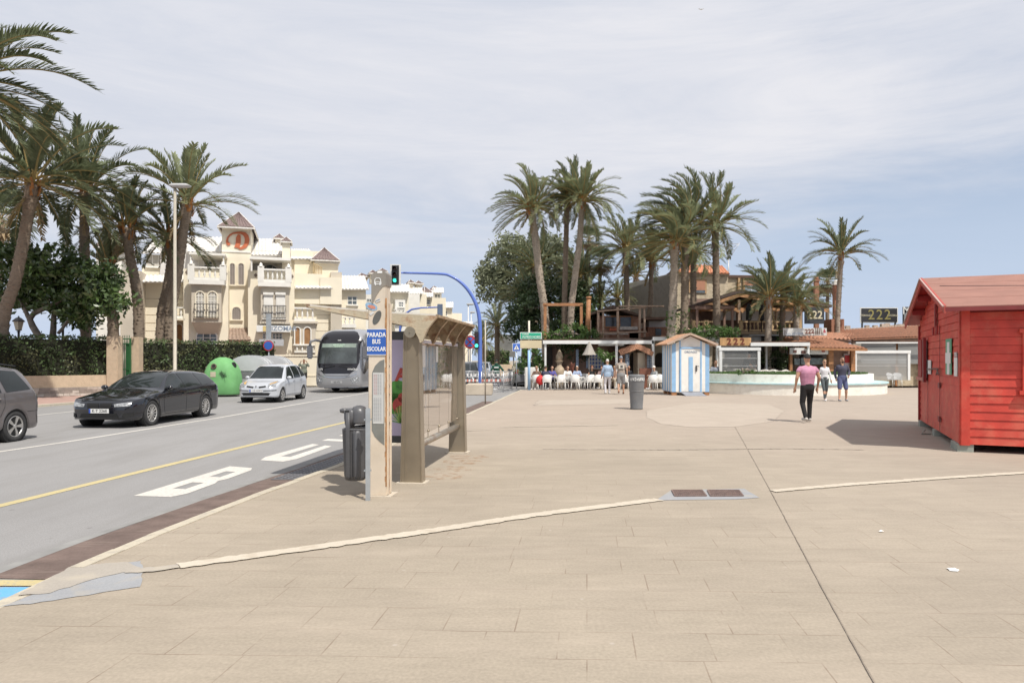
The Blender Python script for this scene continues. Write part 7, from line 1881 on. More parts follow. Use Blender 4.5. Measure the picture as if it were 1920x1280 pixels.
# antenna: inverted lattice pyramid on a mast
c=T3(1366,540,57); mb=MB(); mb.tube([c,T3(1366,486,57)],.05,6)
for px,py,dy in ((1354,457,-.4),(1384,457,-.4),(1372,462,.6),(1352,462,.6)): mb.tube([T3(1366,486,57),T3(px,py,57)+Vector((0,dy,0))],.02,5)
for a,b in (((1354,457),(1384,457)),((1354,457),(1358,463)),((1384,457),(1376,463)),((1358,463),(1376,463)),((1359,468),(1377,468)),((1362,476),(1372,476))): mb.tube([T3(*a,56.6),T3(*b,56.6)],.02,5)
solo(mb,'roof_antenna',mat('aerial'),'white inverted pyramid lattice antenna above the stone house','antenna')
# --- D: porch with dark roof and balustrade ---
pc=thing('covered_porch','dark-roofed wooden dining porch with turned balusters and grey blinds','building',(XY(1440,47),47,0))
part(pc,'back_wall',brown_w,(1290,560,1505,625,50.0,50.4))
mb=MB(); rdg0=T3(1387,549,46.4); 
for e in (T3(1288,579,46.4),T3(1560,576,46.4)):
    q=[e,rdg0,rdg0+Vector((0,0,.22)),e+Vector((0,0,.18))]
    if e.x>rdg0.x: q=[rdg0,e,e+Vector((0,0,.18)),rdg0+Vector((0,0,.22))]
    mb.prism(q,(0,4.6,0))
mb.build('roof',mat('roof_dark',(.10,.075,.065),.9,.3,5,bump=.3),pc)
mb=MB()
for e in (T3(1293,580,46.45),T3(1553,579,46.45)): mb.bar(e+Vector((0,0,-.12)),rdg0+Vector((0,.05,-.15)),.1,.22)
for px,py,qx,qy in ((1345,562,1386,585),(1430,562,1390,585)): mb.bar(T3(px,py,46.5),T3(qx,qy,46.5),.1,.14)
mb.bar(T3(1300,580,46.6),T3(1505,580,46.6),.1,.2)
for k in range(9): px=1310+k*24; mb.bar(T3(px,573 if 1340<px<1440 else 578,46.7),T3(px,573 if 1340<px<1440 else 578,46.7)+Vector((0,3.2,0)),.1,.12)
mb.build('roof_timbers',mat('warm_timber',(.46,.25,.12),.7,.2,5),pc)
part(pc,'post',mat('timber_grey_brown',(.36,.26,.19),.8,.2,5),(1384,562,1388.5,606,46.5,46.7),(1296,580,1299,622,46.5,46.7),(1500,580,1504,622,46.5,46.7),(1337,580,1340,610,46.8,47.0),(1455,580,1458,610,46.8,47.0))
part(pc,'blind',mat('pale_blind',(.60,.60,.60),.8,.06,2),(1350,579,1380,600,48.2,48.3),(1391,579,1425,601,48.2,48.3),(1432,579,1454,601,48.2,48.3),(1458,579,1500,602,48.2,48.3))
part(pc,'floor_slab',mat('slab_tan',(.40,.30,.20),.85,.15,3),(1294,620,1508,626,46.3,50.4)); part(pc,'ground_floor_wall',mat('lower_white_wall',(.50,.48,.45),.85,.15,1.5),(1285,626,1508,735,46.9,50,0,0))
def wbal(x0,x1,yt,yb,Y):
    mb=MB(); a,b=XY(x0,Y),XY(x1,Y); zt=EYE+(HZ-yt)*Y/F; zb=EYE+(HZ-yb)*Y/F
    mb.box((a,Y-.06,zt-.09),(b,Y+.12,zt)); mb.box((a,Y-.04,zb),(b,Y+.1,zb+.08)); n=int((b-a)/.24); h=zt-zb-.17; z0=zb+.08
    for i in range(n): mb.lathe([(.035,z0),(.03,z0+h*.2),(.065,z0+h*.45),(.03,z0+h*.8),(.04,z0+h)],c=(a+(b-a)*(i+.5)/n,Y+.03,0),n=7)
    for x in (a,b): mb.box((x-.09,Y-.08,zb),(x+.09,Y+.14,zt+.06))
    mb.build('balustrade',mat('baluster_wood',(.56,.40,.22),.7,.15,5),pc)
wbal(1326,1345,602,620,46.2); wbal(1389,1440,602,620,46.2); wbal(1446,1500,602,620,46.2); wbal(1300,1322,602,620,46.2)
w_=part(pc,'window',dark_i,(1428,630,1470,640,46.8,46.88),(1388,629,1392,640,46.8,46.88)); part(pc,'window_sill',pl_white,(1405,627,1475,629,46.5,46.7))
for k,(px,lab) in enumerate(((1404,'dark closed parasol on the porch, left of the pair'),(1428,'dark closed parasol on the porch, right of the pair'))):
    x=XY(px,45.6); mb=MB(); z0=EYE+(HZ-622)*45.6/F; mb.tube([(x,45.6,z0),(x,45.6,z0+1.9)],.03,6); mb.lathe([(.10,z0+.75),(.19,z0+.8),(.17,z0+1.3),(.20,z0+1.5),(.08,z0+1.85)],c=(x,45.6,0),n=9,smooth=False); solo(mb,'closed_parasol',mat('parasol_black',(.02,.02,.02),.8,.2,8),lab,'parasol','closed parasols on the porch')
pg=thing('slatted_pergola','brown slatted pergola with four posts in front of the dark-roofed porch','pergola',(XY(1330,44),44,3.3))
mb=MB()
for px,a_,b_,Y in ((1307,627,575,43.5),(1373,627,575,43.5),(1292,625,580,46.2),(1358,625,580,46.2)): mb=MB(); mb.bar(T3(px,a_,Y),T3(px,b_,Y),.14,.14,up=(0,1,0)); mb.build('post',mat('pergola_brown',(.22,.135,.10),.75,.2,6),pg)
mb=MB(); mb.bar(T3(1303,576.5,43.4),T3(1377,576.5,43.4),.12,.18); mb.bar(T3(1288,578,46.3),T3(1364,578,46.3),.12,.18); mb.bar(T3(1305,577,43.5),T3(1290,579,46.3),.1,.15); mb.bar(T3(1375,577,43.5),T3(1362,579,46.3),.1,.15); mb.build('beams',mat('pergola_brown'),pg)
mb=MB()
for i in range(22):
    t=i/21; a=T3(1303,575.5,43.4).lerp(T3(1377,575.5,43.4),t); b=T3(1288,577,46.3).lerp(T3(1364,577,46.3),t); mb.bar(a+Vector((0,0,.1)),b+Vector((0,0,.1)),.045,.08)
mb.build('slats',wood_d,pg)
mb=MB()
for i in range(8): px=1285+i*2.6; mb.bar(T3(px,580,46.2),T3(px,622,46.2),.03,.03,up=(0,1,0))
mb.build('screen_bars',wood_d,pg)
mb=MB(); mb.bar(T3(1288,616,42),T3(1330,646,40.2),.10,.12); solo(mb,'leaning_pole',mat('log_wood'),'left of two leaning poles above the striped hut','pole',group='leaning poles above the hut')
mb=MB(); mb.bar(T3(1308,622,42),T3(1344,650,40.2),.10,.12); solo(mb,'leaning_pole',mat('log_wood'),'right of two leaning poles above the striped hut','pole',group='leaning poles above the hut')
# numbers sign boards
def board222(name,label,x0,y0,x1,y1,Y,m_,tm_,size,posts=None,sub=None,rot=0,rim=None,txt='222',spacing=1.0,style=0.004):
    a,b=XY(x0,Y),XY(x1,Y); zt=EYE+(HZ-y0)*Y/F; zb=EYE+(HZ-y1)*Y/F; cx_,cz_=(a+b)/2,(zt+zb)/2
    r=thing(name,label,'sign',(cx_,Y,0 if posts else zb))
    Mx=frame_M((cx_,Y,cz_),(math.cos(R(rot)),math.sin(R(rot)),0)); w_,h_=(b-a)/2,(zt-zb)/2
    if rim: mb=MB(); mb.box((-w_-.08,.01,-h_-.08),(w_+.08,.1,h_+.08),M=Mx); mb.build('rim',rim,r)
    mb=MB(); mb.box((-w_,-.03,-h_),(w_,.06,h_),M=Mx); bd=mb.build('board',m_,r)
    tm=text_mesh(txt,size,Mx@Matrix.Translation((0,-.045,0)),.02,style,spacing=spacing); tm.build('numerals',tm_,bd)
    if sub:
        for s_,dx,dz,sz in sub: tm=text_mesh(s_,sz,Mx@Matrix.Translation((dx*w_,-.04,dz*h_)),.008,.002); tm.build('lettering',mat('letter_pale',(.5,.46,.34),.6,.05),bd)
    if posts:
        mb=MB()
        for px in posts: mb.bar(Vector((XY(px,Y),Y+.05,posts_z)),Vector((XY(px,Y),Y+.05,zb)),.12,.12,up=(0,1,0))
        mb.build('posts',mat('post_black',(.05,.05,.05),.6,.1),r)
    return r
posts_z=3.0
board222('wooden_sign','tan wooden board with red-brown numerals 222 above the left glass screen',1350,633,1408,648,39.0,mat('board_wood',(.46,.27,.12),.7,.2,4),mat('numeral_brown',(.16,.04,.02),.6,.1),.50,spacing=1.5,style=.016)
board222('black_billboard','black billboard with gold 222 on two posts against the sky',1615,578,1682,603.5,62,mat('board_black',(.03,.03,.033),.4,.1),mat('gold',(.27,.235,.085),.5,.15),1.25,posts=(1617,1679),sub=(('TERRAZA',-.72,-.05,.24),('PIZZERIA',.74,-.05,.24)),rim=pl_white,spacing=1.15)
board222('menu_billboard','pale-lettered grey board half hidden behind the red cabin roof',1695,577,1745,609,60,mat('board_mid_grey',(.20,.21,.22),.5,.1),mat('letter_white',(.62,.62,.60),.6,.05),.95,txt='MENU\nDIA',posts=(1700,),rim=mat('post_black'))
board222('porch_sign','dark square sign with cream 222 numerals at the right end of the porch',1508,575,1546,607,45.2,mat('board_dark_glass',(.045,.045,.045),.25,.2),mat('numeral_cream',(.60,.54,.38),.6,.1),.72,rot=6,style=.012)
hs=board222('ice_cream_sign','long white ice cream parlour sign tilted above the kiosk roof',1470,615,1548,629,41.5,mat('sign_panel_white',(.66,.65,.62),.5,.05),mat('numeral_brown'),.36,rot=-7,txt=' ',sub=None)
Mh=frame_M((XY(1509,41.4),41.4,EYE+(HZ-622)*41.4/F),(math.cos(R(-5)),math.sin(R(-5)),.06))
tm=text_mesh('HELADERIA',.20,Mh@Matrix.Translation((-.62,-.06,-.10)),.01,.002); tm.build('lettering',mat('fascia_text'),hs); tm=text_mesh('222',.36,Mh@Matrix.Translation((.25,-.06,.0)),.01,.012); tm.build('numerals',mat('numeral_brown'),hs)
mb=MB(); 
for i in range(4): mb.box((.60+i*.1,-.055,-.2),(.645+i*.1,-.05,.2),M=Mh)
for i in range(2): mb.box((-1.2+i*.08,-.055,-.2),(-1.17+i*.08,-.05,.2),M=Mh)
mb.build('stripes',wood_d,hs)
mb=MB(); mb.prism([Mh@Vector(v) for v in ((1.03,-.055,-.12),(1.2,-.055,-.14),(1.17,-.055,.0),(1.12,-.055,.13),(1.07,-.055,.02))],(0,.004,0)); mb.build('red_emblem',mat('emblem_red',(.42,.10,.12),.6,.2,8),hs)
# chimneys
for (x0,x1,yt,yb,Y,lab) in ((1528.5,1536,527,600,55,'slim brick chimney behind the fan palms'),(1565,1574,534,612,50,'tall brick chimney with a whitish cap beside the lone palm')):
    r=thing('brick_chimney',lab,'chimney',(XY((x0+x1)/2,Y),Y,0),group='brick chimneys'); a,b=XY(x0,Y),XY(x1,Y); mb=MB(); mb.box((a,Y,0),(b,Y+b-a,EYE+(HZ-yt)*Y/F)); mb.build('shaft',brick_m,r)
    mb=MB(); z=EYE+(HZ-yt)*Y/F; mb.box((a-.05,Y-.05,z),(b+.05,Y+.05+b-a,z+.14)); mb.lathe([(.15,z+.14),(.17,z+.3),(.1,z+.36)],c=((a+b)/2,Y+(b-a)/2,0),n=10); mb.build('cap',white_w if x0>1540 else brick_m,r)
mb=MB(); frx(mb,1559,598,1583,640,48,49.2,z0=0); solo(mb,'brick_pier',brick_m,'square brick pier at the foot of the lone palm behind the big tiled roof','pier')
# --- F,G: white rails and plastic screens ---
def screen(label,x0,x1,yt,yb,Y,fm):
    a,b=XY(x0,Y),XY(x1,Y); zt=EYE+(HZ-yt)*Y/F; zb=EYE+(HZ-yb)*Y/F; r=thing('wind_screen',label,'wind screen',((a+b)/2,Y,0),group='clear plastic wind screens')
    mb=MB(); 
    mb.box((a,Y,zb-.5),(a+.15,Y+.12,zt)); mb.box((b-.15,Y,zb-.5),(b,Y+.12,zt)); mb.box((a-.02,Y-.02,zt),(b+.02,Y+.14,zt+.17)); mb.build('frame',pl_white,r)
    mb=MB(); mb.add([(a+.15,Y+.06,zb-.5),(b-.15,Y+.06,zb-.5),(b-.15,Y+.06,zt),(a+.15,Y+.06,zt)],[(0,1,2,3)]); mb.build('film',fm,r)
    mb=MB(); 
    for t in (.33,.66): mb.box((a+.15,Y+.05,zb+(zt-zb)*t-.01),(b-.15,Y+.07,zb+(zt-zb)*t+.01))
    mb.build('seams',mat('seam_white',(.6,.6,.6),.5,.05),r)
screen('white framed clear plastic screen under the wooden 222 board',1349,1426,657,700,38.0,film)
screen('wide white framed plastic screen before the big tiled roof',1602,1707,662,697,42.0,film2)
ar=thing('awning_rails','white awning rail and posts right of the wooden 222 board','awning',(XY(1460,39),39,0))
part(ar,'rail',pl_white,(1408,642,1519,648.5,38.8,39.1)); part(ar,'post',pl_white,(1514,648,1518,700,38.9,39.0,0,0),(1436,648,1439,700,40.9,41.0,0,0)); part(ar,'rail',pl_white,(1344,648,1352,652,38.6,38.8))
part(ar,'canopy',wood_d,(1410,640,1518,643,39.1,43))
# --- H: ice cream kiosk ---
k_=thing('tiled_kiosk','small kiosk with a red-brown tiled roof and dark counter behind the walkers','kiosk',(XY(1550,42.5),42.5,0))
mb=MB(); tiles(mb,T3(1519,652,40.5),T3(1626,654,40.5),T3(1560,637,43.5),T3(1470,633,43.5),.22,amp=.035); mb.build('roof',terra,k_)
mb=MB(); mb.bar(T3(1470,636,43.4),T3(1519,653,40.45),.1,.14); mb.bar(T3(1519,654,40.4),T3(1626,656,40.4),.1,.12); mb.build('fascia',wood_o,k_)
part(k_,'post',wood_o,(1554,654,1563,700,40.9,41.2,0,0),(1481,654,1486,700,41.2,41.4,0,0),(1596,656,1604,700,41.4,41.6,0,0))
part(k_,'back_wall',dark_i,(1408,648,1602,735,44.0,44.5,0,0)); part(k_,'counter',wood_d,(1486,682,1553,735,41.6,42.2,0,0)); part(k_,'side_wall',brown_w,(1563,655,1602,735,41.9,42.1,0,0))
part(k_,'sign_panel',pl_white,(1481,652,1514,664,40.9,41.0),(1516,653,1553,664,40.9,41.0)); part(k_,'panel_logo',mat('logo_brown',(.12,.05,.04),.6,.2),(1488,656,1494,661,40.86,40.9),(1503,657,1511,663,40.86,40.9)); part(k_,'panel_logo',mat('logo_red',(.4,.12,.1),.6,.3,9),(1541,655,1547,660,40.86,40.9))
part(k_,'counter_glass',mat('display_glass',(.16,.18,.18),.15,.6,3),(1490,672,1500,684,41.5,41.58),(1502,671,1550,683,41.5,41.58))
part(k_,'no_entry_poster',mat('poster_white',(.55,.5,.5),.6,.1),(1583,663,1594,690,41.7,41.85)); part(k_,'poster_mark',mat('sign_red'),(1584,666,1593,680,41.66,41.69))
rr=random.Random(21); mb=MB()
for i in range(26): px=1412+rr.random()*70; py=664+rr.random()*30; frx(mb,px,py,px+rr.uniform(2,6),py+rr.uniform(1,5),43.2+rr.random()*.5,43.9)
mb.build('shelves_goods',mat('goods',(.17,.16,.14),.7,.8,12),k_)
# --- I: big tiled roof hall ---
bh=thing('tiled_hall','long open hall under a big weathered terracotta roof with plastic curtains','building',(XY(1680,46),46,0))
mb=MB(); tiles(mb,T3(1600,637,44.0),T3(1900,626,44.0),T3(1840,604,52),T3(1548,621,50),.24,amp=.05); mb.build('roof',terra,bh)
mb=MB(); mb.bar(T3(1548,622,49.8),T3(1840,606,51.8),.3,.3); rr=random.Random(6)
for i in range(30):
    t=rr.random(); p=T3(1548,620,49.8).lerp(T3(1840,604,51.8),t); mb.box((p.x-.15,p.y-.1,p.z),(p.x+rr.uniform(.1,.3),p.y+.2,p.z+rr.uniform(.12,.3)))
mb.build('ridge_stones',mat('ridge_pale',(.44,.37,.30),.9,.3,6),bh)
mb=MB(); mb.prism([T3(1480,628,45.5),T3(1600,639,44.05),T3(1600,643,44.05),T3(1480,640,45.5)],(0,.3,0)); mb.prism([T3(1600,637.5,44.05),T3(1900,627,44.05),T3(1900,637,44.05),T3(1600,644,44.05)],(0,.3,0)); mb.build('eaves_gutter_board',wood_d,bh)  # dark gutter band below the eaves, built as solid boards
mb=MB(); tiles(mb,T3(1490,634,45.0),T3(1602,637.5,44.2),T3(1602,627,47),T3(1545,624,48),.24,amp=.04); mb.build('side_roof',terra,bh)
part(bh,'rail',pl_white,(1605,641,1900,643.5,43.7,43.8)); part(bh,'curtain',film2,(1615,644,1680,682,44.2,44.22),(1684,644,1760,682,44.2,44.22)); part(bh,'post',wood_o,(1679,642,1684,690,44.3,44.45,0,0),(1724,642,1729,690,44.3,44.45,0,0))
part(bh,'low_wall',stone_w,(1600,679,1800,735,44.6,44.8,0,0)); part(bh,'back_wall',grey_w,(1600,643,1800,735,52,52.3,0,0))
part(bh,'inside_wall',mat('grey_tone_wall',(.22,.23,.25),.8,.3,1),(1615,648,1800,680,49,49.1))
# --- round planter with grass ---
pcx,pcy,pr=14.35,37.1,5.05
pw=mat('planter_whitewash',(.80,.77,.69),.85,.05,2,dirt=(.50,.42,.33),dscale=3.5,damt=.35,bump=.2,bscale=12)
pt=thing('round_planter','large round whitewashed planter with a pale blue bench ledge and grass','planter',(pcx,pcy,0))
def ringp(mb,r0,r1,z0,z1,mi=0,n=72,cx_=pcx,cy_=pcy):
    for i in range(n):
        a0,a1=2*math.pi*i/n,2*math.pi*(i+1)/n
        v=lambda r,a,z:(cx_+r*math.cos(a),cy_+r*math.sin(a),z)
        o=[v(r0,a0,z0),v(r0,a1,z0),v(r1,a1,z0),v(r1,a0,z0),v(r0,a0,z1),v(r0,a1,z1),v(r1,a1,z1),v(r1,a0,z1)]
        mb.add(o,[(3,2,6,7),(0,4,5,1),(4,7,6,5)],mi,False)
mb=MB(); ringp(mb,pr-1,pr,0,.50); mb.build('bench_base',pw,pt)
mb=MB(); ringp(mb,pr-1,pr+.07,.50,.565); mb.build('bench_ledge',mat('pale_blue_ledge',(.42,.62,.64),.7,.1,3,dirt=(.6,.6,.55),dscale=3,damt=.6),pt)
mb=MB(); ringp(mb,pr-.85,pr-.60,.565,.96); mb.build('upper_wall',pw,pt)
mb=MB(); n=72; mb.add([(pcx+(pr-.8)*math.cos(2*math.pi*i/n),pcy+(pr-.8)*math.sin(2*math.pi*i/n),.93) for i in range(n)],[list(range(n))]); mb.build('soil',mat('soil',(.10,.09,.05),1,.2),pt)
mb=MB(); rr=random.Random(31)
for i in range(14000):
    a=rr.random()*6.283; r_=(pr-.88)*math.sqrt(rr.random()); x_,y_=pcx+r_*math.cos(a),pcy+r_*math.sin(a)
    if y_>pcy+1.5: continue
    h=rr.uniform(.07,.15); d_=rr.random()*6.28; mb.add([(x_-.02*math.cos(d_),y_-.02*math.sin(d_),.92),(x_+.02*math.cos(d_),y_+.02*math.sin(d_),.92),(x_+rr.uniform(-.05,.05),y_+rr.uniform(-.05,.05),.93+h)],[(0,1,2)])
g_=mb.build('grass',mat('grass_green',(.07,.14,.03),.6,.3,2),None,kind='stuff'); tag(g_,'short green grass growing on the round planter','grass')
p2x,p2y=24.6,52.0
pt2=thing('far_planter','farther whitewashed planter with blue ledge and grass left of the red cabin','planter',(p2x,p2y,0))
mb=MB(); ringp(mb,4.0,5.4,0,.45,0,72,p2x,p2y); mb.build('bench_base',mat('planter_grey',(.40,.34,.28),.85,.1,2),pt2)
mb=MB(); ringp(mb,4.0,5.5,.45,.62,0,72,p2x,p2y); mb.build('bench_ledge',mat('pale_blue_ledge'),pt2)
mb=MB(); ringp(mb,4.0,4.9,.62,1.02,0,72,p2x,p2y); mb.build('upper_wall',pw,pt2)
mb=MB(); ringp(mb,.1,4.85,1.02,1.14,0,48,p2x,p2y); g_=mb.build('grass',mat('grass_green'),None,kind='stuff'); tag(g_,'strip of green grass on the farther planter','grass')
# low white wall between planters and restaurant
mb=MB(); frx(mb,1330,697,1600,706,41.2,41.5,z0=0); solo(mb,'low_terrace_wall',pw,'long low whitewashed wall between the planters and the restaurant','wall')
# white rocks
rr=random.Random(17); rocks=[]
for i in range(17):
    px=1336+i*8.6+rr.uniform(-2,2); Y=38.9+rr.uniform(-.3,.3); s=rr.uniform(.16,.30); x=XY(px,Y)
    bm=bmesh.new(); bmesh.ops.create_icosphere(bm,subdivisions=2,radius=1)
    for v in bm.verts: v.co*= (1+.35*noise.noise(v.co*1.3+Vector((i*3,0,0)))); v.co=Vector((v.co.x*s*1.35,v.co.y*s,v.co.z*s*.8))+Vector((x,Y,.92))
    mb=MB(); mb.addbm(bm); o=solo(mb,'white_rock',mat('rock_white',(.58,.55,.50),.9,.15,4,bump=.6,bscale=12),'pale rounded rock in the row on the bank behind the round planter','rock','white rocks behind the planter')
mb=MB(); frx(mb,1330,700,1480,712,38.5,40.2,z0=0); o=mb.build('rock_bank',mat('earth'),None,kind='structure')
# ---------- striped beach hut ----------
hc=G(1287,742); hx0,hx1=XY(1261,32.6),XY(1330,32.6); ang=R(3)
bhut=thing('beach_hut','small blue and white striped beach hut with a shallow tiled roof and a grey ramp','hut',(hc.x,33,0))
hb_=mat('hut_blue',(.27,.46,.68),.6,.08,5,dirt=(.35,.5,.65),damt=.4); hw_=mat('hut_white',(.78,.76,.71),.6,.05,4,dirt=(.6,.56,.48),damt=.5)
z0,z1=.16,2.42; fy=32.55; bx0,bx1=XY(1259.5,fy),XY(1330,fy); dep=1.85; lx=-.04   # left wall steps back and to the left
n=12; cols=[]
W_h=bx1-bx0
def gab(x): t=abs((x-(bx0+bx1)/2)/(W_h/2)); return z1+.42*(1-t)
stripes=[(0,.11,1),(.11,.20,0),(.20,.24,1),(.24,.76,0),(.76,.80,1),(.80,.89,0),(.89,1,1)]
for a_,b_,c_ in stripes:
    xa,xb=bx0+W_h*a_,bx0+W_h*b_; mb=MB()
    ztops=[(xa,gab(xa)-.06)]; 
    if a_<.5<b_: ztops.append(((bx0+bx1)/2,gab((bx0+bx1)/2)-.06))
    ztops.append((xb,gab(xb)-.06)); pl=[Vector((xa,fy,z0)),Vector((xb,fy,z0))]+[Vector((x,fy,z)) for x,z in ztops[::-1]]
    mb.prism(pl,(0,.05,0)); mb.build('front_board',hb_ if c_ else hw_,bhut)
# left side wall of separate planks
nb=8
for i in range(nb):
    t0,t1=i/nb,(i+1)/nb; p0=Vector((bx0+lx*t0,fy+dep*t0,z0)); p1=Vector((bx0+lx*t1,fy+dep*t1,z0)); mb=MB(); mb.prism([p0,p0+Vector((0,0,z1-z0-.05)),p1+Vector((0,0,z1-z0-.05)),p1],(.03,.03,0)); mb.build('side_board',hw_ if i%2==0 else hb_,bhut)
mb=MB(); mb.prism([Vector((bx1-.02,fy+.06,z0)),Vector((bx1-.02,fy+.06,z1)),Vector((bx1-.3,fy+dep,z1)),Vector((bx1-.3,fy+dep,z0))],(-.03,0,0)); mb.prism([Vector((bx0+lx,fy+dep,z0)),Vector((bx1-.3,fy+dep,z0)),Vector((bx1-.3,fy+dep,z1)),Vector((bx0+lx,fy+dep,z1))],(0,.03,0)); mb.build('back_walls',hw_,bhut)
# roof: two shallow tiled slopes with overhang
ridf=Vector(((bx0+bx1)/2-.08,fy-.28,z1+.46)); ridb=ridf+Vector((-.08,dep+.5,0)); el=Vector((bx0-.28,fy-.30,z1-.03)); elb=el+Vector((-.08,dep+.5,0)); er=Vector((bx1+.34,fy-.28,z1-.06)); erb=er+Vector((-.08,dep+.5,0))
mb=MB(); tiles(mb,elb,el,ridf,ridb,.16,amp=.015); tiles(mb,er,erb,ridb,ridf,.16,amp=.015); mb.build('roof',mat('hut_roof_tiles',(.44,.25,.15),.85,.25,9),bhut)
mb=MB(); mb.bar(el,ridf,.03,.10); mb.bar(er,ridf,.03,.10); mb.build('bargeboard',mat('barge_pale',(.45,.33,.25),.7,.1),bhut)
dx0,dx1=bx0+W_h*.245,bx0+W_h*.755
mb=MB(); mb.box((dx0,fy-.035,z0+.02),(dx1,fy-.004,2.18)); dr=mb.build('door',hw_,bhut)
mb=MB(); mb.box(((dx0+dx1)/2-.10,fy-.05,z0+.04),((dx0+dx1)/2+.10,fy-.036,1.80)); mb.build('door_stripe',hb_,dr)
mb=MB()
for a,b in (((dx0-.03,z0),(dx0-.03,2.22)),((dx1+.03,z0),(dx1+.03,2.22)),((dx0-.05,2.22),(dx1+.05,2.22))): mb.bar((a[0],fy-.03,a[1]),(b[0],fy-.03,b[1]),.07,.05,up=(0,1,0))
mb.build('door_frame',hb_,dr)
mb=MB(); mb.box((dx1-.22,fy-.09,1.12),(dx1-.17,fy-.036,1.40)); mb.bar((dx1-.2,fy-.09,1.36),(dx1-.08,fy-.1,1.36),.03,.03); mb.build('handle',iron,dr)
tm=text_mesh('ORDAGO',.135,frame_M(((dx0+dx1)/2,fy-.045,2.03),(1,0,0)),.004,.003); tm.build('lettering',mat('fascia_text'),dr)
mb=MB(); mb.prism([(dx0-.02,fy-.06,.16),(dx1+.02,fy-.06,.16),(dx1+.14,fy-.62,.012),(dx0+.08,fy-.62,.012)][::-1],(0,0,-.03)); mb.build('ramp',mat('ramp_grey',(.24,.25,.28),.7,.15,5),bhut)
for x_,y_ in ((bx0+W_h*.06-.1,.02),(bx0+W_h*.45-.1,.02),(bx0+W_h*.93-.1,.02),(bx0+.02,.85),(bx0,1.55)): mb=MB(); mb.box((x_,fy+y_,0),(x_+.23,fy+y_+.24,.16)); mb.build('support_block',wood_o,bhut)
# ---------- grey litter bin of the square ----------
c=G(1193.5,767); r=thing('round_litter_bin','free-standing round grey litter bin with paper sign by the striped hut','bin',tuple(c))
bm_=mat('bin_grey',(.15,.155,.16),.5,.1,4,dirt=(.22,.2,.18),dscale=5,damt=.3)
mb=MB(); mb.lathe([(.20,0),(.215,.03),(.205,.06),(.235,.55),(.262,.90),(.268,.95),(.272,1.13),(.255,1.165),(.20,1.17),(.19,1.10),(.18,.8)],c=tuple(c),n=28); mb.build('body',bm_,r)
for z in (.60,.935): mb=MB(); mb.lathe([(.243 if z<.7 else .27,z),(.25 if z<.7 else .278,z+.012),(.243 if z<.7 else .27,z+.024)],c=tuple(c),n=28); mb.build('hoop',bm_,r)
mb=MB(); rr=random.Random(3)
for i in range(10):
    a=R(-150+i*12.5); 
    for k in range(2): b=a+R(rr.uniform(5,11)); z=.955+.05*k+rr.uniform(0,.02); rr_=.281; mb.add([(c.x+rr_*math.cos(a),c.y+rr_*math.sin(a),z),(c.x+rr_*math.cos(b),c.y+rr_*math.sin(b),z),(c.x+rr_*math.cos(b),c.y+rr_*math.sin(b),z+rr.uniform(.03,.06)),(c.x+rr_*math.cos(a),c.y+rr_*math.sin(a),z+rr.uniform(.03,.06))],[(0,1,2,3)])
mb.build('torn_sticker',mat('sticker_white'),r)
# ---------- red cabin ----------
Q0=Vector((8.10,12.5,0)); dl=Vector((.407,.913,0)); dr_=Vector((.913,-.407,0))   # along the gable side, along the long side
def K(l,w_,z): return Q0+dl*l+dr_*w_+Vector((0,0,z))
cabin=thing('red_cabin','bright red wooden cabin with clapboard walls and first aid crosses at the right edge','cabin',tuple(Q0))
red=mat('cabin_red',(.56,.055,.035),.55,.14,4,dirt=(.60,.16,.10),dscale=2.2,damt=.7,bump=.15,bscale=30)
redd=mat('cabin_red_dark',(.30,.02,.018),.55,.1,4); gl_=5.65; ll=6.0; zb,ze,za=.14,2.62,3.36
def boards(name,P0,P1,zb_fn,zt_fn,out,pitch=.148,m_=red,lap=.016):
    rr=random.Random(hash(name)%99); mb=MB(); z=zb
    while z<3.6:
        z1_=z+pitch; L_=(P1-P0).length; 
        # clip board against the gable
        def span(zz):
            return zt_fn(zz)
        s=span((z+z1_)/2)
        if s is None: break
        a,b=s; p0=P0.lerp(P1,a); p1=P0.lerp(P1,b); j=rr.uniform(-.001,.002)
        mb.add([p0+Vector((0,0,z))+out*(lap+j),p1+Vector((0,0,z))+out*(lap+j),p1+Vector((0,0,z1_-.004))+out*.002,p0+Vector((0,0,z1_-.004))+out*.002,p0+Vector((0,0,z1_-.004))-out*.03,p1+Vector((0,0,z1_-.004))-out*.03,p0+Vector((0,0,z))-out*.03,p1+Vector((0,0,z))-out*.03],[(0,1,2,3),(3,2,5,4),(0,6,7,1)])
        z=z1_
    return mb.build(name,m_,cabin)
def gspan(z):
    if z<ze: return (0,1)
    t=(z-ze)/(za-ze+.02); 
    return None if t>.97 else (t/2,1-t/2)
boards('gable_wall',K(0,0,0),K(gl_,0,0),None,gspan,-dr_)
boards('long_wall',K(0,0,0),K(0,ll,0),None,lambda z:(0,1) if z<ze-.06 else None,-dl)
mb=MB(); mb.prism([K(.03,.03,zb),K(.03,ll,zb),K(.03,ll,ze),K(.03,.03,ze)],dl*(gl_-.06)); mb.build('carcass',redd,cabin)
mb=MB(); mb.prism([K(.04,.04,ze),K(gl_-.04,.04,ze),K(gl_/2,.04,za-.05)],dr_*(ll-.2)); mb.build('attic',redd,cabin)
mb=MB(); mb.prism([K(-.03,-.03,zb-.02),K(-.03,.13,zb-.02),K(-.03,.13,ze),K(-.03,-.03,ze)],dl*.03); mb.prism([K(-.03,-.03,zb-.02),K(.10,-.03,zb-.02),K(.10,-.03,ze),K(-.03,-.03,ze)],dr_*.028); mb.build('corner_board',red,cabin)
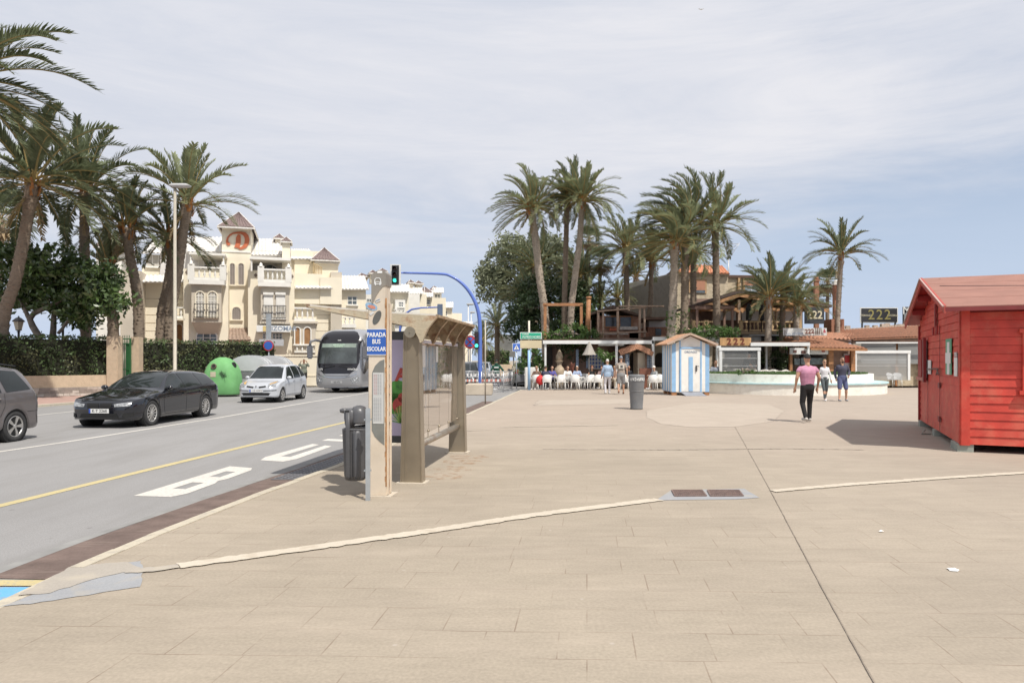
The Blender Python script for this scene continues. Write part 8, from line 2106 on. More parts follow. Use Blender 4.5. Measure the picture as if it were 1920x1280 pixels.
mb=MB(); mb.prism([K(gl_-.1,-.05,zb-.02),K(gl_+.03,-.05,zb-.02),K(gl_+.03,-.05,ze-.1),K(gl_-.1,-.05,ze-.1)],dr_*.04); mb.build('corner_board',redd,cabin)
# roof: felt sheets in courses
felt=mat('roof_felt',(.30,.15,.115),.85,.10,2.5,bump=.25,bscale=90,dirt=(.29,.14,.11),dscale=2,damt=.5)
ov=.34; slope=(za-ze)/(gl_/2)
def roofz(l): return za+.05-abs(l-gl_/2)*slope
for sg in (-1,1):
    le=-ov if sg<0 else gl_+ov; nC=4
    for i in range(nC):
        l0=le+(gl_/2-le)*i/nC; l1=le+(gl_/2-le)*(i+1)/nC; mb=MB()
        a,b,c_,d_=K(l0,-.30,roofz(l0)+.004*i),K(l0,ll+.3,roofz(l0)+.004*i),K(l1,ll+.3,roofz(l1)+.004*i),K(l1,-.30,roofz(l1)+.004*i)
        mb.prism([a,b,c_,d_] if sg<0 else [d_,c_,b,a],(0,0,.022)); mb.build('roofing_felt',felt,cabin)
    mb=MB(); a,b,c_,d_=K(le+.02*(-sg),-.27,roofz(le)-.03),K(le+.02*(-sg),ll+.25,roofz(le)-.03),K(gl_/2,ll+.25,roofz(gl_/2)-.03),K(gl_/2,-.27,roofz(gl_/2)-.03); mb.prism([a,b,c_,d_] if sg<0 else [d_,c_,b,a],(0,0,.024)); mb.build('roof_boards',redd,cabin)
mb=MB()
for sg in (-1,1):
    le=-ov-.02 if sg<0 else gl_+ov+.02
    a=K(le,-.315,roofz(le)-.10); b=K(gl_/2,-.315,roofz(gl_/2)-.10); q=[a,b,b+Vector((0,0,.145)),a+Vector((0,0,.145))]; mb.prism(q if sg<0 else q[::-1],dr_*.03)
mb.build('bargeboard',mat('barge_red',(.42,.07,.05),.6,.1,5),cabin)
mb=MB()
for sg in (-1,1):
    le=-ov-.02 if sg<0 else gl_+ov+.02
    a=K(le,-.32,roofz(le)+.028); b=K(gl_/2,-.32,roofz(gl_/2)+.028); mb.bar(a,b,.05,.02)
mb.build('verge_strip',mat('verge_pink',(.50,.33,.29),.7,.08),cabin)
mb=MB(); mb.bar(K(-ov-.01,-.3,roofz(-ov)-.03),K(-ov-.01,ll+.3,roofz(-ov)-.03),.02,.07); mb.build('fascia',mat('fascia_darkred',(.20,.03,.03),.6,.1),cabin)
mb=MB()
for l in (.9,1.9,3.75,4.75): mb.bar(K(l,-.28,roofz(l)-.10),K(l,.05,roofz(l)-.10),.09,.13)
mb.build('rafter_ends',redd,cabin)
mb=MB(); p=K(1.55,2.05,roofz(1.55)); mb.tube([p-Vector((0,0,.05)),p+Vector((0,0,.10))],[.10,.05],10); mb.tube([p+Vector((0,0,.08)),p+Vector((0,0,.52))],.045,10,mi=1); mb.tube([p+Vector((0,0,.52)),p+Vector((0,0,.64))],[.028,.018],8,mi=2); mb.build('roof_stub',[felt,mat('stub_wood',(.25,.15,.07),.7,.4,12),gap_m],cabin)
mb=MB(); pts=[K(gl_/2-.9+.0*i,0.45+i*.5,0) for i in range(12)]
q0=K(1.75,-.1,roofz(1.75)+.04); q1=K(.55,5.0,roofz(.55)+.04); N=10; pp=[]
for i in range(N+1):
    l=1.75-1.20*i/N; w_=-.1+5.1*i/N; pp.append(K(l,w_,roofz(l)+.03))
mb.tube(pp,.011,6); mb.build('cable',mat('cable_dark',(.06,.03,.03),.6,.1),cabin)
# gable wall fittings
def onG(l0,l1,z0_,z1_,o=.03,t=.012,nm='panel',m_=redd,parent=cabin):
    mb=MB(); mb.prism([K(l0,-o,z0_),K(l1,-o,z0_),K(l1,-o,z1_),K(l0,-o,z1_)][::-1],-dr_*t); return mb.build(nm,m_,parent)
def GL(px,py,o=.0):
    """picture point -> (l,z) on the gable wall"""
    k=(px-CX)/F; ax,ay=Q0.x-dr_.x*o,Q0.y-dr_.y*o; l=(k*ay-ax)/(dl.x-k*dl.y); y=ay+dl.y*l; return l,EYE+(HZ-py)*y/F
def gq(x0,y0,x1,y1,nm,m_,o=.03,t=.012,parent=cabin):
    l1,zt0=GL(x0,y0); l0,zb0=GL(x1,y1); zt1=GL(x1,y0)[1]; zm=GL((x0+x1)/2,y0)[1]; zl=GL((x0+x1)/2,y1)[1]
    return onG(l0,l1,zl,zm,o,t,nm,m_,parent)
pl_w=mat('panel_white',(.72,.72,.70),.5,.05); grn=mat('first_aid_green',(.10,.33,.20),.5,.08)
w_=gq(1729,639,1741,707,'window',mat('cabin_window',(.40,.40,.40),.3,.15,3)); gq(1728,637,1733,707,'shutter',redd,.045,.02,w_); gq(1739.5,633,1741.5,716,'shutter',mat('shutter_dark_red',(.22,.015,.015),.5,.1),.05,.06,w_); gq(1726,707,1741,713,'sill',mat('sill_pink',(.45,.15,.12),.6,.1),.035,.06,w_)
gq(1743.5,675,1749,701,'white_notice',pl_w)
g1=gq(1777,635,1788,702,'green_cross_panel',grn,.03,.008)
gq(1780.5,641,1785,702,'white_cross',pl_w,.04,.006,g1); gq(1778,661,1788,681,'white_cross',pl_w,.047,.004,g1)
gq(1793.5,670,1799,705,'white_notice',pl_w); gq(1794,660,1798.5,669,'white_notice',mat('notice_grey',(.5,.45,.45),.6,.2,20))
gq(1757.5,570,1759.5,613,'hatch_edge',mat('shutter_dark_red'),.03,.03); gq(1754.5,613,1756,628,'hinge',redd,.04,.03); gq(1761.5,611,1763,626,'hinge',redd,.04,.03)
for a_,b_ in (((1745,692),(1766,691)),((1766,692),(1763,702)),((1764,692),(1767,702))):
    mb=MB(); l0,z0_=GL(*a_); l1,z1_=GL(*b_); mb.tube([K(l0,-.07,z0_),K(l1,-.07,z1_)],.016,8); mb.build('padlock_bar',mat('rusty_iron'),cabin)
for yy in (722,785): gq(1763.3,yy-5,1766,yy+5,'hinge',mat('shutter_dark_red'),.03,.02)
# double door joints
mb=MB(); l_,_=GL(1764.5,700); mb.prism([K(l_-.006,-.024,zb+.02),K(l_+.006,-.024,zb+.02),K(l_+.006,-.024,2.4),K(l_-.006,-.024,2.4)][::-1],-dr_*.004); l2,_=GL(1742,700); mb.prism([K(l2-.006,-.024,zb+.02),K(l2+.006,-.024,zb+.02),K(l2+.006,-.024,2.0),K(l2-.006,-.024,2.0)][::-1],-dr_*.004); mb.build('door_joint',gap_m,cabin)
# window frame at far right of the long wall
def KL(px,py):
    k=(px-CX)/F; w_=(k*Q0.y-Q0.x)/(dr_.x-k*dr_.y); y=Q0.y+dr_.y*w_; return w_,EYE+(HZ-py)*y/F
w0,_=KL(1916,650); z1_=KL(1918,624)[1]; z0_=KL(1918,732)[1]
mb=MB(); 
def onL(l0,l1,a_,b_,t=.04): mb.prism([K(-.02,l0,a_),K(-.02,l1,a_),K(-.02,l1,b_),K(-.02,l0,b_)],-dl*t)
onL(w0,w0+.045,z0_,z1_); onL(w0-.05,w0+1.0,z1_,z1_+.07,.07); onL(w0-.05,w0+1.0,z0_-.07,z0_,.07); mb.build('window_frame',red,cabin)
# foundation blocks
for l,w_ in ((.1,.1),(2.9,.1),(5.3,.1),(.1,3),(.1,5.6)):
    mb=MB(); p=K(l,w_,0); Mx=Matrix.Translation(p)@Matrix.Rotation(math.atan2(dl.y,dl.x),4,'Z'); mb.box((-.10,-.09,0),(.62 if l<.5 else .2,.16,zb-.003),M=Mx); mb.build('foundation_block',mat('block_grey',(.30,.32,.28),.9,.15,4),cabin)
mb=MB(); p=K(3.15,-.08,0); mb.tube([p,p+Vector((-.22,-.02,.02)),p+Vector((-.10,.05,.10))],.018,6); mb.build('loose_strap',mat('block_grey'),cabin)
# ================= PEOPLE, CHAIRS, TABLES =================
skin_m=mat('skin',(.50,.29,.19),.55,.06,8); skin_t=mat('tanned_skin',(.38,.20,.125),.55,.06,8)
def cloth(name,col,var=.12): return mat(name,col,.85,var,9,bump=.3,bscale=14)
def capsule(mb,a,b,ra,rb,sx=1.0,sy=1.0,n=14):
    a,b=Vector(a),Vector(b); t=(b-a).normalized(); pts=[];rd=[]
    for k in range(5): an=math.pi/2*(1-k/5); pts.append(a-t*ra*math.sin(an)); rd.append(max(.002,ra*math.cos(an)))
    pts+= [a,a.lerp(b,.33),a.lerp(b,.66),b]; rd+=[ra,ra+(rb-ra)*.33,ra+(rb-ra)*.66,rb]
    for k in range(1,6): an=math.pi/2*k/5; pts.append(b+t*rb*math.sin(an)); rd.append(max(.002,rb*math.cos(an)))
    o=len(mb.v); mb.tube(pts,rd,n)
    if sx!=1 or sy!=1:
        for i in range(o,len(mb.v)):
            v=Vector(mb.v[i]); f=max(0,min(1,(v-a).dot(b-a)/max(1e-6,(b-a).length_squared))); c=a.lerp(b,f); d=v-c; mb.v[i]=(c.x+d.x*sx,c.y+d.y*sy,v.z)
def fused(mb,vox):
    """one continuous skin over the overlapping limb volumes"""
    me=bpy.data.meshes.new('t'); me.from_pydata(mb.v,[],mb.f); me.update(); ob=bpy.data.objects.new('t',me); COL.objects.link(ob)
    m_=ob.modifiers.new('r','REMESH'); m_.mode='VOXEL'; m_.voxel_size=vox; s_=ob.modifiers.new('s','SMOOTH'); s_.iterations=4; s_.factor=.5
    dg=bpy.context.evaluated_depsgraph_get(); e=ob.evaluated_get(dg); m2=e.to_mesh(); r=MB(); r.add([v.co.copy() for v in m2.vertices],[list(p.vertices) for p in m2.polygons],0,True); e.to_mesh_clear(); bpy.data.objects.remove(ob); bpy.data.meshes.remove(me); return r
def hand(mb,w,d,side):
    w=Vector(w); d=Vector(d).normalized(); x=Vector((0,1,0)); x=(x-d*x.dot(d)).normalized(); y=d.cross(x)*side
    capsule(mb,w,w+d*.07,.026,.034,n=8)
    for k in range(4):
        b=w+d*.085+x*(-.03+.02*k); l=(.055,.068,.072,.06)[k]; m_=b+d*l*.55+y*.008; e=m_+(d+y*.7).normalized()*l*.5; mb.tube([b-d*.02,b,m_,e],[.010,.0095,.009,.006],6)
    b=w+d*.03-x*.03; mb.tube([b,b+(d-x).normalized()*.04,b+(d*1.6-x*.7).normalized()*.075],[.012,.011,.007],6)
def person(label,loc,rz,J,c,s=1.0,vox=.013,group=None,fem=False,W=1.0):
    """J: joints in metres; c: clothes"""
    r=thing('person',label,'person',tuple(loc),rz,group); M=Matrix.Translation(Vector(loc))@Matrix.Rotation(rz,4,'Z')@Matrix.Scale(s,4)
    def out(mb,nm,m_,par=r,world=True): mb.v=[tuple(M@Vector(v)) for v in mb.v]; return mb.build(nm,m_,par)
    V=Vector; hip=V(J['hip']); ch=V(J['chest']); nk=V(J['neck']); hd=V(J['head']); sk=c.get('skin',skin_m)
    sh=[V(J['sh'][0]),V(J['sh'][1])]; el=[V(x) for x in J['el']]; wr=[V(x) for x in J['wr']]; kn=[V(x) for x in J['kn']]; an=[V(x) for x in J['an']]; hw=.085 if not fem else .088
    hj=[hip+V((-hw,0,-.02)),hip+V((hw,0,-.02))]; mid=hip.lerp(ch,.5)
    def torso(mb,g,low=True):
        capsule(mb,hip+V((0,0,.02)),mid,.115+g,(.098 if fem else .112*W)+g,1.32,.88); capsule(mb,mid,ch,(.10 if fem else .115*W)+g,(.125 if fem else .140*W)+g,1.25,.86)
        capsule(mb,sh[0]*.85+sh[1]*.15-V((0,0,.055)),sh[1]*.85+sh[0]*.15-V((0,0,.055)),.060*W+g,.060*W+g,1,1)
        for q in sh: capsule(mb,nk+V((0,.01,-.035)),q.lerp(nk,.18)-V((0,0,.035)),.036*W+g*.5,.044*W+g*.6)
    # body
    mb=MB(); torso(mb,-.006); capsule(mb,ch,nk,.06,.054*W); capsule(mb,nk,hd-V((0,0,.05)),.052*W**.5,.056)
    o=len(mb.v); mb.ball(hd,(.076,.094,.118),seg=18); capsule(mb,hd+V((0,-.035,-.05)),hd+V((0,-.045,-.085)),.05,.036)
    mb.ball(hd+V((0,-.10,-.015)),(.014,.022,.024),seg=8); 
    for sg in (-1,1): mb.ball(hd+V((sg*.078,.005,-.01)),(.012,.02,.032),seg=8)
    for i in (0,1):
        ra=.052*W if not fem else .04; capsule(mb,sh[i].lerp(nk,.08)-V((0,0,.02)),sh[i].lerp(el[i],.3),ra*.8,ra*.9); capsule(mb,sh[i].lerp(el[i],.3),el[i],ra*.9,.038*W*.95); capsule(mb,el[i],wr[i],.038*W,.025); capsule(mb,wr[i],wr[i]+(wr[i]-el[i]).normalized()*.07,.026,.032,.8,1.1)
        capsule(mb,hj[i],kn[i],.085,.052); capsule(mb,kn[i],kn[i].lerp(an[i],.3),.050,.055); capsule(mb,kn[i].lerp(an[i],.3),an[i],.054,.034); capsule(mb,an[i],an[i]+V((0,-.10,-.05)),.036,.028)
    b=fused(mb,vox)
    for i,sg in ((0,-1),(1,1)): hand(b,wr[i]+(wr[i]-el[i]).normalized()*.01,(wr[i]-el[i]),sg)
    out(b,'body',sk)
    # top
    mb=MB(); g=c.get('g',.012); torso(mb,g); 
    if c.get('hem'): capsule(mb,hip+V((0,0,.0)),hip+V((0,0,.1)),.125+g,.12+g,1.35,.92)
    for i in (0,1):
        sl=c['sleeve']; q_=sh[i].lerp(nk,.10)-V((0,0,.02)); ra=(.052*W if not fem else .042)+g
        if sl>0: f=min(1,sl); capsule(mb,q_,sh[i].lerp(el[i],f),ra*.86,ra*.9-.006*f)
        if sl>1: capsule(mb,el[i],el[i].lerp(wr[i],sl-1),.040*W+g,.028+g)
    if c.get('hood'): mb.ball(nk+V((0,.06,.02)),(.10,.08,.07))
    tp=fused(mb,vox); tp=out(tp,'shirt',c['top'])
    # legs
    mb=MB(); lg=c['legs']; gl=c.get('gl',.012); capsule(mb,hip+V((0,0,.05)),hip+V((0,.005,-.04)),.118+gl,.118+gl,1.25,.92)
    for i in (0,1):
        f=min(1,lg); e=hj[i].lerp(kn[i],f); capsule(mb,hj[i],e,.088+gl,(.088+(.056-.088)*f)+gl)
        if lg>1: e2=kn[i].lerp(an[i],lg-1); capsule(mb,kn[i],e2,.054+gl,(.040+gl*1.0))
    out(fused(mb,vox),'trousers' if lg>1 else 'shorts',c['bottom'])
    for i in (0,1):
        mb=MB(); a=an[i]; f=V(J.get('ft',((0,-1,0),(0,-1,0)))[i]).normalized(); z0=a.z-.075
        capsule(mb,a+V((0,.01,-.03))-f*.03,a+f*.15+V((0,0,-.045)),.040,.036,1,1); capsule(mb,a,a+V((0,0,-.03)),.040,.042); mb2=fused(mb,.012); sh_=out(mb2,'shoe',c['shoes'])
    # hair / cap
    hm=c.get('hairm')
    if hm:
        mb=MB(); bm=bmesh.new(); bmesh.ops.create_uvsphere(bm,u_segments=20,v_segments=14,radius=1)
        kill=[v for v in bm.verts if v.co.z<(-.05 if v.co.y>.1 else .45+.25*(-v.co.y-.1)) ] if not c.get('long') else [v for v in bm.verts if v.co.z<(-.95 if v.co.y>.1 else .35)]
        bmesh.ops.delete(bm,geom=kill,context='VERTS')
        for v in bm.verts: v.co=V((v.co.x*.084,v.co.y*.102,v.co.z*.126))+hd
        mb.addbm(bm,0,None,True)
        if c.get('tail'): capsule(mb,hd+V((0,.09,.03)),hd+V((.01,.13,-.10)),.03,.018)
        out(mb,'hair',hm)
    if c.get('capm'):
        mb=MB(); bm=bmesh.new(); bmesh.ops.create_uvsphere(bm,u_segments=20,v_segments=14,radius=1); bmesh.ops.delete(bm,geom=[v for v in bm.verts if v.co.z<.18],context='VERTS')
        for v in bm.verts: v.co=V((v.co.x*.088,v.co.y*.106,v.co.z*.128))+hd
        mb.addbm(bm,0,None,True); mb.prism([hd+V((x,y,.035)) for x,y in ((-.07,-.07),(-.06,-.14),(0,-.17),(.06,-.14),(.07,-.07))],(0,0,.012)); out(mb,'cap',c['capm'])
    if c.get('glasses'):
        mb=MB()
        for sg in (-1,1): mb.ball(hd+V((sg*.034,-.088,.012)),(.028,.012,.02),seg=8)
        mb.bar(hd+V((-.07,-.07,.018)),hd+V((.07,-.07,.018)),.008,.01); out(mb,'sunglasses',gap_m)
    else:
        mb=MB()
        for sg in (-1,1): mb.ball(hd+V((sg*.031,-.089,.012)),(.010,.005,.005),seg=6)
        out(mb,'eyes',gap_m)
    mb=MB(); mb.ball(hd+V((0,-.096,-.052)),(.022,.006,.006),seg=8); out(mb,'mouth',mat('lips',(.30,.10,.08),.5,0))
    return r,M,out,tp
def stand(sl=.10,ar=.06,fl=.15,w=.20,lift=0):
    """walking joints: sl stride, ar arm swing, fl elbow bend"""
    return dict(hip=(0,0,.93),chest=(0,-.005,1.27),neck=(0,.0,1.48),head=(0,-.02,1.645),sh=((-w,0,1.395),(w,0,1.395)),el=((-w-.06,ar*.6,1.13),(w+.06,-ar*.4,1.13)),wr=((-w-.07,ar-fl*.9,.90),(w+.07,-ar-fl*.9,.90)),
      kn=((-.12,-.03-sl*.6,.50),(.12,-.06+sl*.2,.50)),an=((-.125,-sl,.09),(.12,sl,.09+lift)))
def sit(fwd=.42,lean=0,arms=.3,head=0):
    return dict(hip=(0,.02,.52),chest=(0,.04-lean,.86),neck=(0,.02-lean*1.2,1.05),head=(head,-.01-lean*1.4,1.215),sh=((-.18,.02-lean,.99),(.18,.02-lean,.99)),el=((-.24,-.08-lean,.74),(.24,-.08-lean,.74)),wr=((-.16,-arms,.77),(.15,-arms,.78)),
      kn=((-.11,-fwd,.50),(.11,-fwd,.50)),an=((-.12,-fwd+.02,.09),(.10,-fwd-.06,.09)))
g=lambda px,py:G(px,py)
blackj=cloth('black_denim',(.018,.017,.018)); sole=mat('pale_shoes',(.50,.47,.43),.6,.1); white_s=mat('white_shoes',(.7,.7,.7),.6,.05); grey_s=mat('grey_shoes',(.30,.31,.33),.7,.1)
hair_b=mat('brown_hair',(.05,.03,.02),.6,.3,30); hair_f=mat('blond_hair',(.32,.21,.11),.6,.3,30); hair_w=mat('white_hair',(.55,.53,.50),.6,.2,30); hair_r=mat('red_hair',(.24,.08,.03),.6,.3,30)
# three walkers at right
J=stand(.13,.10,.10,.215,.04); J['sh']=((-.215,0,1.395),(.215,0,1.395)); J['el']=((-.30,.03,1.15),(.30,.03,1.15)); J['wr']=((-.30,-.05,.90),(.30,-.05,.91))
r,M_,out,tp=person('muscular man in pink sleeveless shirt and black cap walking away with a phone',g(1514,791.5),R(180+6),J,dict(top=cloth('pink_shirt',(.52,.25,.36)),sleeve=.30,bottom=blackj,legs=1.95,shoes=sole,skin=skin_m,capm=cloth('black_cap',(.02,.02,.02)),hairm=hair_b,g=.014),1.03,.012,W=1.18)
mb=MB(); mb.box((.285,-.12,.78),(.30,-.04,.90)); out(mb,'phone',gap_m)
J=stand(.15,.05,.05,.16,.03); J['kn']=((-.08,-.20,.50),(.08,-.02,.50)); J['an']=((-.07,-.28,.09),(.07,.16,.12))
r,M_,out,tp=person('woman in white long-sleeved top, sunglasses and grey leggings walking towards the camera',g(1546,751.5),R(-8),J,dict(top=cloth('white_top',(.66,.66,.68),.06),sleeve=1.95,bottom=cloth('grey_leggings',(.07,.085,.09)),legs=1.95,gl=.002,shoes=white_s,hairm=hair_f,tail=1,glasses=1,g=.008),.955,.012,fem=True)
J=stand(.20,.06,.10,.195,.02); J['kn']=((-.12,-.08,.50),(.12,-.10,.49)); J['an']=((-.17,-.18,.09),(.16,.02,.09)); J['el']=((-.26,.08,1.15),(.28,.04,1.16)); J['wr']=((-.22,.06,.93),(.17,-.20,1.02))
r,M_,out,tp=person('bearded man in navy jacket, sunglasses and blue shorts walking towards the camera',g(1579,752),R(-6),J,dict(top=cloth('navy_jacket',(.055,.055,.085)),sleeve=1.95,bottom=cloth('blue_shorts',(.085,.10,.20)),legs=.92,gl=.022,shoes=grey_s,hairm=hair_b,glasses=1,g=.018),1.01,.012)
mb=MB(); mb.ball(Vector((0,-.065,1.565)),(.052,.045,.045)); out(mb,'beard',hair_b)
# two walking away by the terrace
J=stand(.10,.08,.08,.19,.03)
person('white-haired man in light blue shirt and pale trousers walking away from the square',g(1139,738.5),R(186),J,dict(top=cloth('light_blue_shirt',(.32,.42,.55)),sleeve=1.9,bottom=cloth('pale_trousers',(.55,.53,.55)),legs=1.9,shoes=white_s,hairm=hair_w,hem=1,g=.022),.97,.014)
J=stand(.12,.08,.06,.20,.04)
r,M_,out,tp=person('tall man in grey cap, taupe printed T-shirt and grey shorts walking away',g(1164.5,739),R(178),J,dict(top=cloth('taupe_shirt',(.30,.25,.21)),sleeve=.62,bottom=cloth('grey_shorts',(.27,.27,.27)),legs=.9,gl=.025,shoes=mat('brown_shoes',(.16,.07,.04),.7,.1),capm=cloth('grey_cap',(.22,.23,.27)),hairm=hair_b,hem=1,g=.018),1.05,.014)
mb=MB(); mb.prism([(-.12,.150,1.18),(.12,.150,1.18),(.12,.150,1.36),(-.12,.150,1.36)],(0,.006,0)); mb.box((-.06,.157,1.22),(.05,.159,1.33),1); out(mb,'back_print',[mat('print_pale',(.55,.52,.45),.7,.4,60),mat('print_dark',(.08,.08,.08),.7,.4,60)],tp)
# man in green hoodie beyond the barriers
J=stand(.08,.02,.02,.20); J['el']=((-.34,.02,1.18),(.30,.0,1.16)); J['wr']=((-.44,-.10,1.02),(.36,-.08,.98))
r,M_,out,tp=person('person in dark green hoodie and black beanie walking away beyond the barriers',Vector((XY(931,42.0),42.0,ROADZ)),R(180),J,dict(top=cloth('green_hoodie',(.02,.085,.055)),sleeve=1.95,bottom=cloth('mid_grey_trousers',(.16,.16,.18)),legs=1.95,shoes=white_s,capm=cloth('beanie',(.02,.03,.03)),hairm=hair_b,hood=1,g=.028),1.0,.014)
mb=MB(); mb.box((-.13,.165,1.26),(.14,.172,1.32)); out(mb,'back_print',mat('sign_white'),tp)
# woman by the coach holding a coat over her head
J=stand(.04,.0,.0,.17); J['el']=((-.30,-.10,1.33),(.30,-.10,1.33)); J['wr']=((-.20,-.12,1.55),(.20,-.12,1.56))
person('person in olive coat and black shorts adjusting her hair beside the coach',G(570,724),R(8),J,dict(top=cloth('olive_coat',(.19,.21,.17)),sleeve=1.6,bottom=cloth('black_shorts',(.02,.02,.02)),legs=.75,gl=.03,shoes=mat('brown_shoes'),skin=skin_t,hairm=hair_b,hem=1,g=.035),.97,.014,fem=True)
# ---- white plastic chairs and tables ----
cw=mat('chair_white',(.70,.69,.66),.45,.05,5); tw2=mat('table_white',(.74,.73,.70),.4,.04,5)
def mk_chair():
    r=thing('plastic_chair','white plastic armchair','chair',(0,0,0)); WM[r.name]=Matrix.Identity(4)
    mb=MB(); loft(mb,[rrect(0,-.02,.46,.44,.08,z) for z in (.42,.45)]); mb.build('seat',cw,r)
    mb=MB(); N=10; a=[];b=[]
    for i in range(N+1):
        t=i/N*2-1; x=t*.25; y=.20-.07*t*t*1.2; zt=.86-.10*abs(t)**3
        a.append((x,y,.44)); b.append((x*1.02,y+.10,zt))
    for i in range(N):
        mb.add([a[i],a[i+1],b[i+1],b[i],Vector(a[i])+Vector((0,.02,0)),Vector(a[i+1])+Vector((0,.02,0)),Vector(b[i+1])+Vector((0,.02,0)),Vector(b[i])+Vector((0,.02,0))],[(0,1,2,3),(7,6,5,4),(3,2,6,7)],0,True)
    mb.build('backrest',cw,r)
    for sx_,sy in ((-1,-1),(1,-1),(-1,1),(1,1)):
        mb=MB(); mb.tube([(sx_*.20,sy*.17-.02,.43),(sx_*.235,sy*.22-.0,0)],[.02,.015],7); mb.build('leg',cw,r)
    for sx_ in (-1,1):
        mb=MB(); mb.tube([(sx_*.235,-.20,.43),(sx_*.26,-.20,.64),(sx_*.265,-.12,.67),(sx_*.262,.10,.67),(sx_*.25,.22,.66)],.018,7); mb.build('armrest',cw,r)
    return r
def mk_table():
    r=thing('terrace_table','white terrace table','table',(0,0,0)); WM[r.name]=Matrix.Identity(4)
    mb=MB(); loft(mb,[rrect(0,0,.80,.80,.10,z) for z in (.71,.74)]); mb.build('tabletop',tw2,r)
    for sx_,sy in ((-1,-1),(1,-1),(-1,1),(1,1)): mb=MB(); mb.tube([(sx_*.30,sy*.30,.71),(sx_*.33,sy*.33,0)],.02,7); mb.build('leg',tw2,r)
    return r
ch0,tb0=mk_chair(),mk_table(); usedc=usedt=False
GC='white plastic chairs on the terrace'; GT='white tables on the terrace'
def put_chair(px,Y,rz,lab):
    global usedc
    loc=(XY(px,Y),Y,0)
    if not usedc: ch0.location=loc; ch0.rotation_euler=(0,0,R(rz)); ch0['label']=lab; ch0['group']=GC; usedc=True; return ch0
    return copy_tree(ch0,loc,R(rz),lab,group=GC)
def put_table(px,Y,lab):
    global usedt
    loc=(XY(px,Y),Y,0)
    if not usedt: tb0.location=loc; tb0['label']=lab; tb0['group']=GT; usedt=True; return
    copy_tree(tb0,loc,0,lab,group=GT)
tables=[(1041,39.2,'leftmost white terrace table by the red bag'),(1069,39.2,'white table in front of the couple in white and blue shirts'),(1117,39.4,'white table of the red-haired woman'),(1186,39.9,'white table behind the grey square bin'),(1238,39.0,'white table beside the striped hut')]
for t in tables: put_table(*t)
chairs=[(1007,38.7,170,'white chair at the far left end of the terrace holding the red bag'),(1025,38.4,185,'empty-backed white chair right of the red bag, back to the square'),(1033,40.2,20,'white chair under the person in purple'),(1050,38.3,200,'white chair turned away, left of the couple'),(1056,38.35,150,'white chair pulled close in front of the couple table'),(1064,40.3,5,'white chair under the person in the white shirt'),(1082,40.3,-5,'white chair under the man in the blue shirt'),(1079,38.3,170,'white chair facing the blue-shirted man'),(1090,39.3,80,'white chair turned sideways right of the blue-shirted man'),(1097,41.0,0,'white empty chair behind the walkway gap between the groups'),(1111,40.5,10,'white chair under the red-haired woman'),(1121,38.3,180,'white chair in front of the red-haired woman'),(1129,40.5,-10,'white chair under the person in pink'),(1104,38.6,210,'white chair angled left of the red-haired woman'),(1152,40.6,0,'white chair between the two walking men'),(1179,41.0,5,'white chair under the man in black behind the walkers'),(1172,38.7,160,'white chair just right of the taupe-shirted walker'),(1229,39.4,-60,'white chair under the man in the white cap'),(1236,38.1,195,'white chair left of the striped hut, nearest the square'),(1225,38.0,170,'white chair with its back to the square left of the hut')]
for c_ in chairs: put_chair(*c_)
GS='people seated on the terrace'
def seated(px,Y,rz,lab,top,bottom,**k):
    kk=dict(top=cloth(*top),sleeve=k.pop('sleeve',1.9),bottom=cloth(*bottom),legs=k.pop('legs',1.9),shoes=white_s,skin=k.pop('skin',skin_m),g=.018); sc_=k.pop('s',1); J=k.pop('J',None) or sit(); fem=k.pop('fem',False); kk.update(k)
    return person(lab,Vector((XY(px,Y),Y,0)),R(rz),J,kk,sc_,.02,GS,fem)
J=sit(.4,0,.25); 
seated(1006,39.0,-20,'seated person in brown jacket at the left end of the terrace',('brown_jacket',(.17,.11,.08)),('khaki_trousers',(.30,.25,.2)),hairm=hair_f,glasses=1)
mb=MB(); mb.ball((XY(1013,38.4),38.4,.55),(.24,.16,.27)); mb.tube([(XY(1010,38.4),38.4,.75),(XY(1013,38.4),38.4,.92),(XY(1016,38.4),38.4,.75)],.012,6); solo(mb,'red_bag',mat('red_bag_cloth',(.55,.03,.03),.7,.2,9,bump=.5),'bulging bright red bag on the leftmost chair','bag')
seated(1023,38.6,175,'seated person in dark navy pullover leaning left with back to the square',('navy_pullover',(.04,.045,.08)),('dark_trousers',(.05,.05,.06)),hairm=hair_b,J=sit(.4,.10,.3))
seated(1034,40.1,10,'seated person in purple-blue shirt behind the leftmost table',('purple_shirt',(.10,.09,.30)),('dark_trousers',(.05,.05,.06)),hairm=hair_b,J=sit(.4,.12,.35))
seated(1064,40.2,5,'seated person in white shirt, left of the couple',('white_shirt',(.66,.66,.64),.06),('grey_shorts',(.27,.27,.27)),hairm=hair_b,J=sit(.4,.08,.35))
seated(1082,40.2,-5,'seated man in pale blue shirt and sunglasses, right of the couple',('pale_blue_shirt',(.33,.40,.55)),('grey_shorts',(.27,.27,.27)),hairm=hair_w,glasses=1)
seated(1110,40.4,15,'seated red-haired woman in black sleeveless top',('black_top',(.02,.02,.02)),('black_shorts',(.02,.02,.02)),sleeve=.1,hairm=hair_r,long=1,fem=True)
seated(1129,40.4,-15,'seated person in dusty pink shirt right of the red-haired woman',('dusty_pink',(.45,.30,.27)),('beige_trousers',(.42,.36,.28)),hairm=hair_r,J=sit(.4,.1,.35))
seated(1152,40.5,10,'seated person half hidden between the two walking men',('skin_toned_top',(.42,.28,.22)),('beige_trousers',(.42,.36,.28)),hairm=hair_f,fem=True)
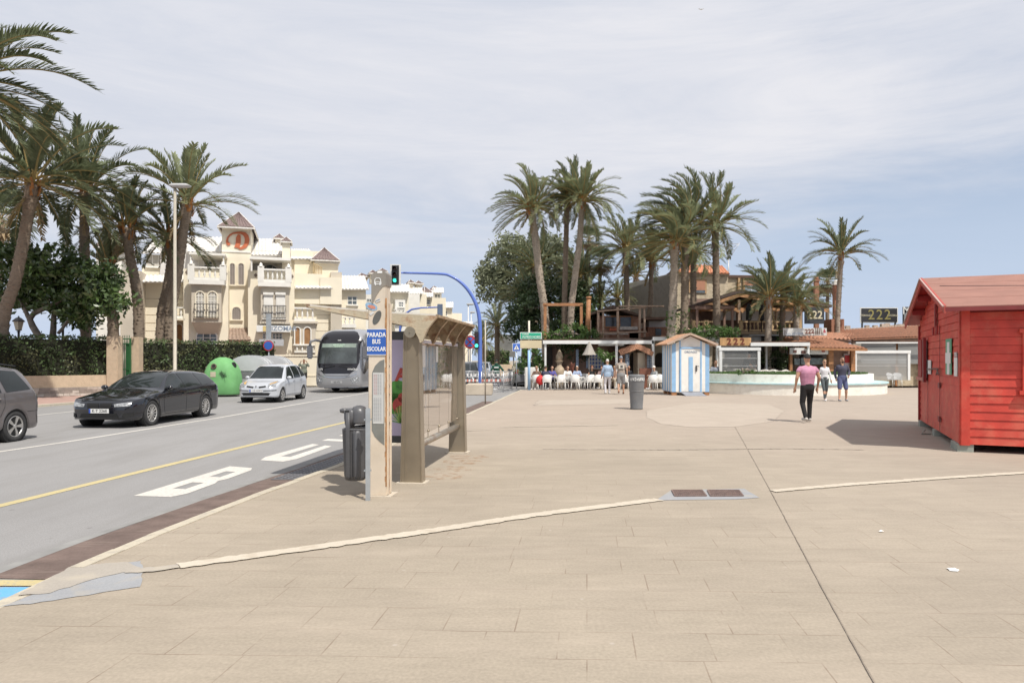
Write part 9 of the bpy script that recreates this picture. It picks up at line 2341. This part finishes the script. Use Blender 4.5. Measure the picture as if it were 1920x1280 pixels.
seated(1179,40.9,0,'bald seated man in black T-shirt behind the walkers',('black_tee',(.025,.025,.03)),('dark_trousers',(.05,.05,.06)),sleeve=.6,skin=skin_t)
seated(1228,39.3,-60,'seated man in white cap and grey shirt left of the striped hut',('pale_grey_shirt',(.36,.38,.38)),('beige_trousers',(.42,.36,.28)),capm=cloth('white_cap',(.66,.64,.6)),J=sit(.4,.05,.35))
seated(1342,38.2,-10,'seated man with sunglasses and grey shirt right of the striped hut',('mid_grey_shirt',(.24,.26,.30)),('dark_trousers',(.05,.05,.06)),sleeve=.6,hairm=hair_b,glasses=1,J=sit(.4,0,.2),s=1.25)
J=stand(.08,.0,.0,.19); J['chest']=(.05,-.1,1.22); J['neck']=(.08,-.18,1.40); J['head']=(.11,-.25,1.54); J['sh']=((-.13,-.12,1.36),(.24,-.14,1.34)); J['el']=((-.20,-.16,1.08),(.34,-.26,1.10)); J['wr']=((-.02,-.38,1.02),(.36,-.46,1.0))
person('waiter in black jacket with white sleeve stripes bending behind the left glass screen',Vector((XY(1396,39.6),39.6,.35)),R(25),J,dict(top=cloth('black_jacket',(.03,.03,.035)),sleeve=1.9,bottom=blackj,legs=1.9,shoes=white_s,skin=skin_t,g=.02),1.0,.014)
seated(1409,39.8,-40,'seated person in pale floral dress behind the left glass screen',('floral_dress',(.48,.36,.28),.5),('beige_trousers',(.42,.36,.28)),hairm=hair_r,fem=True,s=1.2)
for px,lab in ((1420,'left'),):
    pass
# pair of far pale chairs behind the right screen
put_chair(1673,43.5,20,'left of two white chairs behind the right plastic screen'); put_chair(1683,43.5,-20,'right of two white chairs behind the right plastic screen')
# gull
mb=MB(); p=P(1315,18,150); mb.ball(p,(.12,.3,.09),seg=8); mb.add([p,p+Vector((-.6,.05,.22)),p+Vector((-.5,.3,.18)),p+Vector((0,.2,0))],[(0,1,2,3)]); mb.add([p,p+Vector((.6,.05,.22)),p+Vector((.5,.3,.18)),p+Vector((0,.2,0))],[(3,2,1,0)])
solo(mb,'gull',mat('gull_white',(.6,.6,.6),.7,.1),'tiny pale gull high in the sky','bird')
